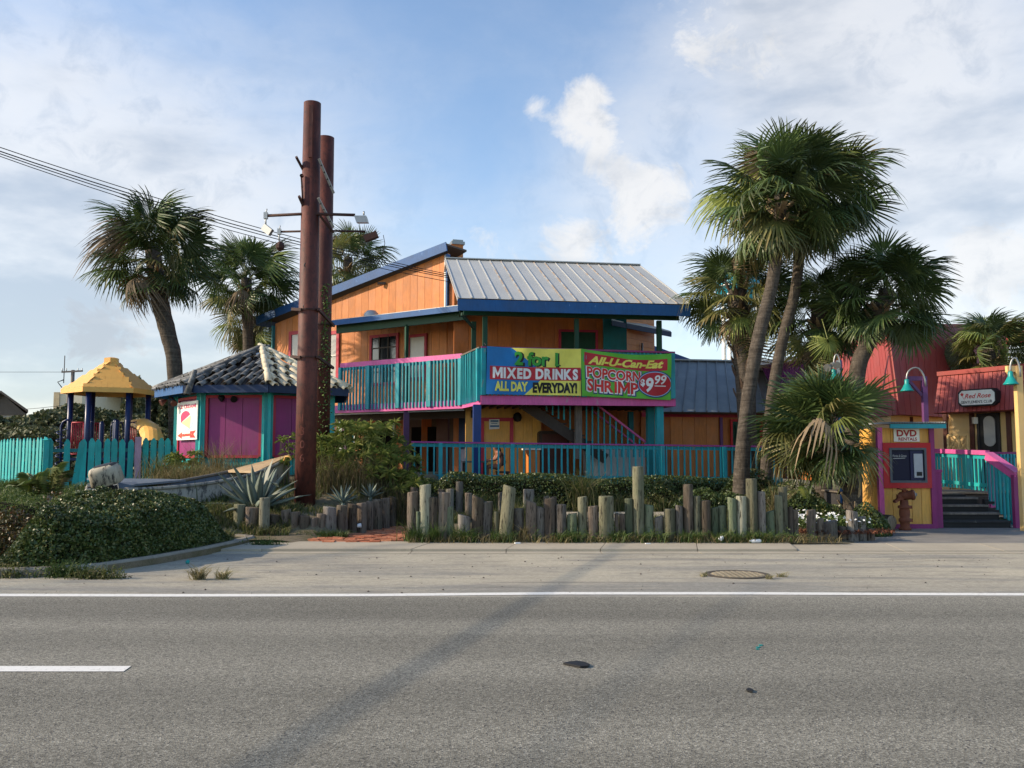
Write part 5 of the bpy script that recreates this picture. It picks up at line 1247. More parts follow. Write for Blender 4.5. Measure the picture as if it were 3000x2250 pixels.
b.add(vs, [(i * 16 + k, i * 16 + (k + 1) % 16, (i + 1) * 16 + (k + 1) % 16, (i + 1) * 16 + k) for i in range(4) for k in range(16)] + [tuple(range(64, 80))], True); b.obj('cowl', M['cowl'], ob)
b = B(); b.add([p + ax[2] * .006 + (p - om) * .01 for p in rings[3] + rings[4]], [(k, (k + 1) % 16, 16 + (k + 1) % 16, 16 + k) for k in (0, 1, 2, 3, 4, 5, 6, 15, 14)] + [tuple(range(16, 32))]); b.obj('cowl_top', M['black'], ob)
b = B(); b.bar(om + ax[2] * -.18 - ax[0] * .06, om + ax[2] * -.75 + ax[0] * .02, .20, .16, ax[1]); b.box(om + ax[2] * -.35 - ax[0] * .05, (.32, .2, .2), ax=ax); b.obj('leg', M['black'], ob)
b = B(); b.bar(om - ax[0] * .27 + ax[2] * -.15, om - ax[0] * .38 + ax[2] * -.10, .05, .05); b.tube([om - ax[0] * .38 + ax[2] * -.1, om - ax[0] * .42 + ax[2] * -.2, om - ax[0] * .34 + ax[2] * -.32], .012, 6); b.obj('tiller', M['gutter'], ob)
# ================================================================== rusty steel sign poles
def m_rust():
    t = NT('rusty red oxide steel'); f = t.noise(3.0, 8, 0.65, st=(1, 1, .35)); g = t.noise(14, 6, 0.7, st=(1, 1, .6))
    col = t.mix(t.step(f, .35, .7), (0.055, 0.015, 0.011), (0.130, 0.036, 0.024)); col = t.mix(t.step(g, .48, .68, 0, .75), col, (0.030, 0.013, 0.011)); col = t.mix(t.step(t.noise(6, 7, .72, st=(1, 1, .16)), .60, .74, 0, .55), col, (0.22, 0.11, 0.08))
    t.bump(g, .4, .008); return t.fin(col, .62, .35)
M['rust'] = m_rust()
Y1, Y2 = 18.8, 20.9
def polex(px, py, Y): p = P(px, py, Y); return p
p1t, p1b = P(915, 303, Y1), P(894, 1438, Y1); p2t, p2b = P(955, 404, Y2), P(937, 1400, Y2)
p1t.x = p1b.x = (p1t.x + p1b.x) / 2 ; p2t.x = p2b.x = (p2t.x + p2b.x) / 2
pole1 = thing('sign_pole', 'tall rusty red steel pole, the nearer of the pair, with floodlight arms', 'pole', z(p1b, .8))
pole2 = thing('sign_pole', 'rusty steel pole with creeping vine, behind the nearer pole', 'pole', z(p2b, .9))
b = B(); b.tube([V((p1b.x, Y1, .3)), V((p1b.x, Y1, 3.2)), V((p1b.x, Y1, p1t.z))], [.222, .215, .186], 28); b.obj('shaft', M['rust'], pole1)
b = B(); b.tube([V((p2b.x, Y2, .5)), V((p2b.x, Y2, p2t.z))], [.215, .20], 28); b.obj('shaft', M['rust'], pole2)
b = B(); b.bar((p1b.x + .02, Y1 - .195, P(915, 318, Y1).z), (p1b.x + .02, Y1 - .2, P(915, 470, Y1).z), .08, .03, (0, 1, 0)); b.obj('weld_seam', M['rust'], pole1)
for py in (776, 897, 1136):
    b = B(); c_ = P(900, py, Y1 - .2); c_.x = p1b.x - .02; b.lathe([(.055, 0), (.055, .03), (.035, .03), (.03, .005)], c_ + V((0, .03, 0)), 12, axis=(0, -1, 0)); b.obj('bolt_hole', M['black'], pole1)
M['bracket'] = paint('dark rusted bracket', (62, 36, 30), rough=.7, dirt=.3)
for py0, py1 in ((912, 945), (1050, 1078)):
    zz = P(900, py0, Y1).z
    for (x, Y, r) in ((p1b.x, Y1, .235), (p2b.x, Y2, .23)):
        b = B(); b.lathe([(r, 0), (r, .035), (r - .03, .035), (r - .03, 0)], (x, Y, zz), 24, caps=False, sm=False); b.obj('collar', M['bracket'], pole1 if Y == Y1 else pole2)
    for dx in (-.26, .24):
        barp((p1b.x + dx, Y1 - .15, zz + .02), (p2b.x + dx, Y2 + .15, zz + .02), .05, .06, 'tie_bar', M['bracket'], pole1)
    b = B(); b.bar((p1b.x - .33, Y1 - .1, zz + .03), (p1b.x - .1, Y1 - .22, zz), .05, .06); b.obj('tie_end', M['bracket'], pole1)
# bracket channels high up
for (ax0, ay0, ax1, ay1, Y, mt) in ((868, 460, 900, 520, Y1 - .25, 'bracket'), (934, 465, 978, 566, Y1 - .22, 'steel'), (876, 575, 905, 640, Y1 - .24, 'bracket'), (932, 580, 977, 666, Y1 - .22, 'steel'), (936, 630, 975, 680, Y1 - .1, 'bracket')):
    a_, c_ = P(ax0, ay0, Y), P(ax1, ay1, Y + .35); b = B(); b.bar(a_, c_, .05, .10, (0, 1, 0)); o = b.obj('channel', M[mt], pole1)
    if mt == 'steel':
        b = B()
        for k in range(4): q = a_.lerp(c_, .2 + .2 * k); b.box(q + V((.0, -.052, 0)), (.03, .012, .05))
        b.obj('bolt_slot', M['black'], o)
for (px0, py0) in ((882, 510), (884, 545)):
    b = B(); b.tube([P(px0, py0, Y1 - .2), P(px0 + 3, py0 + 40, Y1 - .2)], .02, 6); b.obj('hanger', M['bracket'], pole1)
b = B(); c_ = P(884, 515, Y1 - .22); b.lathe([(.04, -.02), (.04, .02), (.02, .02), (.02, -.02)], c_, 10, axis=(0, 1, 0), caps=False, sm=False); b.obj('shackle', M['bracket'], pole1)
# floodlight arms
def armlight(root, armY, pa, pb, headpts, label_side):
    b = B(); b.tube([pa, pb], .033, 8); b.obj('light_arm', M['bracket'], root)
    return
for (root, Y, pl, pr_, hl, hr) in ((pole1, Y1 - .1, (783, 632), (1040, 630), 0, 0), (pole2, Y2 - .1, (822, 679), (1070, 678), 1, 1)):
    cy = P(900, 626 if root is pole1 else 676, Y)
    a_, m_, c_ = P(*pl, Y), V((root.location.x, Y, cy.z)), P(*pr_, Y)
    b = B(); b.tube([a_, m_, c_], .033 if root is pole1 else .026, 8); arm = b.obj('light_arm', M['bracket'], root)
    h = a_ + V((-.03, 0, 0)); b = B(); b.box(h + V((0, 0, 0)), (.08, .08, .14)); b.tube([h + V((0, 0, .06)), h + V((.02, 0, .15))], .015, 6); b.tube([h, h + V((.0, 0, -.22))], .02, 6); b.obj('knuckle', M['gutter'], arm)
    if root is pole1:
        b = B(); hc = h + V((.04, 0, -.31)); aa = (V((.75, -.3, -.6)).normalized(), V((.35, .93, 0)).normalized()); zz_ = aa[0].cross(aa[1]).normalized(); yy_ = zz_.cross(aa[0]); b.box(hc, (.25, .08, .15), ax=(aa[0], yy_, zz_)); b.obj('floodlight_head', M['steel'], arm)
        b = B(); hc = c_ + V((.13, 0, -.10)); b.add([hc + V(q) * .68 for q in ((-.20, -.12, .10), (.18, -.12, .10), (.24, -.14, -.13), (-.12, -.14, -.13), (-.20, .12, .10), (.18, .12, .10), (.24, .12, -.10), (-.12, .12, -.10))], [(0, 3, 2, 1), (4, 5, 6, 7), (0, 1, 5, 4), (2, 3, 7, 6), (0, 4, 7, 3), (1, 2, 6, 5)]); b.tube([hc + V((.06, 0, .1)), hc + V((.06, 0, .18))], .02, 6); b.obj('floodlight_head', M['steel'], arm)
    else:
        b = B(); hc = h + V((.03, 0, -.32)); b.lathe([(.02, .09), (.07, .06), (.11, -.01), (.10, -.08), (.03, -.15)], hc, 8, sm=False); b.obj('floodlight_head', M['bracket'], arm)
        b = B(); hc = c_ + V((.14, -.05, -.10)); b.bar(hc + V((-.14, 0, -.10)), hc + V((.16, 0, .02)), .16, .15, (0, 0, 1)); b.tube([hc + V((.3, 0, 0)), hc + V((.34, 0, -.2)), hc + V((.28, 0, -.5))], .008, 5); b.obj('floodlight_head', M['bracket'], arm)
# faint cast numerals on the near pole
M['rust_pale'] = plain('worn pale rust', (104, 52, 42), .7)
for i, ch in enumerate('1306'):
    letter(ch, .17, lambda u, v, i=i: V((p1b.x - .03 + u, Y1 - math.sqrt(max(.0, .2135 ** 2 - (u - .03) ** 2)) - .006, 2.35 - .28 * i + v)), M['rust_pale'], pole1, bold=-.01)
# vine on the rear pole
VN = []
M['vine'] = (lambda t: t.fin(t.mix(t.math('FRACT', t.math('MULTIPLY', t.n('ShaderNodeNewGeometry').outputs['Random Per Island'], 1.0)), (0.035, 0.07, 0.018), (0.10, 0.15, 0.03)), .55, .3))(NT('vine leaf'))
b = B()
for i in range(420):
    h = R.uniform(1.6, 5.7); wdt = .9 if h < 4 else .5; a = RAD(-62 + R.gauss(0, 26) * wdt); r = .225 + R.uniform(0, .07)
    c = V((p2b.x + math.cos(a) * r, Y2 + math.sin(a) * r, h)); s_ = R.uniform(.03, .06); d = V((R.uniform(-1, 1), R.uniform(-1, 1), R.uniform(-1, .4))).normalized(); e = d.orthogonal().normalized()
    b.add([c - e * s_ * .5, c + d * s_ * .6 - V((0, 0, .01)), c + e * s_ * .5, c - d * s_ * .6], [(0, 1, 2, 3)])
vine = b.obj('vine', M['vine'], pole2); vine['kind'] = 'stuff'
# overhead service cables to the gable
def cable(pts, r, label):
    out = []
    for (p, q, sag) in pts:
        for k in range(13): t = k / 12; o = p.lerp(q, t); o.z -= sag * 4 * t * (1 - t); out.append(o)
    b = B(); b.tube(out, r, 6); return tag(b.obj('overhead_cable', M['wire']), label, 'cable', 'service cables to the gable')
ga = LP(1345, 815) - LN * .05
for i, (py, dz, r, lab) in enumerate(((438, .10, .011, 'topmost of the thin black service cables sloping to the gable'), (449, .0, .014, 'thick black service cable just under the topmost one'), (455, -.10, .012, 'black service cable sagging second from lowest towards the gable'), (460, -.34, .010, 'lowest and most sagging black service cable behind the poles'))):
    st_ = P(-250, py - 93, 20.0) ; st_ = V((st_.x, st_.y, st_.z))
    far = st_ + (st_ - ga) * 1.6 + V((0, 0, .9)); cable([(far, st_, .25), (st_, ga + V((-.02 * i, 0, dz * .5)), .28 + .03 * i)], r, lab)
# ================================================================== palms
def m_leaf(name, a, b_, rough=.5, trans=.22, tips=None):
    t = NT(name); g = t.n('ShaderNodeNewGeometry')
    col = t.mix(g.outputs['Random Per Island'], a, b_)
    col = t.var(col, t.math('FRACT', t.math('MULTIPLY', t.rnd, 9.13)), .32)
    if tips:
        sp = t.n('ShaderNodeSeparateXYZ'); t.l(t.obj, sp.inputs[0]); col = t.mix(t.step(sp.outputs[0], tips[0], tips[1], 0, .6), col, tips[2])
    t.fin(col, rough, .45)
    tr = t.n('ShaderNodeBsdfTranslucent'); t.l(col, tr.inputs[0]); mx = t.n('ShaderNodeMixShader'); mx.inputs[0].default_value = trans
    t.l(t.b.outputs[0], mx.inputs[1]); t.l(tr.outputs[0], mx.inputs[2]); t.l(mx.outputs[0], t.out.inputs[0]); return t.m
M['palm'] = m_leaf('palm green', (0.050, 0.086, 0.026), (0.094, 0.136, 0.040), .45, tips=(1.7, 2.1, (0.16, 0.14, 0.05)))
M['palm_fresh'] = m_leaf('fresh palm green', (0.042, 0.078, 0.024), (0.082, 0.120, 0.036), .45, .28)
M['palm_olive'] = m_leaf('palm olive', (0.090, 0.108, 0.030), (0.155, 0.15, 0.046), .5, tips=(1.5, 1.95, (0.30, 0.21, 0.08)))
M['palm_lime'] = m_leaf('palm yellow green', (0.15, 0.19, 0.04), (0.22, 0.25, 0.06), .5)
M['palm_dry'] = m_leaf('dry palm thatch', (0.17, 0.12, 0.07), (0.27, 0.20, 0.12), .8, .1)
def m_trunk():
    t = NT('palm trunk bark'); r = t.noise(3.0, 5, .6, st=(.6, .6, 7)); g = t.noise(16, 6, .7, st=(1, 1, .5))
    col = t.mix(t.step(r, .30, .75), (0.060, 0.050, 0.040), (0.110, 0.092, 0.074)); col = t.var(col, g, .4); t.bump(t.math('ADD', r, t.math('MULTIPLY', g, .5)), .9, .03); return t.fin(col, .9, .15)
M['trunk'] = m_trunk()
M['boot'] = paint('old leaf base', (150, 128, 98), var=.3, grain=.5, rough=.9, dirt=.4)
M['boot_dark'] = paint('dark old leaf base', (78, 62, 50), var=.3, grain=.5, rough=.9, dirt=.4)
def fan_frond(seed, mat, n=38, Lp=.95, Lb=1.05, droop=.5, fold=.35, spread=128, curl=.55):
    """costapalmate fan: stalk along +X, blade of n pleated leaflets with drooping tips"""
    r = random.Random(seed); v, f = [], []
    st = [(0, 0, 0), (Lp * .5, 0, -.01), (Lp, 0, -.04)]
    for x, y, zz in st: w = .022 if x == 0 else .014; v += [(x, -w, zz), (x, w, zz), (x, 0, zz + .015)]
    for i in range(2):
        for k in range(3): f.append((3 * i + k, 3 * i + (k + 1) % 3, 3 * i + 3 + (k + 1) % 3, 3 * i + 3 + k))
    dth = RAD(2 * spread / (n - 1))
    for i in range(n):
        a = -RAD(spread) + dth * i; L = Lb * (.80 + .20 * math.cos(a * .7)) * r.uniform(.88, 1.08)
        base = Lp + (.28 * Lb * max(0, math.cos(a * .8)) if True else 0) * .5
        d0 = droop * r.uniform(.6, 1.5); jit = r.uniform(-.04, .04)
        k0 = len(v); pz = (.012 if i % 2 else -.004)
        for q, wf in ((0.02, .0), (.40, 1.0), (.72, .72), (.90, .40), (1.0, .0)):
            rr = L * q; aa = a + jit * q
            x = Lp + (base - Lp) * (1 - q * .3) + math.cos(aa) * rr; y = math.sin(aa) * rr
            zz = -fold * abs(math.sin(aa)) * rr * .8 - d0 * L * max(0, q - .40) ** 1.6 * 1.25 - curl * .22 * max(0, x - Lp) ** 2
            shrink = 1 - .35 * d0 * max(0, q - .5); x = Lp + (x - Lp) * shrink; y *= shrink
            w = L * .40 * dth * .56 * wf; nx, ny = -math.sin(aa), math.cos(aa)
            if wf == 0: v.append((x, y, zz - .03))
            else: v += [(x - nx * w, y - ny * w, zz + pz - .03), (x + nx * w, y + ny * w, zz - pz - .03)]
        f += [(k0, k0 + 2, k0 + 1), (k0 + 1, k0 + 2, k0 + 4, k0 + 3), (k0 + 3, k0 + 4, k0 + 6, k0 + 5), (k0 + 5, k0 + 6, k0 + 7)]
    me = bpy.data.meshes.new('frond'); me.from_pydata(v, [], f); me.update(); me.materials.append(mat); return me
FG = [fan_frond(i, M['palm'], droop=.16 + .15 * i, fold=.15 + .09 * i, n=36 + 2 * i, Lp=1.0, Lb=.92 + .05 * i, curl=.25 + .1 * i) for i in range(4)]
FO = [fan_frond(10 + i, M['palm_olive'], droop=.40 + .28 * i, fold=.28 + .12 * i, curl=.4) for i in range(3)]
FL = [fan_frond(20 + i, M['palm_lime'], droop=.7, fold=.4) for i in range(2)]
FS = [fan_frond(40 + i, M['palm_fresh'], droop=.16 + .12 * i, fold=.22, n=40, curl=.25, Lp=.9, Lb=1.1) for i in range(3)]
FD = [fan_frond(30 + i, M['palm_dry'], droop=1.5, fold=.9, n=26, Lb=.9) for i in range(2)]
bootv = []
for i in range(2):
    b = B(); b.prism([V((0, -.075, 0)), V((0, .075, 0)), V((.30, .045, .02)), V((.42, .012, .05)), V((.42, -.02, .05)), V((.30, -.05, .02))], V((0, 0, .035))); bootv.append(b.mesh('leaf_base', M['boot'] if i == 0 else M['boot_dark']))
def palm(name, label, trunk, rad, size, n, cat='palm tree', el_hi=82, el_lo=-48, boots=0, boot_mat=0, olive=.2, dry=.04, lime=.03, seed=1, crown_h=.55, group='sabal palms', skirt=0, spin=0.0, flat=1.0, nbase=None, noboot=False, tr_jit=.0, main=None, bscale=1.0, avoid=None):
    r = random.Random(seed); pts = [V(p) for p in trunk]
    root = thing(name, label, cat, pts[0], group)
    # trunk
    fine, rs = [], []
    m = 26
    def cat_(t):
        s = t * (len(pts) - 1); i = min(int(s), len(pts) - 2); u = s - i
        p0, p1, p2, p3 = pts[max(i - 1, 0)], pts[i], pts[i + 1], pts[min(i + 2, len(pts) - 1)]
        return 0.5 * ((2 * p1) + (p2 - p0) * u + (2 * p0 - 5 * p1 + 4 * p2 - p3) * u * u + (3 * p1 - p0 - 3 * p2 + p3) * u ** 3)
    for i in range(m + 1):
        t = i / m; fine.append(cat_(t)); k = t * (len(rad) - 1); j = min(int(k), len(rad) - 2); rs.append((rad[j] + (rad[j + 1] - rad[j]) * (k - j)) * r.uniform(.965, 1.035))
    b = B(); b.tube(fine, rs, 14); b.obj('trunk', M['trunk'], root)
    top = fine[-1]; axis = (fine[-1] - fine[-4]).normalized()
    # old leaf bases up the trunk
    L = sum((fine[i + 1] - fine[i]).length for i in range(m))
    for i in range(boots):
        t = 1 - (i / max(1, boots)) * (nbase or .5); p = cat_(max(0, min(1, t))); a = i * 2.39996 + r.uniform(-.2, .2); k = t * (len(rad) - 1); j = min(int(k), len(rad) - 2); rr = rad[j] + (rad[j + 1] - rad[j]) * (k - j)
        out = V((math.cos(a), math.sin(a), 0)); X = (out * r.uniform(.35, .62) + axis * .8).normalized(); Y = axis.cross(out).normalized(); Z = X.cross(Y)
        o = put('leaf_base', bootv[boot_mat if r.random() < .75 else 1], root); o.matrix_parent_inverse = wmat(root).inverted(); o.location = p + out * rr * .8; o.rotation_euler = Matrix((X, Y, Z)).transposed().to_euler(); s_ = r.uniform(.7, 1.05) * (size / 1.6) * bscale; o.scale = (s_, s_, s_)
    # crown
    for i in range(n):
        u = (i + .5) / n; el = RAD(el_hi + (el_lo - el_hi) * (u ** .85)) + r.uniform(-.12, .12); a = spin + i * 2.39996 + r.uniform(-.25, .25)
        X = V((math.cos(a) * math.cos(el) , math.sin(a) * math.cos(el), math.sin(el) * flat)).normalized()
        if avoid and avoid(X): continue
        X = (X + axis * .12 - V((0, 0, .12)) * .0).normalized()
        Y = V((0, 0, 1)).cross(X)
        Y = Y.normalized() if Y.length > 1e-3 else V((0, 1, 0)); Z = X.cross(Y)
        roll = r.gauss(0, .55); Y2_ = Y * math.cos(roll) + Z * math.sin(roll); Z2_ = X.cross(Y2_)
        q = r.random(); lowf = u
        if q < dry + (.10 * skirt if lowf > .8 else 0): me = r.choice(FD)
        elif q < dry + lime: me = r.choice(FL)
        elif q < dry + lime + olive * (2.0 * lowf): me = r.choice(FO)
        else: me = r.choice(main or FG)
        o = bpy.data.objects.new('frond', me); COL.objects.link(o); o.parent = root; o.matrix_parent_inverse = wmat(root).inverted()
        o.location = top - axis * (crown_h * u) + V((r.uniform(-.05, .05), r.uniform(-.05, .05), 0)); o.rotation_euler = Matrix((X, Y2_, Z2_)).transposed().to_euler()
        s_ = size / 2.0 * r.uniform(.82, 1.12) * (.80 + .28 * math.sin(math.pi * min(1, u * 1.1))); o.scale = (s_, s_, s_)
    for i in range(skirt):
        a = r.uniform(0, 6.28); el = RAD(r.uniform(-85, -55)); X = V((math.cos(a) * math.cos(el), math.sin(a) * math.cos(el), math.sin(el))); Y = V((0, 0, 1)).cross(X).normalized(); Z = X.cross(Y)
        o = bpy.data.objects.new('frond', r.choice(FD + FO)); COL.objects.link(o); o.parent = root; o.matrix_parent_inverse = wmat(root).inverted(); o.location = top - axis * (crown_h + r.uniform(0, .3)); o.rotation_euler = Matrix((X, Y, Z)).transposed().to_euler(); s_ = size / 2 * r.uniform(.7, 1.0); o.scale = (s_, s_, s_)
    # pale leaf stubs under the crown
    if not noboot:
        for i in range(16):
            a = i * 2.4; out = V((math.cos(a), math.sin(a), 0)); X = (out * .8 + axis * r.uniform(-.1, .8)).normalized(); Y = axis.cross(out).normalized(); Z = X.cross(Y)
            o = put('leaf_base', bootv[0], root); o.matrix_parent_inverse = wmat(root).inverted(); o.location = top - axis * (crown_h + r.uniform(-.1, .5)) + out * rad[-1] * .7; o.rotation_euler = Matrix((X, Y, Z)).transposed().to_euler(); s_ = r.uniform(.7, 1.3) * size / 1.8; o.scale = (s_, s_ * .8, s_)
    return root
def gz(px, py, Y): p = P(px, py, Y); return p
def base(px, Y, zz): return V((PX(px, Y, zz), Y, zz))
# the pair of tall leaning palms
palm('palm_tree', 'tallest palm, its thin trunk leaning over the deck railing', [base(2168, 21.6, .25), P(2182, 1250, 21.6), P(2218, 1010, 21.7), P(2262, 830, 21.8), P(2283, 660, 21.9), P(2286, 555, 21.9)], [.22, .172, .16, .155, .15, .145], 2.0, 62, seed=3, el_lo=-62, olive=.20, dry=.02)
palm('palm_tree', 'tall palm with browner trunk just behind the tallest palm', [base(2240, 23.3, .25), P(2258, 1200, 23.3), P(2292, 1000, 23.3), P(2330, 850, 23.3), P(2350, 690, 23.3), P(2385, 555, 23.3)], [.18, .15, .145, .14, .14, .135], 2.0, 58, seed=8, el_lo=-62, olive=.18, dry=.03)
palm('palm_tree', 'shaggy palm with dark stubbled trunk and crown beside the balcony roof', [base(2195, 24.9, .5), P(2185, 1150, 24.9), P(2168, 960, 24.9), P(2160, 850, 24.9)], [.26, .26, .29, .26], 1.75, 46, seed=5, boots=46, boot_mat=1, nbase=.75, olive=.2, el_lo=-55, skirt=4)
palm('palm_tree', 'big round dark palm leaning in front of the salmon wall', [base(2490, 23.0, .1), P(2508, 1120, 23.0), P(2540, 1010, 23.0), P(2575, 930, 23.1), P(2598, 850, 23.1)], [.22, .21, .205, .20, .19], 1.8, 56, seed=12, olive=.10, dry=.02, el_lo=-52)
palm('palm_tree', 'stubby palm with rough trunk and lime frond between its taller neighbours', [base(2412, 24.2, .3), P(2408, 1150, 24.2), P(2404, 1010, 24.2), P(2402, 905, 24.2)], [.24, .25, .26, .24], 1.65, 42, seed=15, boots=50, boot_mat=1, nbase=.8, olive=.18, el_lo=-60, skirt=3)
lf = put('frond', FL[0], None); lf.location = P(2408, 935, 23.2); X = V((.12, -.35, -.95)).normalized(); Y = V((1, .1, .1)).normalized(); Z = X.cross(Y).normalized(); Y = Z.cross(X); lf.rotation_euler = Matrix((X, Y, Z)).transposed().to_euler(); lf.scale = (.62, .62, .62)
tag(lf, 'bright lime green fan frond hanging in front of the stubby palm', 'palm frond')
palm('palm_tree', 'palm growing beyond the red entry roof', [base(2905, 30.0, 0), P(2905, 1180, 30.0), P(2903, 1012, 30.0)], [.25, .24, .22], 1.6, 56, seed=18, olive=.5, lime=.10, dry=.08, el_lo=-50)
palm('palm_shrub', 'low bushy palm sprawling in front of the kiosk with a stubbed trunk', [base(2496, 19.4, .05), P(2497, 1400, 19.4), P(2474, 1345, 19.4), P(2418, 1250, 19.4)], [.20, .20, .19, .16], 1.6, 84, seed=21, boots=90, boot_mat=0, nbase=1.0, bscale=.8, avoid=lambda X: X.x > .45 and X.z < .55, main=FS, olive=.12, lime=.06, dry=.02, el_hi=88, el_lo=-52, crown_h=.45, group='sabal palms')
# the left pair and the ones behind
palm('palm_tree', 'heavy headed palm with curved trunk behind the hut and playground', [base(520, 28.5, .6), P(512, 1085, 28.5), P(494, 985, 28.5), P(468, 880, 28.5), P(446, 725, 28.5)], [.25, .24, .25, .28, .24], 2.2, 60, seed=31, olive=.13, dry=.06, el_lo=-45, crown_h=.8)
palm('palm_tree', 'straight trunked palm rising behind the apex of the hut roof', [base(727, 33.5, .8), P(727, 1010, 33.5), P(722, 900, 33.5), P(722, 815, 33.5)], [.21, .20, .20, .2], 2.12, 50, seed=34, olive=.08, dry=.02, el_lo=-42)
palm('palm_tree', 'ragged palm glimpsed between the rusty poles and the blue gable', [base(1020, 40, .5), P(1020, 880, 40), P(1020, 755, 40)], [.24, .22, .2], 2.0, 40, seed=38, olive=.4, lime=.15, dry=.14, el_lo=-70, skirt=10)
palm('palm_tree', 'pale palm whose yellowish fronds droop behind the hut roof', [base(700, 36, .5), P(745, 1030, 36), P(752, 930, 36)], [.24, .25, .3], 1.75, 26, seed=41, olive=.8, lime=.5, dry=.15, el_hi=30, el_lo=-60, spin=.3, skirt=8, noboot=True)
# ================================================================== leaves, hedges, grass
def leafmat(name, cols, rough=.4, spec=.5, trans=.15):
    t = NT(name); g = t.n('ShaderNodeNewGeometry'); ri = g.outputs['Random Per Island']
    col = cols[0]
    for i, c in enumerate(cols[1:]): col = t.mix(t.step(ri, (i + .6) / len(cols), (i + 1.2) / len(cols)), col, c)
    col = t.var(col, t.noise(1.7, 4, .6), .25)
    t.fin(col, rough, spec); tr = t.n('ShaderNodeBsdfTranslucent'); mx = t.n('ShaderNodeMixShader'); mx.inputs[0].default_value = trans
    if isinstance(col, tuple): tr.inputs[0].default_value = col + (1,)
    else: t.l(col, tr.inputs[0])
    t.l(t.b.outputs[0], mx.inputs[1]); t.l(tr.outputs[0], mx.inputs[2]); t.l(mx.outputs[0], t.out.inputs[0]); return t.m
M['hedge'] = leafmat('glossy hedge leaf', [(0.032, 0.055, 0.014), (0.055, 0.090, 0.022), (0.085, 0.118, 0.030), (0.145, 0.150, 0.048)], .42, .45, .14)
M['hedge2'] = leafmat('small hedge leaf', [(0.038, 0.064, 0.018), (0.064, 0.100, 0.026), (0.098, 0.130, 0.038)], .42, .5)
M['twig'] = plain('dark twig mass', (38, 36, 24), .95, 0, .05)
M['red_leaf'] = leafmat('rusty shrub leaf', [(0.10, 0.045, 0.018), (0.13, 0.075, 0.025), (0.06, 0.07, 0.02), (0.15, 0.11, 0.035), (0.05, 0.06, .018)])
M['fern'] = leafmat('pale fern green', [(0.075, 0.12, 0.03), (0.11, 0.16, 0.04), (0.14, 0.17, 0.05)], .6, .3, .3)
M['grass'] = leafmat('bed grass', [(0.060, 0.085, 0.022), (0.085, 0.11, 0.03), (0.13, 0.135, 0.045), (0.20, 0.175, 0.085)], .7, .25, .3)
M['grass_dry'] = leafmat('straw coloured grass', [(0.16, 0.125, 0.055), (0.24, 0.19, 0.09), (0.11, 0.11, 0.04), (0.33, 0.27, 0.15)], .8, .2, .3)
M['straw'] = leafmat('pale straw', [(0.26, 0.22, 0.10), (0.36, 0.31, 0.17), (0.17, 0.17, 0.07), (0.46, 0.40, 0.24)], .8, .2, .3)
M['weed'] = leafmat('weed green', [(0.045, 0.08, 0.02), (0.07, 0.12, 0.025), (0.10, 0.14, 0.035)], .5, .35, .25)
M['dune'] = leafmat('dune scrub leaf', [(0.050, 0.066, 0.026), (0.075, 0.092, 0.036), (0.10, 0.11, 0.048), (0.13, 0.13, 0.065)], .6, .3)
M['papyrus'] = leafmat('papyrus green', [(0.10, 0.15, 0.028), (0.16, 0.21, 0.04), (0.23, 0.25, 0.065)], .5, .35, .3)
M['papyrus_dry'] = leafmat('withered papyrus', [(0.12, 0.095, 0.05), (0.19, 0.15, 0.085), (0.08, 0.085, 0.03)], .8, .2, .2)
def rnd_dirs(n, up=0.0):
    d = NP.normal(size=(n, 3)); d[:, 2] += up; return d / np.linalg.norm(d, axis=1, keepdims=True)
def leaf_quads(pts, size, up=.3, aspect=.55):
    n = len(pts); a = rnd_dirs(n, 0.1); nn = rnd_dirs(n, up * 2); b_ = np.cross(nn, a); b_ /= np.linalg.norm(b_, axis=1, keepdims=True) + 1e-9
    s = size * NP.uniform(.6, 1.25, n)[:, None]; fold = nn * s * .12
    v = np.stack([pts - a * s * .5, pts + b_ * s * aspect * .5 + fold, pts + a * s * .5, pts - b_ * s * aspect * .5 + fold], 1).reshape(-1, 3)
    return v, np.arange(4 * n).reshape(n, 4)
def leafmass(name, pts, size, mat, parent=None, **k):
    v, q = leaf_quads(np.asarray(pts, float), size, **k); return mk_np(name, v, q, mat, parent)
def hf_mound(name, x0, x1, y0, y1, hfn, zfn, nx, ny, mat, parent, k=.86, drop=.05):
    """solid dark twig core under a leaf shell"""
    X, Y = np.meshgrid(np.linspace(x0, x1, nx), np.linspace(y0, y1, ny)); h = hfn(X, Y); zz = zfn(X, Y)
    Z = np.where(h > .05, zz + h * k - drop, zz - .25)
    i = np.arange(nx - 1)[None, :] + (np.arange(ny - 1) * nx)[:, None]; q = np.stack([i, i + 1, i + nx + 1, i + nx], -1).reshape(-1, 4)
    hq = (h.ravel()[q].max(1) > .05); return mk_np(name, np.stack([X, Y, Z], -1).reshape(-1, 3), q[hq], mat, parent)
def vn(x, y, s, seed=0):
    """cheap smooth value noise, 0..1"""
    x = np.asarray(x, float) * s + seed * 17.3; y = np.asarray(y, float) * s + seed * 7.7
    xi, yi = np.floor(x), np.floor(y); fx, fy = x - xi, y - yi; fx = fx * fx * (3 - 2 * fx); fy = fy * fy * (3 - 2 * fy)
    hsh = lambda a, b: np.modf(np.abs(np.sin(a * 127.1 + b * 311.7) * 43758.5453))[0]
    return (hsh(xi, yi) * (1 - fx) + hsh(xi + 1, yi) * fx) * (1 - fy) + (hsh(xi, yi + 1) * (1 - fx) + hsh(xi + 1, yi + 1) * fx) * fy
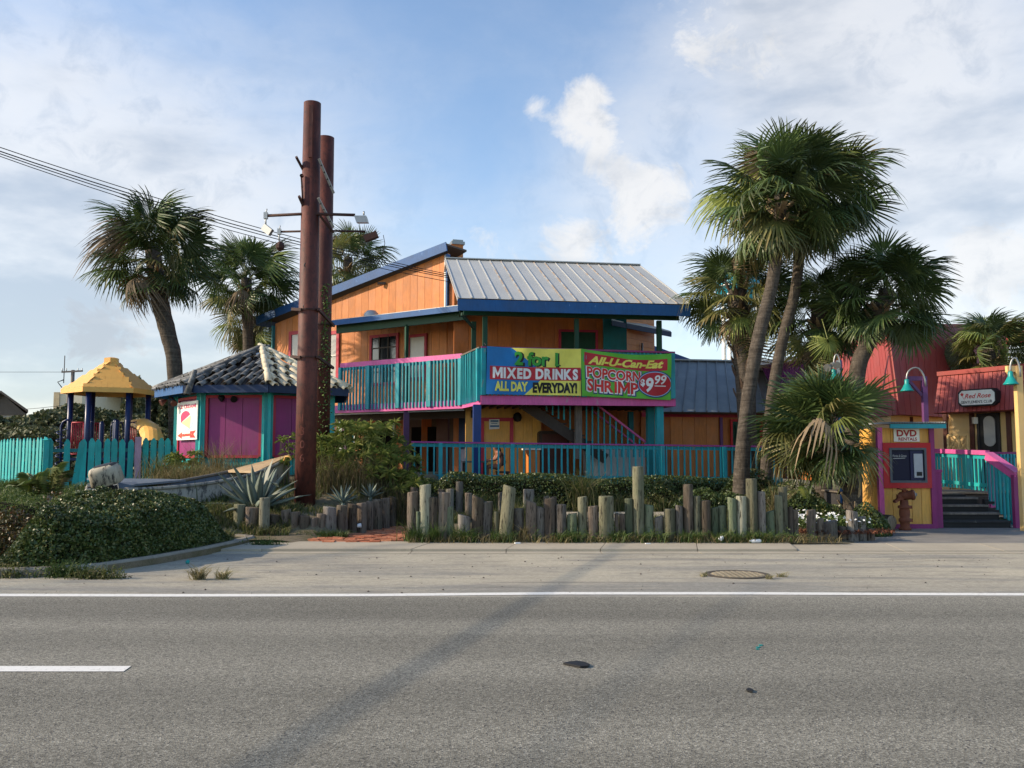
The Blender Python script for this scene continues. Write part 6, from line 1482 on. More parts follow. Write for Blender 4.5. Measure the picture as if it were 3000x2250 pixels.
def shell_points(n, x0, x1, y0, y1, hfn, zfn, deep=.35):
    out = []
    tot = 0
    while tot < n:
        x = NP.uniform(x0, x1, n); y = NP.uniform(y0, y1, n); e = .04
        h = hfn(x, y); gx = (hfn(x + e, y) - h) / e; gy = (hfn(x, y + e) - h) / e; area = np.sqrt(1 + gx ** 2 + gy ** 2)
        keep = (h > .04) & (NP.uniform(0, 3.2, n) < area); x, y, h = x[keep], y[keep], h[keep]
        zt = zfn(x, y) + h * (1 - deep * NP.uniform(0, 1, len(x)) ** 2.2); out.append(np.stack([x, y, zt], 1)); tot += len(x)
    return np.concatenate(out)[:n]
# --- island hedge
KP = np.array([[p.x, p.y] for p in kp])
def kerb_d(x, y):
    x = np.asarray(x, float); y = np.asarray(y, float); best = np.full(x.shape, 1e9); sgn = np.ones(x.shape)
    for (ax_, ay), (bx_, by_) in zip(KP[:-1], KP[1:]):
        dx, dy = bx_ - ax_, by_ - ay; L2 = dx * dx + dy * dy; t = np.clip(((x - ax_) * dx + (y - ay) * dy) / L2, 0, 1)
        d = np.hypot(x - ax_ - t * dx, y - ay - t * dy); s = np.sign(dx * (y - ay) - dy * (x - ax_)); m = d < best; best = np.where(m, d, best); sgn = np.where(m, s, sgn)
    return best * sgn
def h_island(x, y):
    d = kerb_d(x, y); h = .95 * (1 - np.exp(-np.clip(d - .08, 0, 9) / .30))
    h = h * (.28 + .72 * sst(-x, 4.55, 5.5)) * (.88 + .22 * vn(x, y, 1.5, 1) - .16 * vn(x, y, 3.6, 2) + .06 * vn(x, y, 8, 3))
    h = h * (1 - sst(y, 15.6, 16.5)) * (1 - sst(-x - .30 * (y - 12.5), 6.55, 7.3))
    return np.where(d > .08, h, 0)
zi = lambda x, y: np.full(np.shape(x), .09)
hd = thing('hedge', 'dense dark green glossy leaved hedge filling the kerbed island', 'hedge', (-6.2, 14.4, .1))
hf_mound('core', -9.5, -4.4, 11.4, 16.7, h_island, zi, 70, 70, M['twig'], hd)
leafmass('foliage', shell_points(64000, -9.5, -4.4, 11.4, 16.7, h_island, zi), .056, M['hedge'], hd, up=.6, aspect=.66)
# rusty and ferny shrubs along the left of the island
def bush(name, label, c, rx, ry, h, n, size, mat, cat='shrub', group=None, core=True, aspect=.55, seed=1, up=.4):
    c = V(c); fn = lambda x, y: h * np.sqrt(np.clip(1 - ((x - c.x) / rx) ** 2 - ((y - c.y) / ry) ** 2, 0, 1)) * (.72 + .5 * vn(x, y, 2.6 / max(rx, .5), seed)); zf = lambda x, y: np.full(np.shape(x), c.z - .02)
    r = thing(name, label, cat, c, group)
    if core: hf_mound('core', c.x - rx, c.x + rx, c.y - ry, c.y + ry, fn, zf, 20, 20, M['twig'], r, k=.8)
    leafmass('foliage', shell_points(n, c.x - rx, c.x + rx, c.y - ry, c.y + ry, fn, zf, .6), size, mat, r, aspect=aspect, up=up); return r
bush('croton_shrub', 'rusty red leaved shrub at the frame edge beside the hedge', G(10, 1640, .1) + V((-.1, .60, 0)), .75, .6, .66, 6500, .055, M['red_leaf'], seed=3)
bush('fern_shrub', 'light green feathery shrub between the rusty shrub and the hedge', G(105, 1638, .1) + V((.0, .75, 0)), .32, .5, .92, 5000, .05, M['fern'], aspect=.3, seed=4)
bush('rust_tinted_shrub', 'orange tinted shrub on the hedge crest by the outboard motor', V((-7.4, 15.2, .1)), 1.0, .6, .98, 3500, .05, M['red_leaf'], seed=5, core=False)
bush('fern_shrub', 'pale green feathery shrub spreading behind the hedge at the frame edge', V((-8.7, 15.0, .1)), 1.5, 1.3, .86, 14000, .055, M['fern'], aspect=.35, seed=6)
# --- hedge in front of the lower deck
def hline(px0, px1, Y0, Y1):
    return PX(px0, Y0, .8), PX(px1, Y1, .8)
hx0, hx1 = PX(1240, 22.3, .7), PX(2280, 22.6, .7)
def h_front(x, y):
    yc = 22.35 + .10 * (x - hx0) / (hx1 - hx0); t = (x - hx0) / (hx1 - hx0)
    e = sst(x, hx0, hx0 + .55) * (1 - sst(x, hx1 - .5, hx1)); w = .52 * (.35 + .65 * e)
    top = .90 - .12 * sst(t, .15, .5) + .06 * np.sin(x * 2.1) + .10 * (vn(x, y, 1.6, 9) - .5)
    return np.where(np.abs(y - yc) < w, top * e ** .5 * np.clip(1 - (np.abs(y - yc) / w) ** 4, 0, 1), 0)
fh = thing('hedge', 'long clipped dark hedge below the lower deck railing', 'hedge', (hx0, 22.4, .3))
zb_ = lambda x, y: bedz(x, y)
hf_mound('core', hx0, hx1, 21.7, 23.2, h_front, zb_, 120, 24, M['twig'], fh)
leafmass('foliage', shell_points(30000, hx0, hx1, 21.7, 23.1, h_front, zb_), .06, M['hedge2'], fh, up=.6, aspect=.62)
for i, (px, Y, rx, ry, h, n, lab) in enumerate((
        (2195, 22.0, .85, .7, .95, 8000, 'rounded dark bush around the foot of the tallest palm'),
        (2085, 21.2, 1.0, .6, .62, 7000, 'low spreading dark bush before the hedge end, behind the tall brown log'),
        (1925, 21.9, .7, .5, .72, 5000, 'small bush joining the hedge beneath the teal balcony post'),
        (2330, 19.2, .8, .6, .66, 6500, 'low bush behind the white flowers, beneath the bushy palm'),
        (2420, 18.9, .55, .5, .60, 5000, 'dark leafy bush right behind the white flower patch'),
        (2545, 18.6, .42, .55, .62, 4500, 'dark shrub spilling over the log stubs next to the kiosk'),
        (2300, 20.6, 1.1, .7, .80, 7000, 'deep shaded bush under the bushy palm fronds'))):
    p = base(px, Y, .3); p.z = bz(p.x, p.y); bush('bush', lab, p, rx, ry, h, n, .058, M['hedge2'] if i % 2 else M['hedge'], 'bush', 'bushes in the roadside bed', seed=20 + i)
# --- grass
def blades(name, pts, hgt, mat, lean=.35, width=.008, parent=None, curve=.5):
    """three-step bent blades"""
    n = len(pts); pts = np.asarray(pts, float); a = NP.uniform(0, 2 * np.pi, n); ln = NP.uniform(.1, 1, n) * lean; h = hgt * NP.uniform(.45, 1.2, n)
    d = np.stack([np.cos(a), np.sin(a), np.zeros(n)], 1); sd_ = np.stack([-np.sin(a + .8), np.cos(a + .8), np.zeros(n)], 1) * width
    up = np.array([0, 0, 1.0]); P0 = pts; P1 = pts + d * (h * ln * .35)[:, None] + up * (h * .55)[:, None]; P2 = pts + d * (h * ln * (1.0 + curve))[:, None] + up * (h * (1 - .25 * ln))[:, None]
    v = np.stack([P0 - sd_, P0 + sd_, P1 + sd_ * .7, P1 - sd_ * .7, P2 + sd_ * .12, P2 - sd_ * .12], 1).reshape(-1, 3); i = np.arange(n)[:, None] * 6
    q = np.concatenate([i + np.array([[0, 1, 2, 3]]), i + np.array([[3, 2, 4, 5]])]); return mk_np(name, v, q, mat, parent)
def patch(n, x0, x1, y0, y1, keep=None):
    x = NP.uniform(x0, x1, n); y = NP.uniform(y0, y1, n)
    if keep is not None: m = keep(x, y); x, y = x[m], y[m]
    return np.stack([x, y, bedz(x, y) - .01], 1)
clump = lambda s, th, seed: (lambda x, y: vn(x, y, s, seed) > th)
def stuff(o, label, cat='grass'): return tag(o, label, cat, None, 'stuff')
pathd = lambda x, y: (x < -3.9 + .33 * (y - 17.3))
stuff(blades('bed_grass', patch(15000, -8.8, -1.5, 17.7, 21.5, lambda x, y: (vn(x, y, 1.5, 3) > .34) & pathd(x, y)), .17, M['grass'], .6), 'short green grass over the raised agave bed')
stuff(blades('slope_grass', patch(5200, -6.6, -4.3, 16.5, 18.2, lambda x, y: vn(x, y, 1.6, 12) > .75 - .45 * sst(y, 16.6, 17.6)), .20, M['grass'], .7, .010), 'grass on the slope between the hedge island and the agave')
stuff(blades('fence_grass', patch(22000, -15.5, -6.0, 17.0, 25, clump(.9, .30, 5)), .22, M['weed'], .7, .013), 'rough green grass and weeds along the picket fence')
stuff(blades('straw_grass', patch(5200, -8.6, -5.6, 20.6, 22.2, clump(.8, .25, 8)), .45, M['grass_dry'], .7, .006), 'tall straw coloured grass between boat and hut')
stuff(blades('planter_grass', patch(15000, -1.7, 5.4, 17.1, 20.2, lambda x, y: (vn(x, y, 1.2, 6) > .42) & ((x < .4) | (y < 18.5) | (x > 4.1))), .26, M['grass'], .6, .009), 'bright grass growing behind the roadside logs')
stuff(blades('hedge_grass', patch(6000, -1.2, 6.2, 21.2, 22.6, clump(1.0, .45, 7)), .45, M['grass'], .6, .008), 'loose grass in front of the long hedge')
stuff(blades('log_weeds', np.stack([(xx := NP.uniform(-1.9, 5.3, 3000)), 16.42 + NP.normal(0, .07, 3000), np.full(3000, .045)], 1)[vn(xx, xx, 2.9, 4) > .60], .24, M['weed'], 1.0, .009), 'low weeds along the foot of the roadside logs', 'weeds')
stuff(leafmass('log_creeper', np.stack([(xx := NP.uniform(-.4, 5.6, 4200)), 16.44 + NP.normal(0, .07, 4200), .05 + np.abs(NP.normal(0, .10, 4200))], 1)[vn(xx, xx, 3.3, 14) > .40], .04, M['weed'], aspect=.5), 'tiny leafed creeper at the foot of the roadside logs', 'weeds')
stuff(blades('log_straw', np.stack([NP.uniform(-1.9, 6.0, 1500), 16.38 + NP.normal(0, .08, 1500), np.full(1500, .05)], 1), .17, M['grass_dry'], 1.4, .006), 'dry straw at the foot of the roadside logs', 'weeds')
# ground litter sand strip and weeds on the left wall
stuff(blades('wall_weeds', np.stack([NP.uniform(-5.6, -3.2, 1500), 17.42 + NP.normal(0, .08, 1500), np.full(1500, .04)], 1), .16, M['weed'], 1.0, .008), 'weeds at the foot of the agave bed logs', 'weeds')
def tuft(name, label, p, n, hgt, mat, spread, width=.006, lean=.9, cat='grass tuft', group=None):
    p = V(p); a = NP.uniform(0, 6.283, n); r = np.abs(NP.normal(0, spread, n)); o = blades(name, np.stack([p.x + np.cos(a) * r, p.y + np.sin(a) * r * .6, np.full(n, p.z)], 1), hgt, mat, lean, width)
    o.data.transform(Matrix.Translation(-p)); o.location = p; return tag(o, label, cat, group)
TG = 'grass tufts on the sandy shoulder'
tuft('grass_tuft', 'paler straw tuft standing on the shoulder below the hedge, larger of the two', G(582, 1698), 110, .22, M['straw'], .05, .007, lean=1.9, group=TG)
tuft('grass_tuft', 'smaller straw tuft just beside the larger one on the shoulder', G(652, 1697), 90, .16, M['straw'], .05, .007, lean=2.0, group=TG)
def weedc(label, p, n, hgt, spread, mat='weed'):
    p = V(p); r = thing('weed_clump', label, 'weed', p, 'weeds along the island kerb')
    q = np.stack([NP.normal(p.x, spread, n), NP.normal(p.y, spread * .35, n), p.z + np.abs(NP.normal(0, hgt * .5, n))], 1); leafmass('leaves', q, .05, M[mat], r, aspect=.4); 
    blades('stems', np.stack([NP.normal(p.x, spread, n // 6), NP.normal(p.y, spread * .35, n // 6), np.full(n // 6, p.z)], 1), hgt * 1.5, M[mat], .8, .006, r)
weedc('bright green weed clump in front of the kerb', G(190, 1690) , 900, .16, .20)
weedc('olive weed clump in front of the kerb, next to the bright one', G(285, 1695), 700, .12, .17, 'grass')
weedc('weed clump against the kerb at the frame edge', G(25, 1692), 700, .14, .17, 'grass')
weedc('trailing weed sprouting at the tip of the island kerb', G(775, 1604), 700, .12, .15)
weedc('weed growing by the log stubs where the flower bed meets the paving', G(2405, 1556, .0), 500, .13, .15)
weedc('weed rooted beside the bottom of the pink handrail post', G(2930, 1532, .0), 400, .10, .12)
weedc('small dark weed at the end of the flower bed beside the hydrant log', G(2545, 1556, .0), 500, .14, .15)
for k, (px, py) in enumerate(((2062, 1689), (2255, 1696), (2290, 1690))):
    tuft('grass_tuft', ('dry grass tuft at the near edge of the manhole ring', 'dry grass tuft at the far edge of the manhole ring', 'thin dry grass tuft just past the manhole ring')[k], G(px, py), 34, .08, M['straw'], .05, .006, lean=2.0, group=TG)
# --- papyrus clump
pc = base(1075, 20.6, .9); pcl = thing('papyrus_clump', 'big clump of spiky papyrus beside the rusty poles', 'papyrus', z(pc, bz(pc.x, pc.y)))
stv, stf, lv = B(), None, []
tips, hs = [], []
for i in range(185):
    x = PX(R.uniform(925, 1235), 20.5, 1.0); y = R.uniform(19.7, 21.4); g = bz(x, y); px = 1500 + F * x / y
    hmax = (1.5 if 985 < px < 1200 else 1.2) * (1 - .62 * R.random() ** 1.6); 
    if px > 1200: hmax *= .85
    ln = V((R.gauss(0, .16), R.gauss(0, .12), 0)); t_ = V((x, y, g)) + ln + V((0, 0, hmax)); stv.tube([V((x, y, g - .05)), V((x, y, g)) + ln * .35 + V((0, 0, hmax * .55)), t_], [.009, .008, .006], 4, False); tips.append(t_)
o = stv.obj('stem', M['papyrus'], pcl); o['kind'] = 'stuff'
v, q = [], []
for t_ in tips:
    m = R.randint(20, 28); dry = R.random() < .2
    for k in range(m):
        a = k * 2.4 + R.random(); el = R.uniform(-.35, .95); L = R.uniform(.15, .30); d = V((math.cos(a) * math.cos(el), math.sin(a) * math.cos(el), math.sin(el))); s_ = d.cross(V((0, 0, 1))).normalized() * .0075; e = t_ + d * L + V((0, 0, -.30 * L * math.cos(el))); mi = t_ + d * L * .55
        k0 = len(v); v += [t_ - s_ * .4, t_ + s_ * .4, mi + s_, e, mi - s_]; q.append((k0, k0 + 1, k0 + 2, k0 + 3, k0 + 4))
me = mk('umbel_leaf', v, q, M['papyrus'], pcl); me['kind'] = 'stuff'
dr = patch(2600, PX(925, 20, 1), PX(1235, 20.5, 1), 19.5, 20.6); o = blades('withered_stem', dr, .85, M['papyrus_dry'], .55, .007, pcl, .9); o['kind'] = 'stuff'
# a few yellowish stems by the hut wall
for j, (px0, px1, Y, hh, n, lab) in enumerate(((500, 590, 22.6, .62, 40, 'small yellowing papyrus tuft at the corner of the hut'), (820, 880, 20.9, 1.2, 16, 'thin papyrus stems just behind the nearer rusty pole'))):
    p = base((px0 + px1) / 2, Y, 1); r_ = thing('papyrus_clump', lab, 'papyrus', z(p, bz(p.x, p.y))); v, q = [], []; sb = B()
    for i in range(n):
        x = PX(R.uniform(px0, px1), Y, 1); y = Y + R.uniform(-.3, .3); g = bz(x, y); t_ = V((x + R.gauss(0, .08), y, g + hh * R.uniform(.45, 1.05))); sb.tube([V((x, y, g)), t_], .006, 4, False)
        for k in range(14):
            a = k * 2.4 + R.random(); el = R.uniform(-.3, .9); L = R.uniform(.10, .2); d = V((math.cos(a) * math.cos(el), math.sin(a) * math.cos(el), math.sin(el))); s_ = d.cross(V((0, 0, 1))).normalized() * .008; k0 = len(v); v += [t_ - s_ * .4, t_ + s_ * .4, t_ + d * L * .55 + s_, t_ + d * L + V((0, 0, -.06)), t_ + d * L * .55 - s_]; q.append((k0, k0 + 1, k0 + 2, k0 + 3, k0 + 4))
    sb.obj('stem', M['papyrus'], r_)['kind'] = 'stuff'; mk('umbel_leaf', v, q, M['papyrus'], r_)['kind'] = 'stuff'
# --- agaves: each leaf a part
def m_agave():
    t = NT('blue green agave'); g = t.noise(3, 5, .6); col = t.mix(t.step(g, .3, .7), (0.115, 0.15, 0.125), (0.18, 0.215, 0.175)); col = t.var(col, t.rnd, .2); return t.fin(col, .5, .4)
M['agave'] = m_agave(); M['spine'] = plain('agave spine', (60, 40, 30), .6)
def agleaf(L, w, bend, mat):
    b = B(); n = 8; vs = []
    for i in range(n + 1):
        t = i / n; ww = w * (.55 + 1.0 * t * (1 - t) * 2.2) * (1 - t ** 3.2) ; ww = max(ww, .004); x = L * t; zz = -bend * t * t * L; ch = .34 * ww
        vs += [V((x, -ww / 2, zz + ch)), V((x, 0, zz)), V((x, ww / 2, zz + ch)), V((x, 0, zz - .028 * (1 - t) - .004))]
    fs = []
    for i in range(n):
        a = 4 * i; c = a + 4
        for j, k in ((0, 1), (1, 2), (2, 3), (3, 0)): fs.append((a + j, a + k, c + k, c + j))
    b.add(vs, fs, True); return b.mesh('leaf', mat)
AGV = [agleaf(1.0, .17, .05, M['agave']), agleaf(1.0, .15, .16, M['agave']), agleaf(1.0, .16, -.04, M['agave'])]
def agave(label, p, size, n, seed, elmin=8, elmax=86):
    r = random.Random(seed); root = thing('agave_plant', label, 'agave', p, 'agaves in the raised bed')
    for i in range(n):
        u = i / n; el = RAD(elmax + (elmin - elmax) * u ** .8) ; a = i * 2.39996 + r.uniform(-.2, .2); X = V((math.cos(a) * math.cos(el), math.sin(a) * math.cos(el), math.sin(el))); Y = V((0, 0, 1)).cross(X).normalized(); Z = X.cross(Y)
        o = bpy.data.objects.new('leaf', AGV[0 if u < .4 else r.choice((0, 1, 2))]); COL.objects.link(o); o.parent = root; o.matrix_parent_inverse = wmat(root).inverted(); o.location = V(p) + V((math.cos(a), math.sin(a), 0)) * .06 * size + V((0, 0, .03)); o.rotation_euler = Matrix((X, Y, Z)).transposed().to_euler(); s_ = size * r.uniform(.8, 1.08); o.scale = (s_, s_ * .95, s_)
    b = B(); b.lathe([(.09 * size, -.1), (.11 * size, .05), (.05 * size, .16 * size)], p, 10); b.obj('heart', M['agave'], root); return root
agp = P(752, 1503, 18.3); agave('large blue green agave with broad spiked leaves by the derelict boat', agp, 1.12, 30, 4)
agave('small agave growing near the logs before the papyrus', P(1005, 1478, 18.6), .42, 20, 6, 10); agave('second small agave, half hidden in grass by the path', P(1085, 1462, 19.2), .38, 16, 7, 15)
# torn folded leaf of the big agave
b = B(); q = [P(790, 1412, 18.1), P(812, 1418, 18.0), P(818, 1428, 18.05), P(806, 1424, 18.1)]; b.prism(q, V((0, .02, .01))); b2 = b.obj('torn_leaf', M['agave'], [o for o in bpy.data.objects if o.name == 'agave_plant'][0])
# --- feather palms (young) at the left
def pinnate(L, n, droop, mat, ll=.42):
    v, f = [], []
    def pt(t): return V((L * t * (1 - .18 * t * droop), 0, L * (.95 * t - droop * .95 * t * t)))
    for i in range(n):
        t = .16 + .84 * i / n; p = pt(t); d = (pt(min(1, t + .02)) - pt(t - .02)).normalized()
        for sg in (-1, 1):
            l = ll * (math.sin(math.pi * (.12 + .80 * t)) ** .7) * R.uniform(.85, 1.1); X = (d * .62 + V((0, sg, 0)) * .78 + V((0, 0, .12))).normalized(); s_ = X.cross(V((0, 0, 1))).normalized() * .0075
            k0 = len(v); m1 = p + X * l * .5; e = p + X * l + V((0, 0, -l * .55)); v += [p - s_ * .5, p + s_ * .5, m1 + s_, e, m1 - s_]; f.append((k0, k0 + 1, k0 + 2, k0 + 3, k0 + 4))
    for i in range(8):
        a, c = pt(i / 8), pt((i + 1) / 8); k0 = len(v); v += [a + V((0, -.012, 0)), a + V((0, .012, 0)), c + V((0, .010, 0)), c + V((0, -.010, 0))]; f.append((k0, k0 + 1, k0 + 2, k0 + 3))
    me = bpy.data.meshes.new('frond'); me.from_pydata([tuple(x) for x in v], [], f); me.update(); me.materials.append(mat); return me
PF = [pinnate(1.15, 13, .75, M['grass'], .44), pinnate(1.05, 12, .9, M['fern'], .46), pinnate(1.2, 14, .6, M['papyrus'], .42)]
for lab, p, n, az0, s0_ in (('young feather palm with arching fronds in front of the sunlit pickets', P(92, 1475, 16.6), 7, 0, .62), ('young feather palm with upright fronds by the fence corner post', P(152, 1475, 16.5), 6, .5, .66)):
    r_ = thing('young_palm', lab, 'palm', p, 'young feather palms')
    for i in range(n):
        a = az0 + i * 2.4; o = bpy.data.objects.new('frond', PF[i % 3]); COL.objects.link(o); o.parent = r_; o.matrix_parent_inverse = wmat(r_).inverted(); o.location = p; o.rotation_euler = (R.uniform(-.3, .3), RAD(-R.uniform(30, 60)), a); s_ = s0_ * R.uniform(.8, 1.1); o.scale = (s_, s_, s_)
b = B(); c_ = P(146, 1450, 16.5); b.cyl(z(c_, .2), z(c_, P(146, 1428, 16.5).z), .05, .045, 10); tag(b.obj('cut_stake', M['greywood'], None), 'short pale cut stake next to the young feather palm', 'stake')
# --- weeds, spiky grasses beside the hedge
def spiky(label, px, py, Y, n, hgt, mat, spread=.16, w=.012, lean=.5):
    p = P(px, py, Y); p.z = bz(p.x, p.y); return tuft('grass_clump', label, p, n, hgt, M[mat], spread, w, lean, 'grass clump', 'tall grass clumps in the beds')
spiky('tall spiky grass clump before the middle of the long hedge', 1705, 1460, 21.4, 220, 1.0, 'grass', .22, .014, .6)
spiky('yellowish tall grass clump behind the tall brown log by the flower bed', 2265, 1470, 18.4, 120, .8, 'grass_dry', .12, .012)
spiky('tall grass clump where the agave bed meets the hut, by the wall', 640, 1380, 22.2, 260, .95, 'grass_dry', .5, .006)
spiky('green grass spray behind the leaning thick log', 1530, 1480, 18.0, 200, .5, 'grass', .3, .012)
spiky('reddish dry grass tuft wedged among the roadside logs', 1538, 1560, 16.5, 90, .38, 'grass_dry', .07, .008)
spiky('grass tuft hanging at the brick path end of the roadside logs', 1215, 1560, 16.55, 160, .42, 'weed', .10, .009, .8)
spiky('green grass spray at the dark squat log of the roadside row', 1350, 1570, 16.5, 140, .35, 'weed', .10, .010, .9)
spiky('grass spray before the third and fourth roadside logs', 1275, 1575, 16.45, 120, .36, 'weed', .08, .009, .8)
spiky('fresh green weeds behind the outboard motor', 385, 1392, 19.0, 420, .48, 'weed', .45, .013, .6)
spiky('pale grasses at the foot of the hut corner', 560, 1392, 21.5, 300, .5, 'grass', .4, .01, .7)
spiky('leafy stems in front of the mauve board', 470, 1380, 21.8, 160, .7, 'grass', .3, .012, .4)
# --- flowers
fl = np.stack([NP.uniform(PX(2315, 17.6, .4), PX(2535, 17.6, .4), 2600), NP.uniform(17.1, 18.3, 2600), .30 + NP.uniform(-.05, .12, 2600)], 1)
ft = thing('flower_patch', 'low bright green patch of white flowers edged by log stubs', 'flowers', (fl[:, 0].mean(), 17.6, .25))
leafmass('leaves', fl, .06, M['weed'], ft, aspect=.6, up=.8)
M['petal'] = plain('white petal', (240, 240, 236), .6); fm = []
b = B()
for k in range(5): a = 2 * math.pi * k / 5; b.face([V((0, 0, .0)), V((math.cos(a - .5) * .022, math.sin(a - .5) * .022, .006)), V((math.cos(a) * .034, math.sin(a) * .034, .004)), V((math.cos(a + .5) * .022, math.sin(a + .5) * .022, .006))])
fmesh = b.mesh('flower', M['petal'])
for i in range(105):
    x = PX(R.uniform(2318, 2535), 17.4, .4); y = R.uniform(17.0, 18.2); put('flower', fmesh, ft, (x, y, .36 + .10 * (y - 17) + R.uniform(-.03, .06)), (RAD(R.uniform(10, 70)), R.uniform(-.3, .3), R.uniform(-.8, .8)), (.8,) * 3 if i % 4 else (1.2,) * 3)
mul = np.stack([NP.uniform(5.3, 7.3, 1500), NP.uniform(16.9, 17.5, 1500), .15 + NP.uniform(0, .07, 1500)], 1); M['mulch'] = leafmat('red mulch', [(0.16, 0.06, 0.035), (0.23, 0.10, 0.06), (0.10, 0.045, 0.03)], .9, .1); stuff(leafmass('mulch', mul, .07, M['mulch'], aspect=.25), 'reddish bark mulch around the white flowers', 'mulch')
o = bpy.data.objects.new('frond', PF[2]); COL.objects.link(o); o.location = P(2368, 1475, 17.5); o.rotation_euler = (0, RAD(-30), RAD(100)); o.scale = (.35, .35, .35); tag(o, 'small yellow fern frond standing among the white flowers', 'frond')
# ================================================================== log posts
def m_log(name, a, b_, alg):
    t = NT(name); s = t.noise(9, 7, .7, st=(1, 1, .10)); f = t.noise(30, 5, .7, st=(1, 1, .14)); bl_ = t.noise(2.2, 5, .6)
    col = t.mix(t.step(s, .30, .70), a, b_); col = t.mix(t.step(bl_, .45, .75, 0, .65), col, alg); col = t.mix(t.step(f, .36, .47, .9, 0), col, (0.020, 0.016, 0.012)); col = t.var(col, t.rnd, .28)
    col = t.mix(t.step(t.noise(3.3, 6, .7, st=(1, 1, .6)), .60, .76, 0, .55), col, (0.34, 0.31, 0.25))
    t.bump(t.math('ADD', s, f), .85, .02); return t.fin(col, .92, .15)
M['log_grey'] = m_log('grey weathered log', (0.095, 0.084, 0.072), (0.215, 0.192, 0.168), (0.16, 0.16, 0.115))
M['log_brown'] = m_log('brown weathered log', (0.085, 0.064, 0.048), (0.18, 0.145, 0.115), (0.11, 0.105, 0.07))
M['log_green'] = m_log('green treated log', (0.105, 0.104, 0.064), (0.195, 0.185, 0.125), (0.10, 0.120, 0.065))
M['log_mint'] = m_log('pale mint green log', (0.080, 0.100, 0.062), (0.160, 0.175, 0.112), (0.09, 0.13, 0.072))
M['log_pale'] = m_log('pale bleached log', (0.20, 0.195, 0.14), (0.33, 0.315, 0.235), (0.26, 0.28, 0.19))
TONE = {'g': ('grey', 'log_grey'), 'b': ('brown', 'log_brown'), 'o': ('olive green', 'log_green'), 'm': ('mint green', 'log_mint'), 'p': ('pale', 'log_pale')}
ORD = ['', 'first', 'second', 'third', 'fourth', 'fifth', 'sixth', 'seventh', 'eighth', 'ninth', 'tenth', 'eleventh', 'twelfth', 'thirteenth', 'fourteenth', 'fifteenth', 'sixteenth', 'seventeenth', 'eighteenth', 'nineteenth', 'twentieth']
ORD += ['twenty-' + o for o in ORD[1:10]] + ['thirtieth'] + ['thirty-' + o for o in ORD[1:10]] + ['fortieth'] + ['forty-' + o for o in ORD[1:10]]
def log_post(c, r, ztop, zbot, mat, label, group, lean=0.0, slant=0.0, facing=0.0):
    n = 16; ph = R.uniform(0, 6); irr = [1 + .05 * math.sin(3 * k * 2 * math.pi / n + ph) + R.uniform(-.03, .03) for k in range(n)]
    if R.random() < .5: irr[R.randrange(n)] -= .16
    H = ztop - zbot; zs = [(-.12, 1.04), (H * .3, 1.02), (H * .65, 1.0), (H - .03, .985), (H - .006, .955), (H, .89)]; vs = []
    b = B()
    for h, s in zs:
        for k in range(n):
            a = 2 * math.pi * k / n; rr = r * s * irr[k] * (1 + .012 * math.sin(h * 9 + k)); tilt = slant * math.cos(a) * r * (h / H if H else 0)
            vs.append(V((math.cos(a) * rr + lean * h, math.sin(a) * rr, h + tilt)))
    m = len(zs); fs = [(i * n + k, i * n + (k + 1) % n, (i + 1) * n + (k + 1) % n, (i + 1) * n + k) for i in range(m - 1) for k in range(n)] + [tuple(range((m - 1) * n, m * n))]
    o = mk('log_post', vs, [tuple(f) for f in fs], mat, None, [True] * (n * (m - 1)) + [False]); o.location = (c[0], c[1], zbot); tag(o, label, 'log post', group); return o
def row(data, x0, y0, sc, yfn, zb, where, group, first=1, maxr=.17):
    """data in crop units: (left, right, top, tone, lean, slant, dy)"""
    cnt = first
    for d in data:
        l, rr, tp, tone = d[:4]; lean = d[4] if len(d) > 4 else 0; slant = d[5] if len(d) > 5 else R.uniform(-.25, .25); dy = d[6] if len(d) > 6 else 0
        pl, pr_, pt = x0 + l * sc, x0 + rr * sc, y0 + tp * sc; pm_ = (pl + pr_) / 2; Y = yfn(pm_) + dy + R.uniform(-.03, .05); zt_ = P(pm_, pt, Y).z; r = (pr_ - pl) / 2 / F * Y * .99; zb_ = zb(pm_, Y)
        hgt = zt_ - zb_; hw = 'tall' if hgt > .95 else ('short' if hgt < .60 else 'medium'); x = PX(pm_, Y, (zt_ + zb_) / 2) - lean * hgt / 2
        log_post((x, Y), r, zt_, zb_, M[TONE[tone][1]], f'{hw} {TONE[tone][0]} log post, {ORD[cnt]} {where}', group, lean, slant); cnt += 1
RG = 'log posts of the roadside palisade'
A_ = [(137, 243, 602, 'b'), (218, 252, 785, 'm', 0, 0, -.05), (250, 355, 536, 'p', 0, .1, -.06), (325, 420, 650, 'b'), (420, 520, 606, 'b', .03), (490, 568, 742, 'm', -.04), (600, 720, 822, 'g'), (730, 840, 652, 'b', .02, -.4), (828, 925, 692, 'g', .02), (935, 992, 786, 'o'),
      (1005, 1125, 553, 'o', .09, -.3, -.1), (1120, 1220, 756, 'g'), (1226, 1330, 690, 'b', .01, -.3), (1325, 1410, 742, 'g'), (1410, 1508, 662, 'b'), (1508, 1612, 718, 'g'), (1615, 1712, 806, 'm'), (1716, 1800, 648, 'o'), (1803, 1905, 734, 'b'), (1905, 2050, 642, 'o', 0, 0, -.05), (2055, 2094, 802, 'b'), (2096, 2152, 806, 'b')]
ypal = lambda px: 16.62 - .0000 * px
zroad = lambda px, Y: .03
WH = 'from the brick path in the roadside row'
row(A_, 1150, 1250, .3165, ypal, zroad, WH, RG, 1)
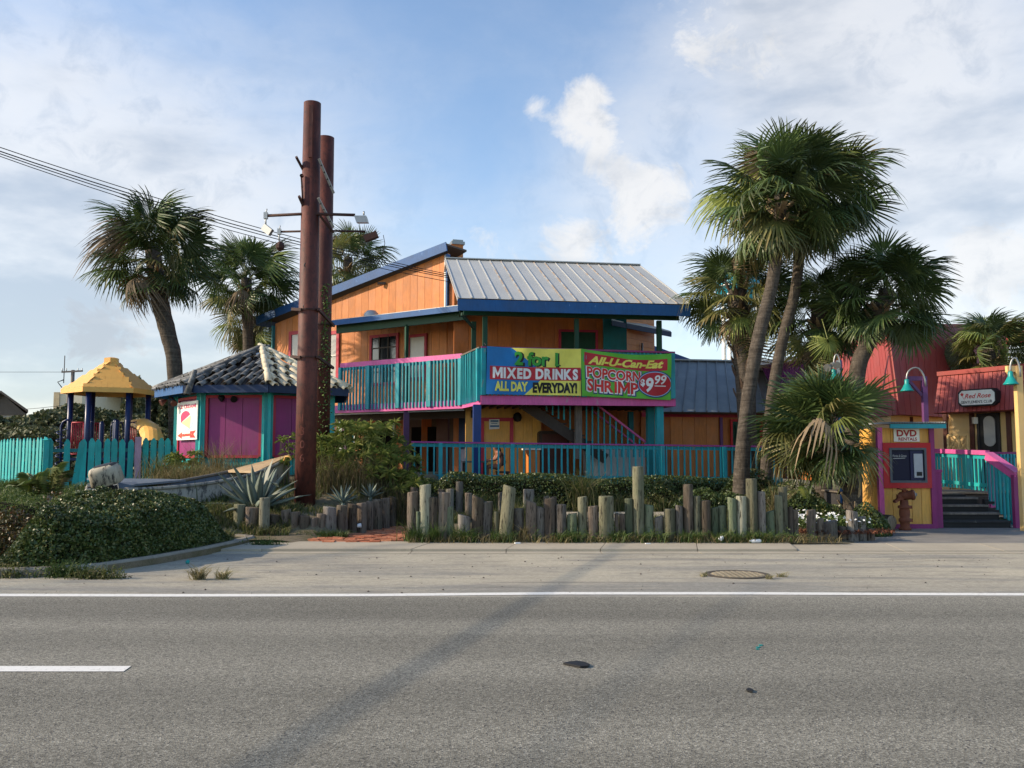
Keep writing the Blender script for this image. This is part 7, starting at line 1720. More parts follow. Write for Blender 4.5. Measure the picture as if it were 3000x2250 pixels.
B_ = [(255, 332, 665, 'm'), (327, 430, 368, 'o', 0, 0), (430, 520, 724, 'm'), (526, 613, 834, 'g', 0, .3), (617, 722, 760, 'o'), (722, 795, 730, 'g'), (796, 890, 532, 'b', 0, 0), (888, 957, 642, 'o'), (960, 1048, 682, 'b'), (1050, 1118, 750, 'm'), (1117, 1197, 732, 'm', 0, 0, .06), (1209, 1291, 660, 'm'), (1286, 1383, 642, 'p', .005), (1381, 1484, 480, 'o', 0, 0, -.05), (1488, 1560, 600, 'g'), (1564, 1640, 784, 'm'), (1645, 1718, 636, 'o'), (1678, 1760, 558, 'o', 0, 0, .16), (1762, 1812, 742, 'b', 0, 0, .2), (1806, 1862, 770, 'b', 0, 0, .25)]
row(B_, 1750, 1250, .3165, ypal, zroad, WH, RG, 23)
row([(360, 420, 1425, 'b'), (425, 472, 1482, 'b'), (470, 562, 1497, 'g'), (562, 618, 1530, 'b'), (618, 692, 1430, 'g'), (690, 747, 1470, 'g'), (748, 800, 1540, 'b')], 2200, 850, .452, lambda px: 16.95 + .0016 * (px - 2360), lambda px, Y: -.02, 'of the stubs edging the white flowers, counted towards the kiosk', 'log stubs edging the flower bed')
row([(420, 490, 580, 'b'), (495, 570, 575, 'g'), (582, 652, 508, 'g'), (668, 740, 612, 'b'), (975, 1020, 608, 'g'), (1208, 1312, 580, 'g'), (1398, 1448, 642, 'b'), (1450, 1522, 648, 'b'), (163, 236, 562, 'b')], 1150, 1250, .3165, lambda px: 19.6, lambda px, Y: .2, 'among the stubs between the roadside row and the hedge', 'log stubs behind the roadside row')
LW_ = [(265, 375, 718, 'o'), (370, 496, 746, 'b'), (505, 600, 657, 'p', 0, 0, -.15), (597, 697, 812, 'b'), (702, 795, 768, 'b'), (785, 880, 788, 'b', .02), (872, 966, 822, 'b', .06), (975, 1040, 842, 'b', .05), (1033, 1115, 806, 'b', .02), (1092, 1215, 742, 'g'), (1217, 1322, 728, 'b'), (1322, 1412, 716, 'b')]
row(LW_, 600, 1250, .3165, lambda px: 17.55 if px < 920 else 17.55 + (px - 920) * .0052, lambda px, Y: .02, 'from the hedge in the row holding the agave bed', 'logs retaining the agave bed')
row([(1405, 1500, 705, 'b'), (1492, 1560, 690, 'b'), (1550, 1642, 670, 'b'), (1630, 1712, 660, 'b'), (1700, 1775, 648, 'b')], 600, 1250, .3165, lambda px: 18.35 + (px - 1050) * .012, lambda px, Y: .08, 'along the shaded side of the brick path going in', 'logs lining the brick path')
# ================================================================== far things beyond the fence
def ridge(pix, Y):
    xs = np.array([PX(px, Y, P(px, py, Y).z) for px, py in pix]); zs = np.array([P(px, py, Y).z for px, py in pix]); return xs, zs
def scrub(name, label, pix, Y, dep, n, size, mat='dune', base_z=.6, seed=1):
    xs, zs = ridge(pix, Y); fn = lambda x, y: np.clip((np.interp(x, xs, zs) - base_z) * np.clip(1 - ((y - Y) / dep) ** 2, 0, 1) ** .6 * (.86 + .28 * vn(x, y, .7, seed) - .0) , 0, 20) * (np.abs(y - Y) < dep)
    zf = lambda x, y: np.full(np.shape(x), base_z)
    o = leafmass(name, shell_points(n, xs[0], xs[-1], Y - dep, Y + dep * .4, fn, zf, .25), size, M[mat], aspect=.7, up=.5); stuff(o, label, 'scrub')
    c = hf_mound('core', xs[0], xs[-1], Y - dep, Y + dep, fn, zf, 70, 24, M['twig'], o, k=.9); c['kind'] = 'stuff'
scrub('dune_scrub', 'rolling green dune scrub beyond the picket fence', [(-260, 1262), (0, 1262), (60, 1240), (110, 1218), (160, 1205), (250, 1203), (330, 1215), (370, 1230), (560, 1232)], 44, 9, 26000, .26, seed=2)
scrub('dune_scrub', 'lower olive scrub right behind the picket fence', [(-260, 1278), (0, 1272), (150, 1262), (300, 1268), (560, 1270)], 34, 4, 14000, .18, seed=6)
def farbush(label, px, py, w, Y, seed, n=5000):
    p = P(px, py, Y); bush('dune_shrub', label, V((p.x, Y, .8)), w / 2 / F * Y, w / 2 / F * Y, (p.z - .8) * 1.12, n, .24, M['dune'], 'shrub', 'tall shrubs behind the playground', seed=seed)
farbush('tall rounded shrub behind the yellow slide hood', 470, 1190, 110, 36, 3); farbush('dark shrub tree behind the middle blue playground posts', 395, 1168, 100, 46, 4); farbush('dark shrub at the left of the playground posts', 285, 1218, 100, 38, 5, 3500)
farbush('scrubby shrub in front of the grey gabled house at the frame edge', -5, 1235, 60, 40, 7, 3000)
M['stucco_far'] = paint('pale beige far wall', (206, 196, 170), var=.05, dirt=.08); M['grey_far'] = paint('grey hotel wall', (116, 120, 126), var=.05, dirt=.08); M['win_far'] = plain('far window', (66, 72, 80), .2)
def farbox(name, label, cat, px0, px1, py0, Y, dep, mat, zb=0.0):
    t = thing(name, label, cat, (PX((px0 + px1) / 2, Y, 3), Y, zb)); x0, x1 = PX(px0, Y, 5), PX(px1, Y, 5); zt = P(px0, py0, Y).z; b = B(); b.box(((x0 + x1) / 2, Y + dep / 2, (zt + zb) / 2), (x1 - x0, dep, zt - zb)); b.obj('wall', M[mat], t); return t, x0, x1, zt
t, x0, x1, zt = farbox('beige_tower_block', 'plain pale beige block rising behind the dune scrub', 'building', 152, 236, 1149, 150, 20, 'stucco_far')
b = B(); b.box((x0 + (x1 - x0) * .12, 149.9, zt - 6), (.9, .1, 12)); b.obj('wall_pier', paint('tan pier', (186, 166, 130)), t)  # darker tan strip down one side of the block
b = B(); b.box((x0 + (x1 - x0) * .5, 149.9, zt - 3.2), (.7, .1, .9)); b.obj('window', M['win_far'], t)
t, x0, x1, zt = farbox('grey_hotel', 'grey hotel with balconies glimpsed between the playground posts', 'building', 236, 452, 1160, 165, 20, 'grey_far')
for r in range(3):
    for c in range(8):
        xw = x0 + (x1 - x0) * (c + .5) / 8; zw = zt - 2.0 - r * 3.0; b = B(); b.box((xw, 164.93, zw), (1.0, .12, 1.5)); b.obj('window', M['win_far'], t)
    b = B(); b.box(((x0 + x1) / 2, 164.6, zt - 3.3 - r * 3), (x1 - x0, .8, .22)); b.obj('balcony_ledge', M['stucco_far'], t)
b = B(); b.box(((x0 + x1) / 2 + 1.5, 166, zt + .3), (x1 - x0 + 4, 14, .5)); b.obj('roof', M['grey_far'], t)
t = thing('low_white_trailer', 'long low trailer with bright white roof beyond the playground', 'trailer', P(285, 1230, 52)); b = B(); a_, c_ = P(216, 1222, 52), P(352, 1228, 50); b.bar(a_, c_, 2.4, .28); b.obj('roof', M['white'], t); b = B(); b.bar(a_ + V((0, .1, -.7)), c_ + V((0, .1, -.7)), 2.2, 1.1); b.obj('body', M['stucco_far'], t)
t = thing('white_roof_unit', 'boxy white unit standing at the end of the trailer', 'cabinet', P(368, 1230, 49)); b = B(); b.box(P(368, 1222, 49), (.72, .7, .55)); b.obj('cabinet', M['white'], t); b = B()
for k in range(5): b.box(P(368, 1222, 49) + V((.05 + .065 * k - .12, -.36, -.02)), (.03, .02, .36))
b.obj('vent_slat', M['gutter'], t)
# gabled house at the left edge
hY = 60; t = thing('gabled_house', 'grey house with dark brown gable at the frame edge', 'house', P(20, 1260, hY))
g = [P(-150, 1212, hY), P(92, 1209, hY), P(12, 1152, hY)]; g[0].z = g[1].z; g[0].x = 2 * g[2].x - g[1].x
slab([g[0] + V((.3, 0, -.15)), g[1] + V((-.3, 0, -.15)), g[2] + V((0, 0, -.15))], V((-4.6, 8, 0)), 'gable', paint('brown shingled gable', (88, 78, 66)), t)
for s_, e_ in ((g[1], g[2]), (g[2], g[0])): slab([s_ + V((0, -.4, 0)), e_ + V((0, -.4, 0)), e_ + V((-5.6, 9, 0)), s_ + V((-5.6, 9, 0))], V((0, 0, .16)), 'roof', paint('dark house roof', (64, 58, 54)), t)
slab([V((g[0].x + .5, hY + .1, 0)), V((g[1].x - .9, hY + .1, 0)), V((g[1].x - .9, hY + .1, g[1].z - .1)), V((g[0].x + .5, hY + .1, g[1].z - .1))], V((-4, 7, 0)), 'wall', paint('pale grey house wall', (150, 146, 138)), t)
# utility poles and lines
def upole(label, px, py0, Y, r, arms):
    p = P(px, py0, Y); t = thing('utility_pole', label, 'utility pole', (p.x, Y, 0), 'utility poles on the skyline'); b = B(); b.cyl((p.x, Y, 0), (p.x, Y, p.z), r * 1.2, r, 8); b.obj('shaft', M['greywood'], t)
    for dz, w in arms:
        b = B(); b.bar((p.x - w, Y - .15, p.z + dz - .0), (p.x + w, Y - .15, p.z + dz + .1), .12, .14); o = b.obj('crossarm', M['greywood'], t); b = B()
        for k in (-.95, -.55, .55, .95): b.cyl((p.x + k * w, Y - .15, p.z + dz + .05), (p.x + k * w, Y - .15, p.z + dz + .35), .05, .04, 6)
        b.obj('insulator', M['gutter'], o)
    return p
p = upole('distant utility pole with crossarm above the beige block', 214, 1084, 80, .16, ((-.2, .95),))
b = B(); b.tube([V((p.x - .75, 79.9, p.z + 1.3)), V((p.x - .75, 79.9, p.z - 1.2))], .04, 6); b.tube([V((p.x - .75, 79.9, p.z - .9)), V((p.x - 1.3, 79.9, p.z - 1.1)), V((p.x - .9, 79.9, p.z - 1.6))], .05, 6); b.obj('switchgear', M['black'], [o for o in bpy.data.objects if o.name == 'utility_pole'][0])
upole('shorter utility pole before the edge of the beige block', 200, 1142, 66, .10, ())
cb = B(); cb.tube([P(-300, 1086, 80), P(-50, 1090, 80), P(186, 1090, 80)], .02, 4); tag(cb.obj('power_line', M['wire']), 'thin power line running off to the distant crossarm', 'cable')
cb = B(); cb.tube([P(60, 1200, 66), P(120, 1195, 66), P(200, 1186, 66)], .02, 4); tag(cb.obj('power_line', M['wire']), 'slack power line from the house to the shorter pole', 'cable')
# water tower behind the palms
wp = P(2168, 842, 210); t = thing('water_tower', 'teal water tower tank glimpsed through the shaggy palm crown', 'water tower', (wp.x, 210, 0)); M['tank'] = plain('teal tank paint', (30, 150, 178), .4)
b = B(); b.lathe([(.5, -4.2), (3.6, -3.6), (5.6, -1.2), (5.9, .6), (5.0, 2.6), (2.6, 4.0), (0.3, 4.4)], wp, 28); b.obj('tank', M['tank'], t)
b = B(); b.cyl((wp.x, 210, 0), (wp.x, 210, wp.z - 3.9), .9, .7, 14); b.obj('riser', M['white'], t)
for k in range(4): a = .75 + k * math.pi / 2; b = B(); b.cyl((wp.x + math.cos(a) * 5.2, 210 + math.sin(a) * 5.2, 0), (wp.x + math.cos(a) * 4.6, 210 + math.sin(a) * 4.6, wp.z - 2), .55, .5, 10); b.obj('leg', M['white'], t)
b = B(); b.lathe([(6.0, -.3), (6.5, -.3), (6.5, -.1), (6.0, -.1)], wp, 28, caps=False, sm=False); b.obj('catwalk', M['white'], t)
# cables over the road, above and beside the view: they throw the faint bands across the asphalt
for (a_, c_), r, lab in (((G(1850, 1606), G(985, 2262)), .026, 'thick overhead cable bundle crossing above the road'), ((G(2150, 1830), G(1790, 2255)), .010, 'thin overhead cable crossing above the road')):
    off = sd * (8 / sd.z); d = (c_ - a_); pts = [a_ + off + d * t for t in np.linspace(-.35 if r > .02 else -.9, 2.6, 14)]
    for i, q in enumerate(pts): q.z = 8 - .25 * math.sin(math.pi * i / 13)
    b = B(); b.tube(pts, r, 6); tag(b.obj('overhead_cable', M['wire']), lab, 'cable')
# ================================================================== hanging banners
def flatmat(name, rgb): return plain(name, rgb, .45, 0, .35)
def banner(pts, wave):
    """pts: pixel corners tl, tr, br, bl (+ sag of the top edge) on the balcony front"""
    (tl, tr, br, bl), sag, ph = pts, wave[0], wave[1]
    q = [SP(x, y, -.14) for x, y in (tl, tr, br, bl)]
    def place(u, v, o=0.0):
        top = q[0].lerp(q[1], u) - V((0, 0, sag * math.sin(math.pi * u) ** 1.0 * (1 if sag < .1 else u ** .5))); bot = q[3].lerp(q[2], u); p = bot.lerp(top, v)
        w = .026 * math.sin(u * 9 + v * 2.5 + ph) + .018 * math.sin(u * 17 - v * 6 + ph) + .020 * math.sin(v * 3.1) * math.sin(u * 5 + ph)
        return p - NB * (w + o)
    return place, (q[1] - q[0]).length, (q[0] - q[3]).length
def region(place, root, name, mat, u0, u1, lo, hi, o, n=44, m=8):
    co, fs = [], []
    for i in range(n + 1):
        u = u0 + (u1 - u0) * i / n; a, c = lo(u), hi(u)
        for j in range(m + 1): co.append(place(u, a + (c - a) * j / m, o))
    for i in range(n):
        for j in range(m): k = i * (m + 1) + j; fs.append((k, k + m + 1, k + m + 2, k + 1))
    return mk(name, co, fs, mat, root, True)
def btext(place, root, s, u0, u1, v0, capv, mat, o, W, H, slope=0.0, name='lettering', **k):
    uw = (u1 - u0)
    return letter(s, capv * H, lambda x, y: place(u0 + uw / 2 + x / W, v0 + y / H + slope * (x / W), o), mat, root, fit=uw * W, name=name, dense=.07, **k)
K0, K1 = (lambda c: (lambda u: c)), None
pl1, W1, H1 = banner(((1426, 1014), (1703, 1021), (1703, 1160), (1424, 1155)), (.03, 0.4))
b1 = thing('drinks_banner', 'blue and yellow two for one mixed drinks banner on the balcony', 'banner', SP(1426, 1155, -.14))
BLU, YEL, RDB, WHT, BLK, GRN = flatmat('banner blue', (20, 112, 176)), flatmat('banner yellow', (228, 220, 96)), flatmat('banner red', (176, 30, 44)), flatmat('banner white', (226, 226, 222)), flatmat('banner black', (18, 20, 22)), flatmat('banner green', (52, 150, 52))
region(pl1, b1, 'banner_cloth', BLU, 0, 1, K0(0), K0(1), 0)
cv = lambda u: min(.995, .56 + max(0, (.56 - u)) * 1.45)
region(pl1, b1, 'yellow_field', YEL, .262, 1, lambda u: max(.57, min(.995, .57 + max(0, .54 - u) * 1.55)), K0(.997), .005)
region(pl1, b1, 'yellow_field', YEL, .40, 1, K0(.003), lambda u: min(.34, .003 + (u - .40) * 1.9), .005)
region(pl1, b1, 'red_strip', RDB, .035, .995, lambda u: .315, lambda u: .595, .009)
btext(pl1, b1, '2 for 1', .305, .765, .625, .265, BLK, .010, W1, H1, slope=-.03, bold=.06)
btext(pl1, b1, '2 for 1', .29, .75, .640, .265, GRN, .014, W1, H1, slope=-.03, bold=.04)
for mt_, du, oo in ((BLK, .012, .0125), (GRN, 0, .0165)):
    for poly in (((.722, .842), (.752, .895), (.752, .850), (.730, .815)), ((.716, .634), (.768, .632), (.768, .664), (.716, .666))):
        mk('lettering', [pl1(u + du, v - du, oo) for u, v in poly], [(0, 1, 2, 3)], mt_, b1)
btext(pl1, b1, 'MIXED DRINKS', .065, .965, .352, .205, WHT, .014, W1, H1, slope=-.01, bold=.05)
btext(pl1, b1, 'ALL DAY', .085, .435, .085, .185, YEL, .014, W1, H1, bold=.05)
btext(pl1, b1, 'EVERYDAY!', .485, .955, .065, .195, BLK, .014, W1, H1, bold=.055)
pl2, W2, H2 = banner(((1703, 1021), (1966, 1036), (1966, 1172), (1704, 1160)), (.09, 2.2))
b2 = thing('shrimp_banner', 'green and red popcorn shrimp banner beside the mixed drinks banner', 'banner', SP(1704, 1160, -.14))
LIM, NVY, RD3, LBL = flatmat('banner lime', (92, 176, 52)), flatmat('banner navy', (26, 40, 104)), flatmat('banner scarlet', (206, 44, 40)), flatmat('banner pale blue', (140, 186, 214))
region(pl2, b2, 'banner_cloth', LIM, 0, 1, K0(0), K0(1), 0)
region(pl2, b2, 'red_ribbon', RDB, .035, .955, lambda u: .655 + .03 * math.sin(u * 6), lambda u: .93 + .015 * math.sin(u * 6 + 1) - .05 * u, .006)
btext(pl2, b2, 'All-U-Can-Eat', .075, .915, .705, .165, YEL, .012, W2, H2, slope=-.02, shear=.35, bold=.04)
for s_, v0, cap, u0, u1 in (('POPCORN', .405, .215, .06, .655), ('SHRIMP', .115, .245, .06, .625)):
    btext(pl2, b2, s_, u0 - .022, u1 + .022, v0 - .018, cap, NVY, .007, W2, H2, slope=-.06, bold=.13)
    btext(pl2, b2, s_, u0 - .012, u1 + .012, v0 - .008, cap, WHT, .011, W2, H2, slope=-.06, bold=.09)
    btext(pl2, b2, s_, u0, u1, v0, cap, RD3, .016, W2, H2, slope=-.06, bold=.03)
def oval(nm, mat, rx, ry, o): f = lambda u: ry * math.sqrt(max(0, 1 - ((u - .815) / rx) ** 2)); region(pl2, b2, nm, mat, .815 - rx, min(.995, .815 + rx), lambda u: .335 - f(u), lambda u: .335 + f(u), o, 40, 3)
oval('price_oval_edge', NVY, .200, .300, .015); oval('price_oval_edge', LBL, .190, .280, .018); oval('price_oval', RDB, .182, .262, .021)
btext(pl2, b2, '$', .655, .705, .30, .14, WHT, .026, W2, H2, bold=.04); btext(pl2, b2, '9', .715, .80, .17, .30, WHT, .026, W2, H2, shear=.2, bold=.035); btext(pl2, b2, '99', .815, .945, .34, .19, WHT, .026, W2, H2, shear=.2, bold=.02)
region(pl2, b2, 'underline', WHT, .81, .94, K0(.285), K0(.305), .026, 4, 1)
for px, py in ((1424, 1012),): b = B(); b.tube([SP(px - 6, py - 8, -.05), SP(px, py, -.14), SP(px + 4, py + 4, -.15)], .012, 5); b.obj('tie_cord', M['black'], b1)
# ================================================================== things on the lower porch
def FP(px, py, bb): return onplane(px, py, FU(0, bb, 0), NB)
ns = thing('notice_sign', 'small white notice with blue picture on the yellow porch door', 'sign', FP(1448, 1258, LB - .06)); c = [FP(x, y, LB - .06) for x, y in ((1433, 1258), (1463, 1256), (1463, 1228), (1433, 1229))]
slab(c, -NB * .012, 'sign_board', WHT, ns); LBN = flatmat('notice blue', (60, 110, 150))
for i, (x0, y0, x1, y1) in enumerate(((1437, 1236, 1460, 1231), (1439, 1241, 1457, 1239), (1436, 1251, 1462, 1246))): b = B(); b.prism([FP(x, y, LB - .075) for x, y in ((x0, y0), (x1, y0), (x1, y1), (x0, y1))], -NB * .003); b.obj('printed_line', LBN, ns)
b = B(); b.lathe([(.0, -.15), (.10, -.12), (.14, -.02), (.12, .08), (.05, .14), (.0, .15)], FP(1516, 1222, LB - .18), 14); tag(b.obj('wall_lantern', M['black']), 'round black lantern on the yellow porch wall', 'lantern')
ct = thing('porch_counter', 'sunlit orange counter with white top on the lower porch', 'counter', FP(1560, 1400, 1.7)); p = FP(1560, 1316, 1.7); a_ = math.atan2(U.y, U.x)
b = B(); b.box(p + NB * .2, (.5, .5, .045), a_); b.obj('top', M['white'], ct)
b = B(); b.box(V((p.x, p.y, (p.z + DZ) / 2)) + U * .05 + NB * .22, (.34, .42, p.z - DZ - .05), a_); b.obj('body', M['orange'], ct)
b = B(); b.prism([p - U * .24 + V((0, 0, -.03)), p - U * .10 + V((0, 0, -.03)), p - U * .11 + V((0, 0, -.25))], NB * .06); b.obj('bracket', M['orange_deep'], ct)
cb_ = thing('dark_cabinet', 'tall dark brown cabinet with rounded top under the porch stair', 'cabinet', FP(1620, 1400, 2.2)); p0, p1 = FP(1580, 1262, 2.2), FP(1668, 1262, 2.2); b = B(); b.prism([z(p0, DZ), z(p1, DZ), z(p1, p0.z - .06), p1 - U * .06, p0 + U * .06, z(p0, p0.z - .06)], NB * .5); b.obj('cabinet_body', M['darkwood'], cb_); b = B(); b.prism([p0 + U * .08 + V((0, 0, -.10)) - NB * .01, p1 - U * .08 + V((0, 0, -.10)) - NB * .01, z(p1 - U * .08, DZ + .1) - NB * .01, z(p0 + U * .08, DZ + .1) - NB * .01], -NB * .02); b.obj('cabinet_door', M['brown'], cb_)
gx = thing('grey_cooler', 'long grey cooler box standing behind the lower deck balusters', 'cooler', FP(1800, 1400, 1.5)); p0, p1 = FP(1722, 1312, 1.5), FP(1890, 1314, 1.5); slab([z(p0, DZ), z(p1, DZ), z(p1, p0.z - .06), z(p0, p0.z - .06)], NB * .6, 'body', M['gutter'], gx); slab([z(p0 - U * .03, p0.z - .055), z(p1 + U * .03, p0.z - .055), z(p1 + U * .03, p0.z), z(p0 - U * .03, p0.z)], NB * .64, 'lid', M['steel'], gx)
tb = thing('porch_table', 'small grey topped table before the seated person', 'table', FP(1392, 1400, .9)); p = FP(1393, 1353, .9); b = B(); b.box(p + NB * .25, (.72, .55, .045), a_); b.obj('tabletop', M['greywood'], tb)
for dx in (-.3, .3):
    for dy in (.05, .45): b = B(); b.box(z(p + U * dx + NB * dy, (p.z + DZ) / 2), (.05, .05, p.z - DZ - .05), a_); b.obj('leg', M['darkwood'], tb)
# seated person in profile, leaning over the table
pp = FP(1462, 1400, 1.15); prs = thing('person', 'seated person with dark hair in brown top leaning over the porch table', 'person', z(pp, DZ))
def skin_body(name, nodes, edges, mat, parent, sub=2):
    me = bpy.data.meshes.new(name); me.from_pydata([tuple(n[0]) for n in nodes], edges, []); me.materials.append(mat); o = put(name, me, parent)
    m = o.modifiers.new('skin', 'SKIN'); sv = me.skin_vertices[0].data
    for i, n in enumerate(nodes): sv[i].radius = (n[1], n[1] if len(n) < 3 else n[2])
    sv[0].use_root = True
    m2 = o.modifiers.new('sub', 'SUBSURF'); m2.levels = sub; m2.render_levels = sub; return o
M['skin'] = plain('tanned skin', (150, 98, 74), .5); M['hair'] = plain('dark hair', (24, 17, 15), .5); M['brown_top'] = paint('brown patterned top', (96, 58, 44), var=.3, grain=.1)
o_ = lambda dx, h, dy=0: z(pp + U * dx + NB * dy, DZ + h)
nodes = [(o_(.10, .34), .14), (o_(.06, .52), .135), (o_(.0, .70), .15), (o_(-.07, .80), .07), (o_(-.11, .88), .075), (o_(-.13, .96), .085),
         (o_(.0, .74, -.17), .06), (o_(-.12, .56, -.22), .045), (o_(-.32, .53, -.16), .036), (o_(-.40, .545, -.14), .03), (o_(.0, .74, .17), .06), (o_(-.12, .56, .22), .045), (o_(-.32, .53, .16), .036), (o_(-.40, .545, .14), .03),
         (o_(-.12, .36, -.11), .085), (o_(-.34, .36, -.12), .065), (o_(-.36, .10, -.12), .05), (o_(-.46, .03, -.12), .04), (o_(-.12, .36, .11), .085), (o_(-.34, .36, .12), .065), (o_(-.36, .10, .12), .05), (o_(-.46, .03, .12), .04), (o_(-.20, .94), .03)]
edges = [(0, 1), (1, 2), (2, 3), (3, 4), (4, 5), (2, 6), (6, 7), (7, 8), (8, 9), (2, 10), (10, 11), (11, 12), (12, 13), (0, 14), (14, 15), (15, 16), (16, 17), (0, 18), (18, 19), (19, 20), (20, 21), (5, 22)]
skin_body('body', nodes, edges, M['skin'], prs)
skin_body('top', [(o_(.10, .36), .155), (o_(.06, .53), .15), (o_(.005, .70), .165), (o_(.0, .735, -.15), .075), (o_(-.07, .63, -.20), .062), (o_(.0, .735, .15), .075), (o_(-.07, .63, .20), .062)], [(0, 1), (1, 2), (2, 3), (3, 4), (2, 5), (5, 6)], M['brown_top'], prs)
skin_body('hair', [(o_(-.10, 1.0), .095), (o_(-.05, .93), .085), (o_(.0, .80), .07), (o_(.05, .66), .05), (o_(.08, .54), .03)], [(0, 1), (1, 2), (2, 3), (3, 4)], M['hair'], prs)
stl = thing('stool', 'low dark stool under the seated person', 'stool', z(pp + U * .1, DZ)); b = B(); b.box(z(pp + U * .1, DZ + .20), (.36, .36, .05), a_); b.obj('seat', M['darkwood'], stl)
for dx in (-.14, .14):
    for dy in (-.14, .14): b = B(); b.box(z(pp + U * (.1 + dx) + NB * dy, DZ + .09), (.04, .04, .18), a_); b.obj('leg', M['darkwood'], stl)
# sunlit railing glimpsed through the far side of the porch
fr2 = thing('porch_railing', 'bright teal railing glimpsed through the far side of the dark porch', 'railing', P(1030, 1290, 33)); a_q, c_q = P(1010, 1241, 33), P(1062, 1241, 33.2)
b = B(); b.bar(a_q, c_q, .05, .08); b.obj('handrail', M['teal_bright'], fr2)
for k in range(5): b = B(); q = a_q.lerp(c_q, (k + .3) / 5); b.bar(q + V((0, 0, .2 if k in (1, 4) else 0)), q + V((0, 0, -.8)), .07, .07, (0, 1, 0)); b.obj('baluster', M['teal_bright'], fr2)
# ================================================================== hydrant, log, litter
M['hyd'] = paint('rusted hydrant iron', (122, 66, 42), var=.3, grain=0, dirt=.45, rough=.85, wear=(150, 110, 84), wearamt=.06)
hp_ = V((PX(2650, 19.75, .4), 19.75, 0)); hy = thing('standpipe_hydrant', 'rusty old standpipe hydrant with tilted capped head before the kiosk', 'hydrant', hp_)
b = B(); b.lathe([(.13, 0), (.13, .05), (.10, .07), (.10, .17), (.13, .19), (.13, .25), (.10, .27), (.115, .33), (.115, .43), (.10, .47), (.135, .48), (.135, .53), (.09, .55), (.085, .66)], hp_, 18); b.obj('barrel', M['hyd'], hy)
hd_ = hp_ + V((.03, 0, .74)); ax_ = V((.93, -.30, .10)).normalized()
b = B(); b.lathe([(.06, -.16), (.085, -.13), (.095, -.04), (.10, .10), (.115, .11), (.115, .16), (.095, .17)], hd_ + V((.02, 0, .02)), 18, axis=ax_); b.obj('head', M['hyd'], hy)
b = B(); b.lathe([(.093, 0), (.085, .012), (.03, .015)], hd_ + V((.02, 0, .02)) + ax_ * .172, 16, axis=ax_); b.lathe([(.035, 0), (.03, .04)], hd_ + V((.02, 0, .02)) + ax_ * .184, 6, axis=ax_, sm=False); b.obj('cap', M['steel'], hy)
b = B(); b.box(hd_ + V((-.06, 0, .15)), (.20, .13, .025), ax=(V((.97, 0, -.2)).normalized(), V((0, 1, 0)), V((.2, 0, .97)).normalized())); b.cyl(hd_ + V((-.02, 0, .05)), hd_ + V((-.02, 0, .17)), .05, .05, 10); b.obj('top_plate', M['hyd'], hy)
b = B(); b.box(hd_ + V((-.19, -.02, -.08)), (.16, .14, .05), ax=(V((.85, 0, .5)).normalized(), V((0, 1, 0)), V((-.5, 0, .85)).normalized())); b.box(hd_ + V((-.12, 0, -.02)), (.12, .10, .12)); b.obj('side_outlet', M['hyd'], hy)
for zz_, dx in ((.22, .12), (.505, .12)):
    b = B(); b.box(hp_ + V((dx, -.03, zz_)), (.06, .06, .07)); b.obj('flange_bolt', M['hyd'], hy)
lc = V((PX(2612, 19.9, .2), 19.9, .155)); lg = thing('cut_log', 'sawn log lying end on beside the rusty hydrant', 'log', z(lc, 0)); b = B(); b.lathe([(.165, .0), (.168, .15), (.165, .9)], lc, 18, axis=(-.45, .85, 0)); b.obj('bark', M['log_brown'], lg)
M['logend'] = m_log('sawn log end', (0.25, 0.19, 0.13), (0.34, 0.28, 0.20), (0.2, 0.17, 0.13)); b = B(); b.lathe([(.158, -.004), (.150, -.010), (.02, -.012)], lc, 18, axis=(-.45, .85, 0)); b.obj('cut_face', M['logend'], lg)
M['cup'] = plain('white litter plastic', (235, 236, 236), .4)
def litter(name, label, p, build, mat='cup', cat='litter'):
    b = B(); build(b, V(p)); tag(b.obj(name, M[mat]), label, cat)
litter('paper_cup', 'white paper cup lying on the brick path', P(1050, 1540, 18.2), lambda b, p: b.lathe([(.035, -.06), (.045, .06)], p, 12, axis=(1, .1, .12)))
litter('plastic_bottle', 'crushed clear bottle lying at the foot of the roadside logs', V((PX(2212, 16.3, .05), 16.28, .085)), lambda b, p: b.lathe([(.012, -.12), (.014, -.09), (.034, -.06), (.034, .09), (.025, .11)], p, 10, axis=(1, .15, 0)))
litter('crumpled_paper', 'crumpled white paper caught among the log weeds', V((PX(2112, 16.35, .1), 16.35, .12)), lambda b, p: b.lathe([(.01, -.05), (.05, -.02), (.04, .03), (.01, .06)], p, 7, axis=(.6, -.2, .7), sm=False))
litter('cigarette_box', 'small white carton lying at the foot of the leaning log', V((PX(1516, 16.2, .05), 16.15, .062)), lambda b, p: b.box(p, (.10, .05, .022), .3))
litter('paper_scrap', 'flat white paper scrap on the walkway before the roadside logs', V((PX(1898, 16.1, .05), 16.1, .058)), lambda b, p: b.box(p, (.09, .05, .012), .2))
litter('paper_scrap', 'small white scrap on the paving before the steps', G(2966, 1545), lambda b, p: b.box(p + V((0, 0, .01)), (.08, .05, .015), .5))
litter('aqua_litter', 'crumpled aqua wrapper resting against the island kerb', G(550, 1652), lambda b, p: b.lathe([(.01, -.04), (.035, -.01), (.02, .03)], p + V((0, 0, .03)), 7, axis=(.5, .2, .8), sm=False), 'lampshade')
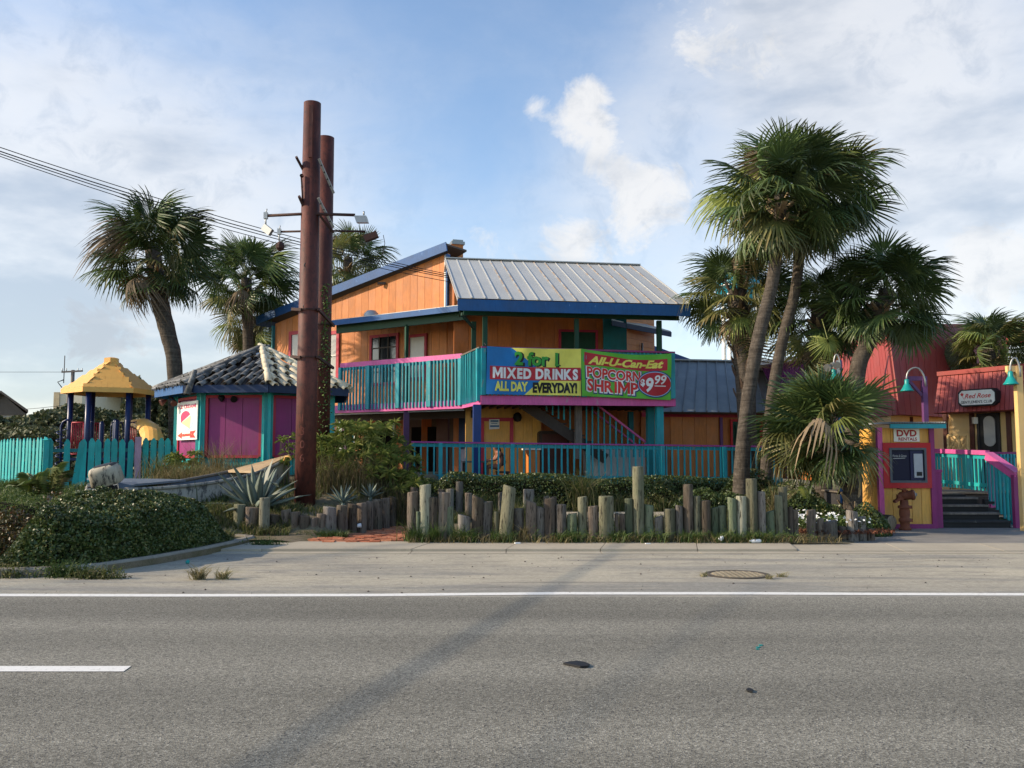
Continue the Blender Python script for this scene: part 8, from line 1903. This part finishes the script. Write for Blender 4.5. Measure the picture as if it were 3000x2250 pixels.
litter('cast_off_shoe', 'black shoe left on the charcoal steps', V((PX(2907, 20.8, .4), SY + .60, rise * 3 + .05)), lambda b, p: (b.box(p, (.26, .09, .06), .2), b.box(p + V((-.07, 0, .05)), (.11, .08, .06), .2)), 'black', 'shoe')
b = B(); b.lathe([(.02, 0), (.045, .006)], V((PX(2797, 20.6, .6), SY + .28 * nst + .0, plz - .10)), 12, axis=(0, -1, 0)); tag(b.obj('round_sticker', M['gutter']), 'small round pale disc on the upper step riser', 'disc')
# tyre scrap and marks on the near road
def flat(name, label, pix, zz, mat, th=.012, cat='road debris'):
    b = B(); b.prism([G(x, y, zz) for x, y in pix], (0, 0, th)); tag(b.obj(name, mat), label, cat)
M['rubber'] = plain('tyre rubber', (24, 24, 26), .6)
flat('tyre_scrap', 'torn black tyre scrap lying flat on the asphalt', [(1650, 1947), (1668, 1943), (1690, 1941), (1712, 1944), (1727, 1950), (1722, 1956), (1700, 1957), (1676, 1952)], .004, M['rubber'], .015)
flat('tyre_scrap', 'small dark rubber fragment farther right on the asphalt', [(2186, 2022), (2196, 2020), (2206, 2024), (2204, 2029), (2190, 2027)], .004, M['rubber'], .012)
for i, q in enumerate(([(2214, 1896), (2226, 1894), (2228, 1897), (2216, 1899)], [(2222, 1889), (2234, 1889), (2234, 1892), (2224, 1892)], [(2214, 1901), (2224, 1901), (2224, 1903), (2214, 1903)])):
    b = B(); b.prism([G(x, y, .003) for x, y in q], (0, 0, .003)); o = b.obj('survey_mark', M['lampshade']); tag(o, ('middle', 'far', 'near')[i] + ' stroke of the faded aqua survey mark on the asphalt', 'road marking', 'aqua survey mark strokes')
# pebbles and leaf crumbs on the shoulder
b = B()
for i in range(260):
    x, y = R.uniform(-9, 11), R.uniform(10.6, 15.0); s_ = R.choice((.006, .008, .010, .012, .018)); c = V((x, y, .003)); b.add([c + V((s_, 0, 0)), c + V((0, s_, 0)), c + V((-s_, 0, 0)), c + V((0, -s_, 0)), c + V((0, 0, s_ * .8))], [(0, 1, 4), (1, 2, 4), (2, 3, 4), (3, 0, 4)])
stuff(b.obj('gravel', M['darkwood']), 'scattered pebbles and bark crumbs on the sandy shoulder', 'gravel')
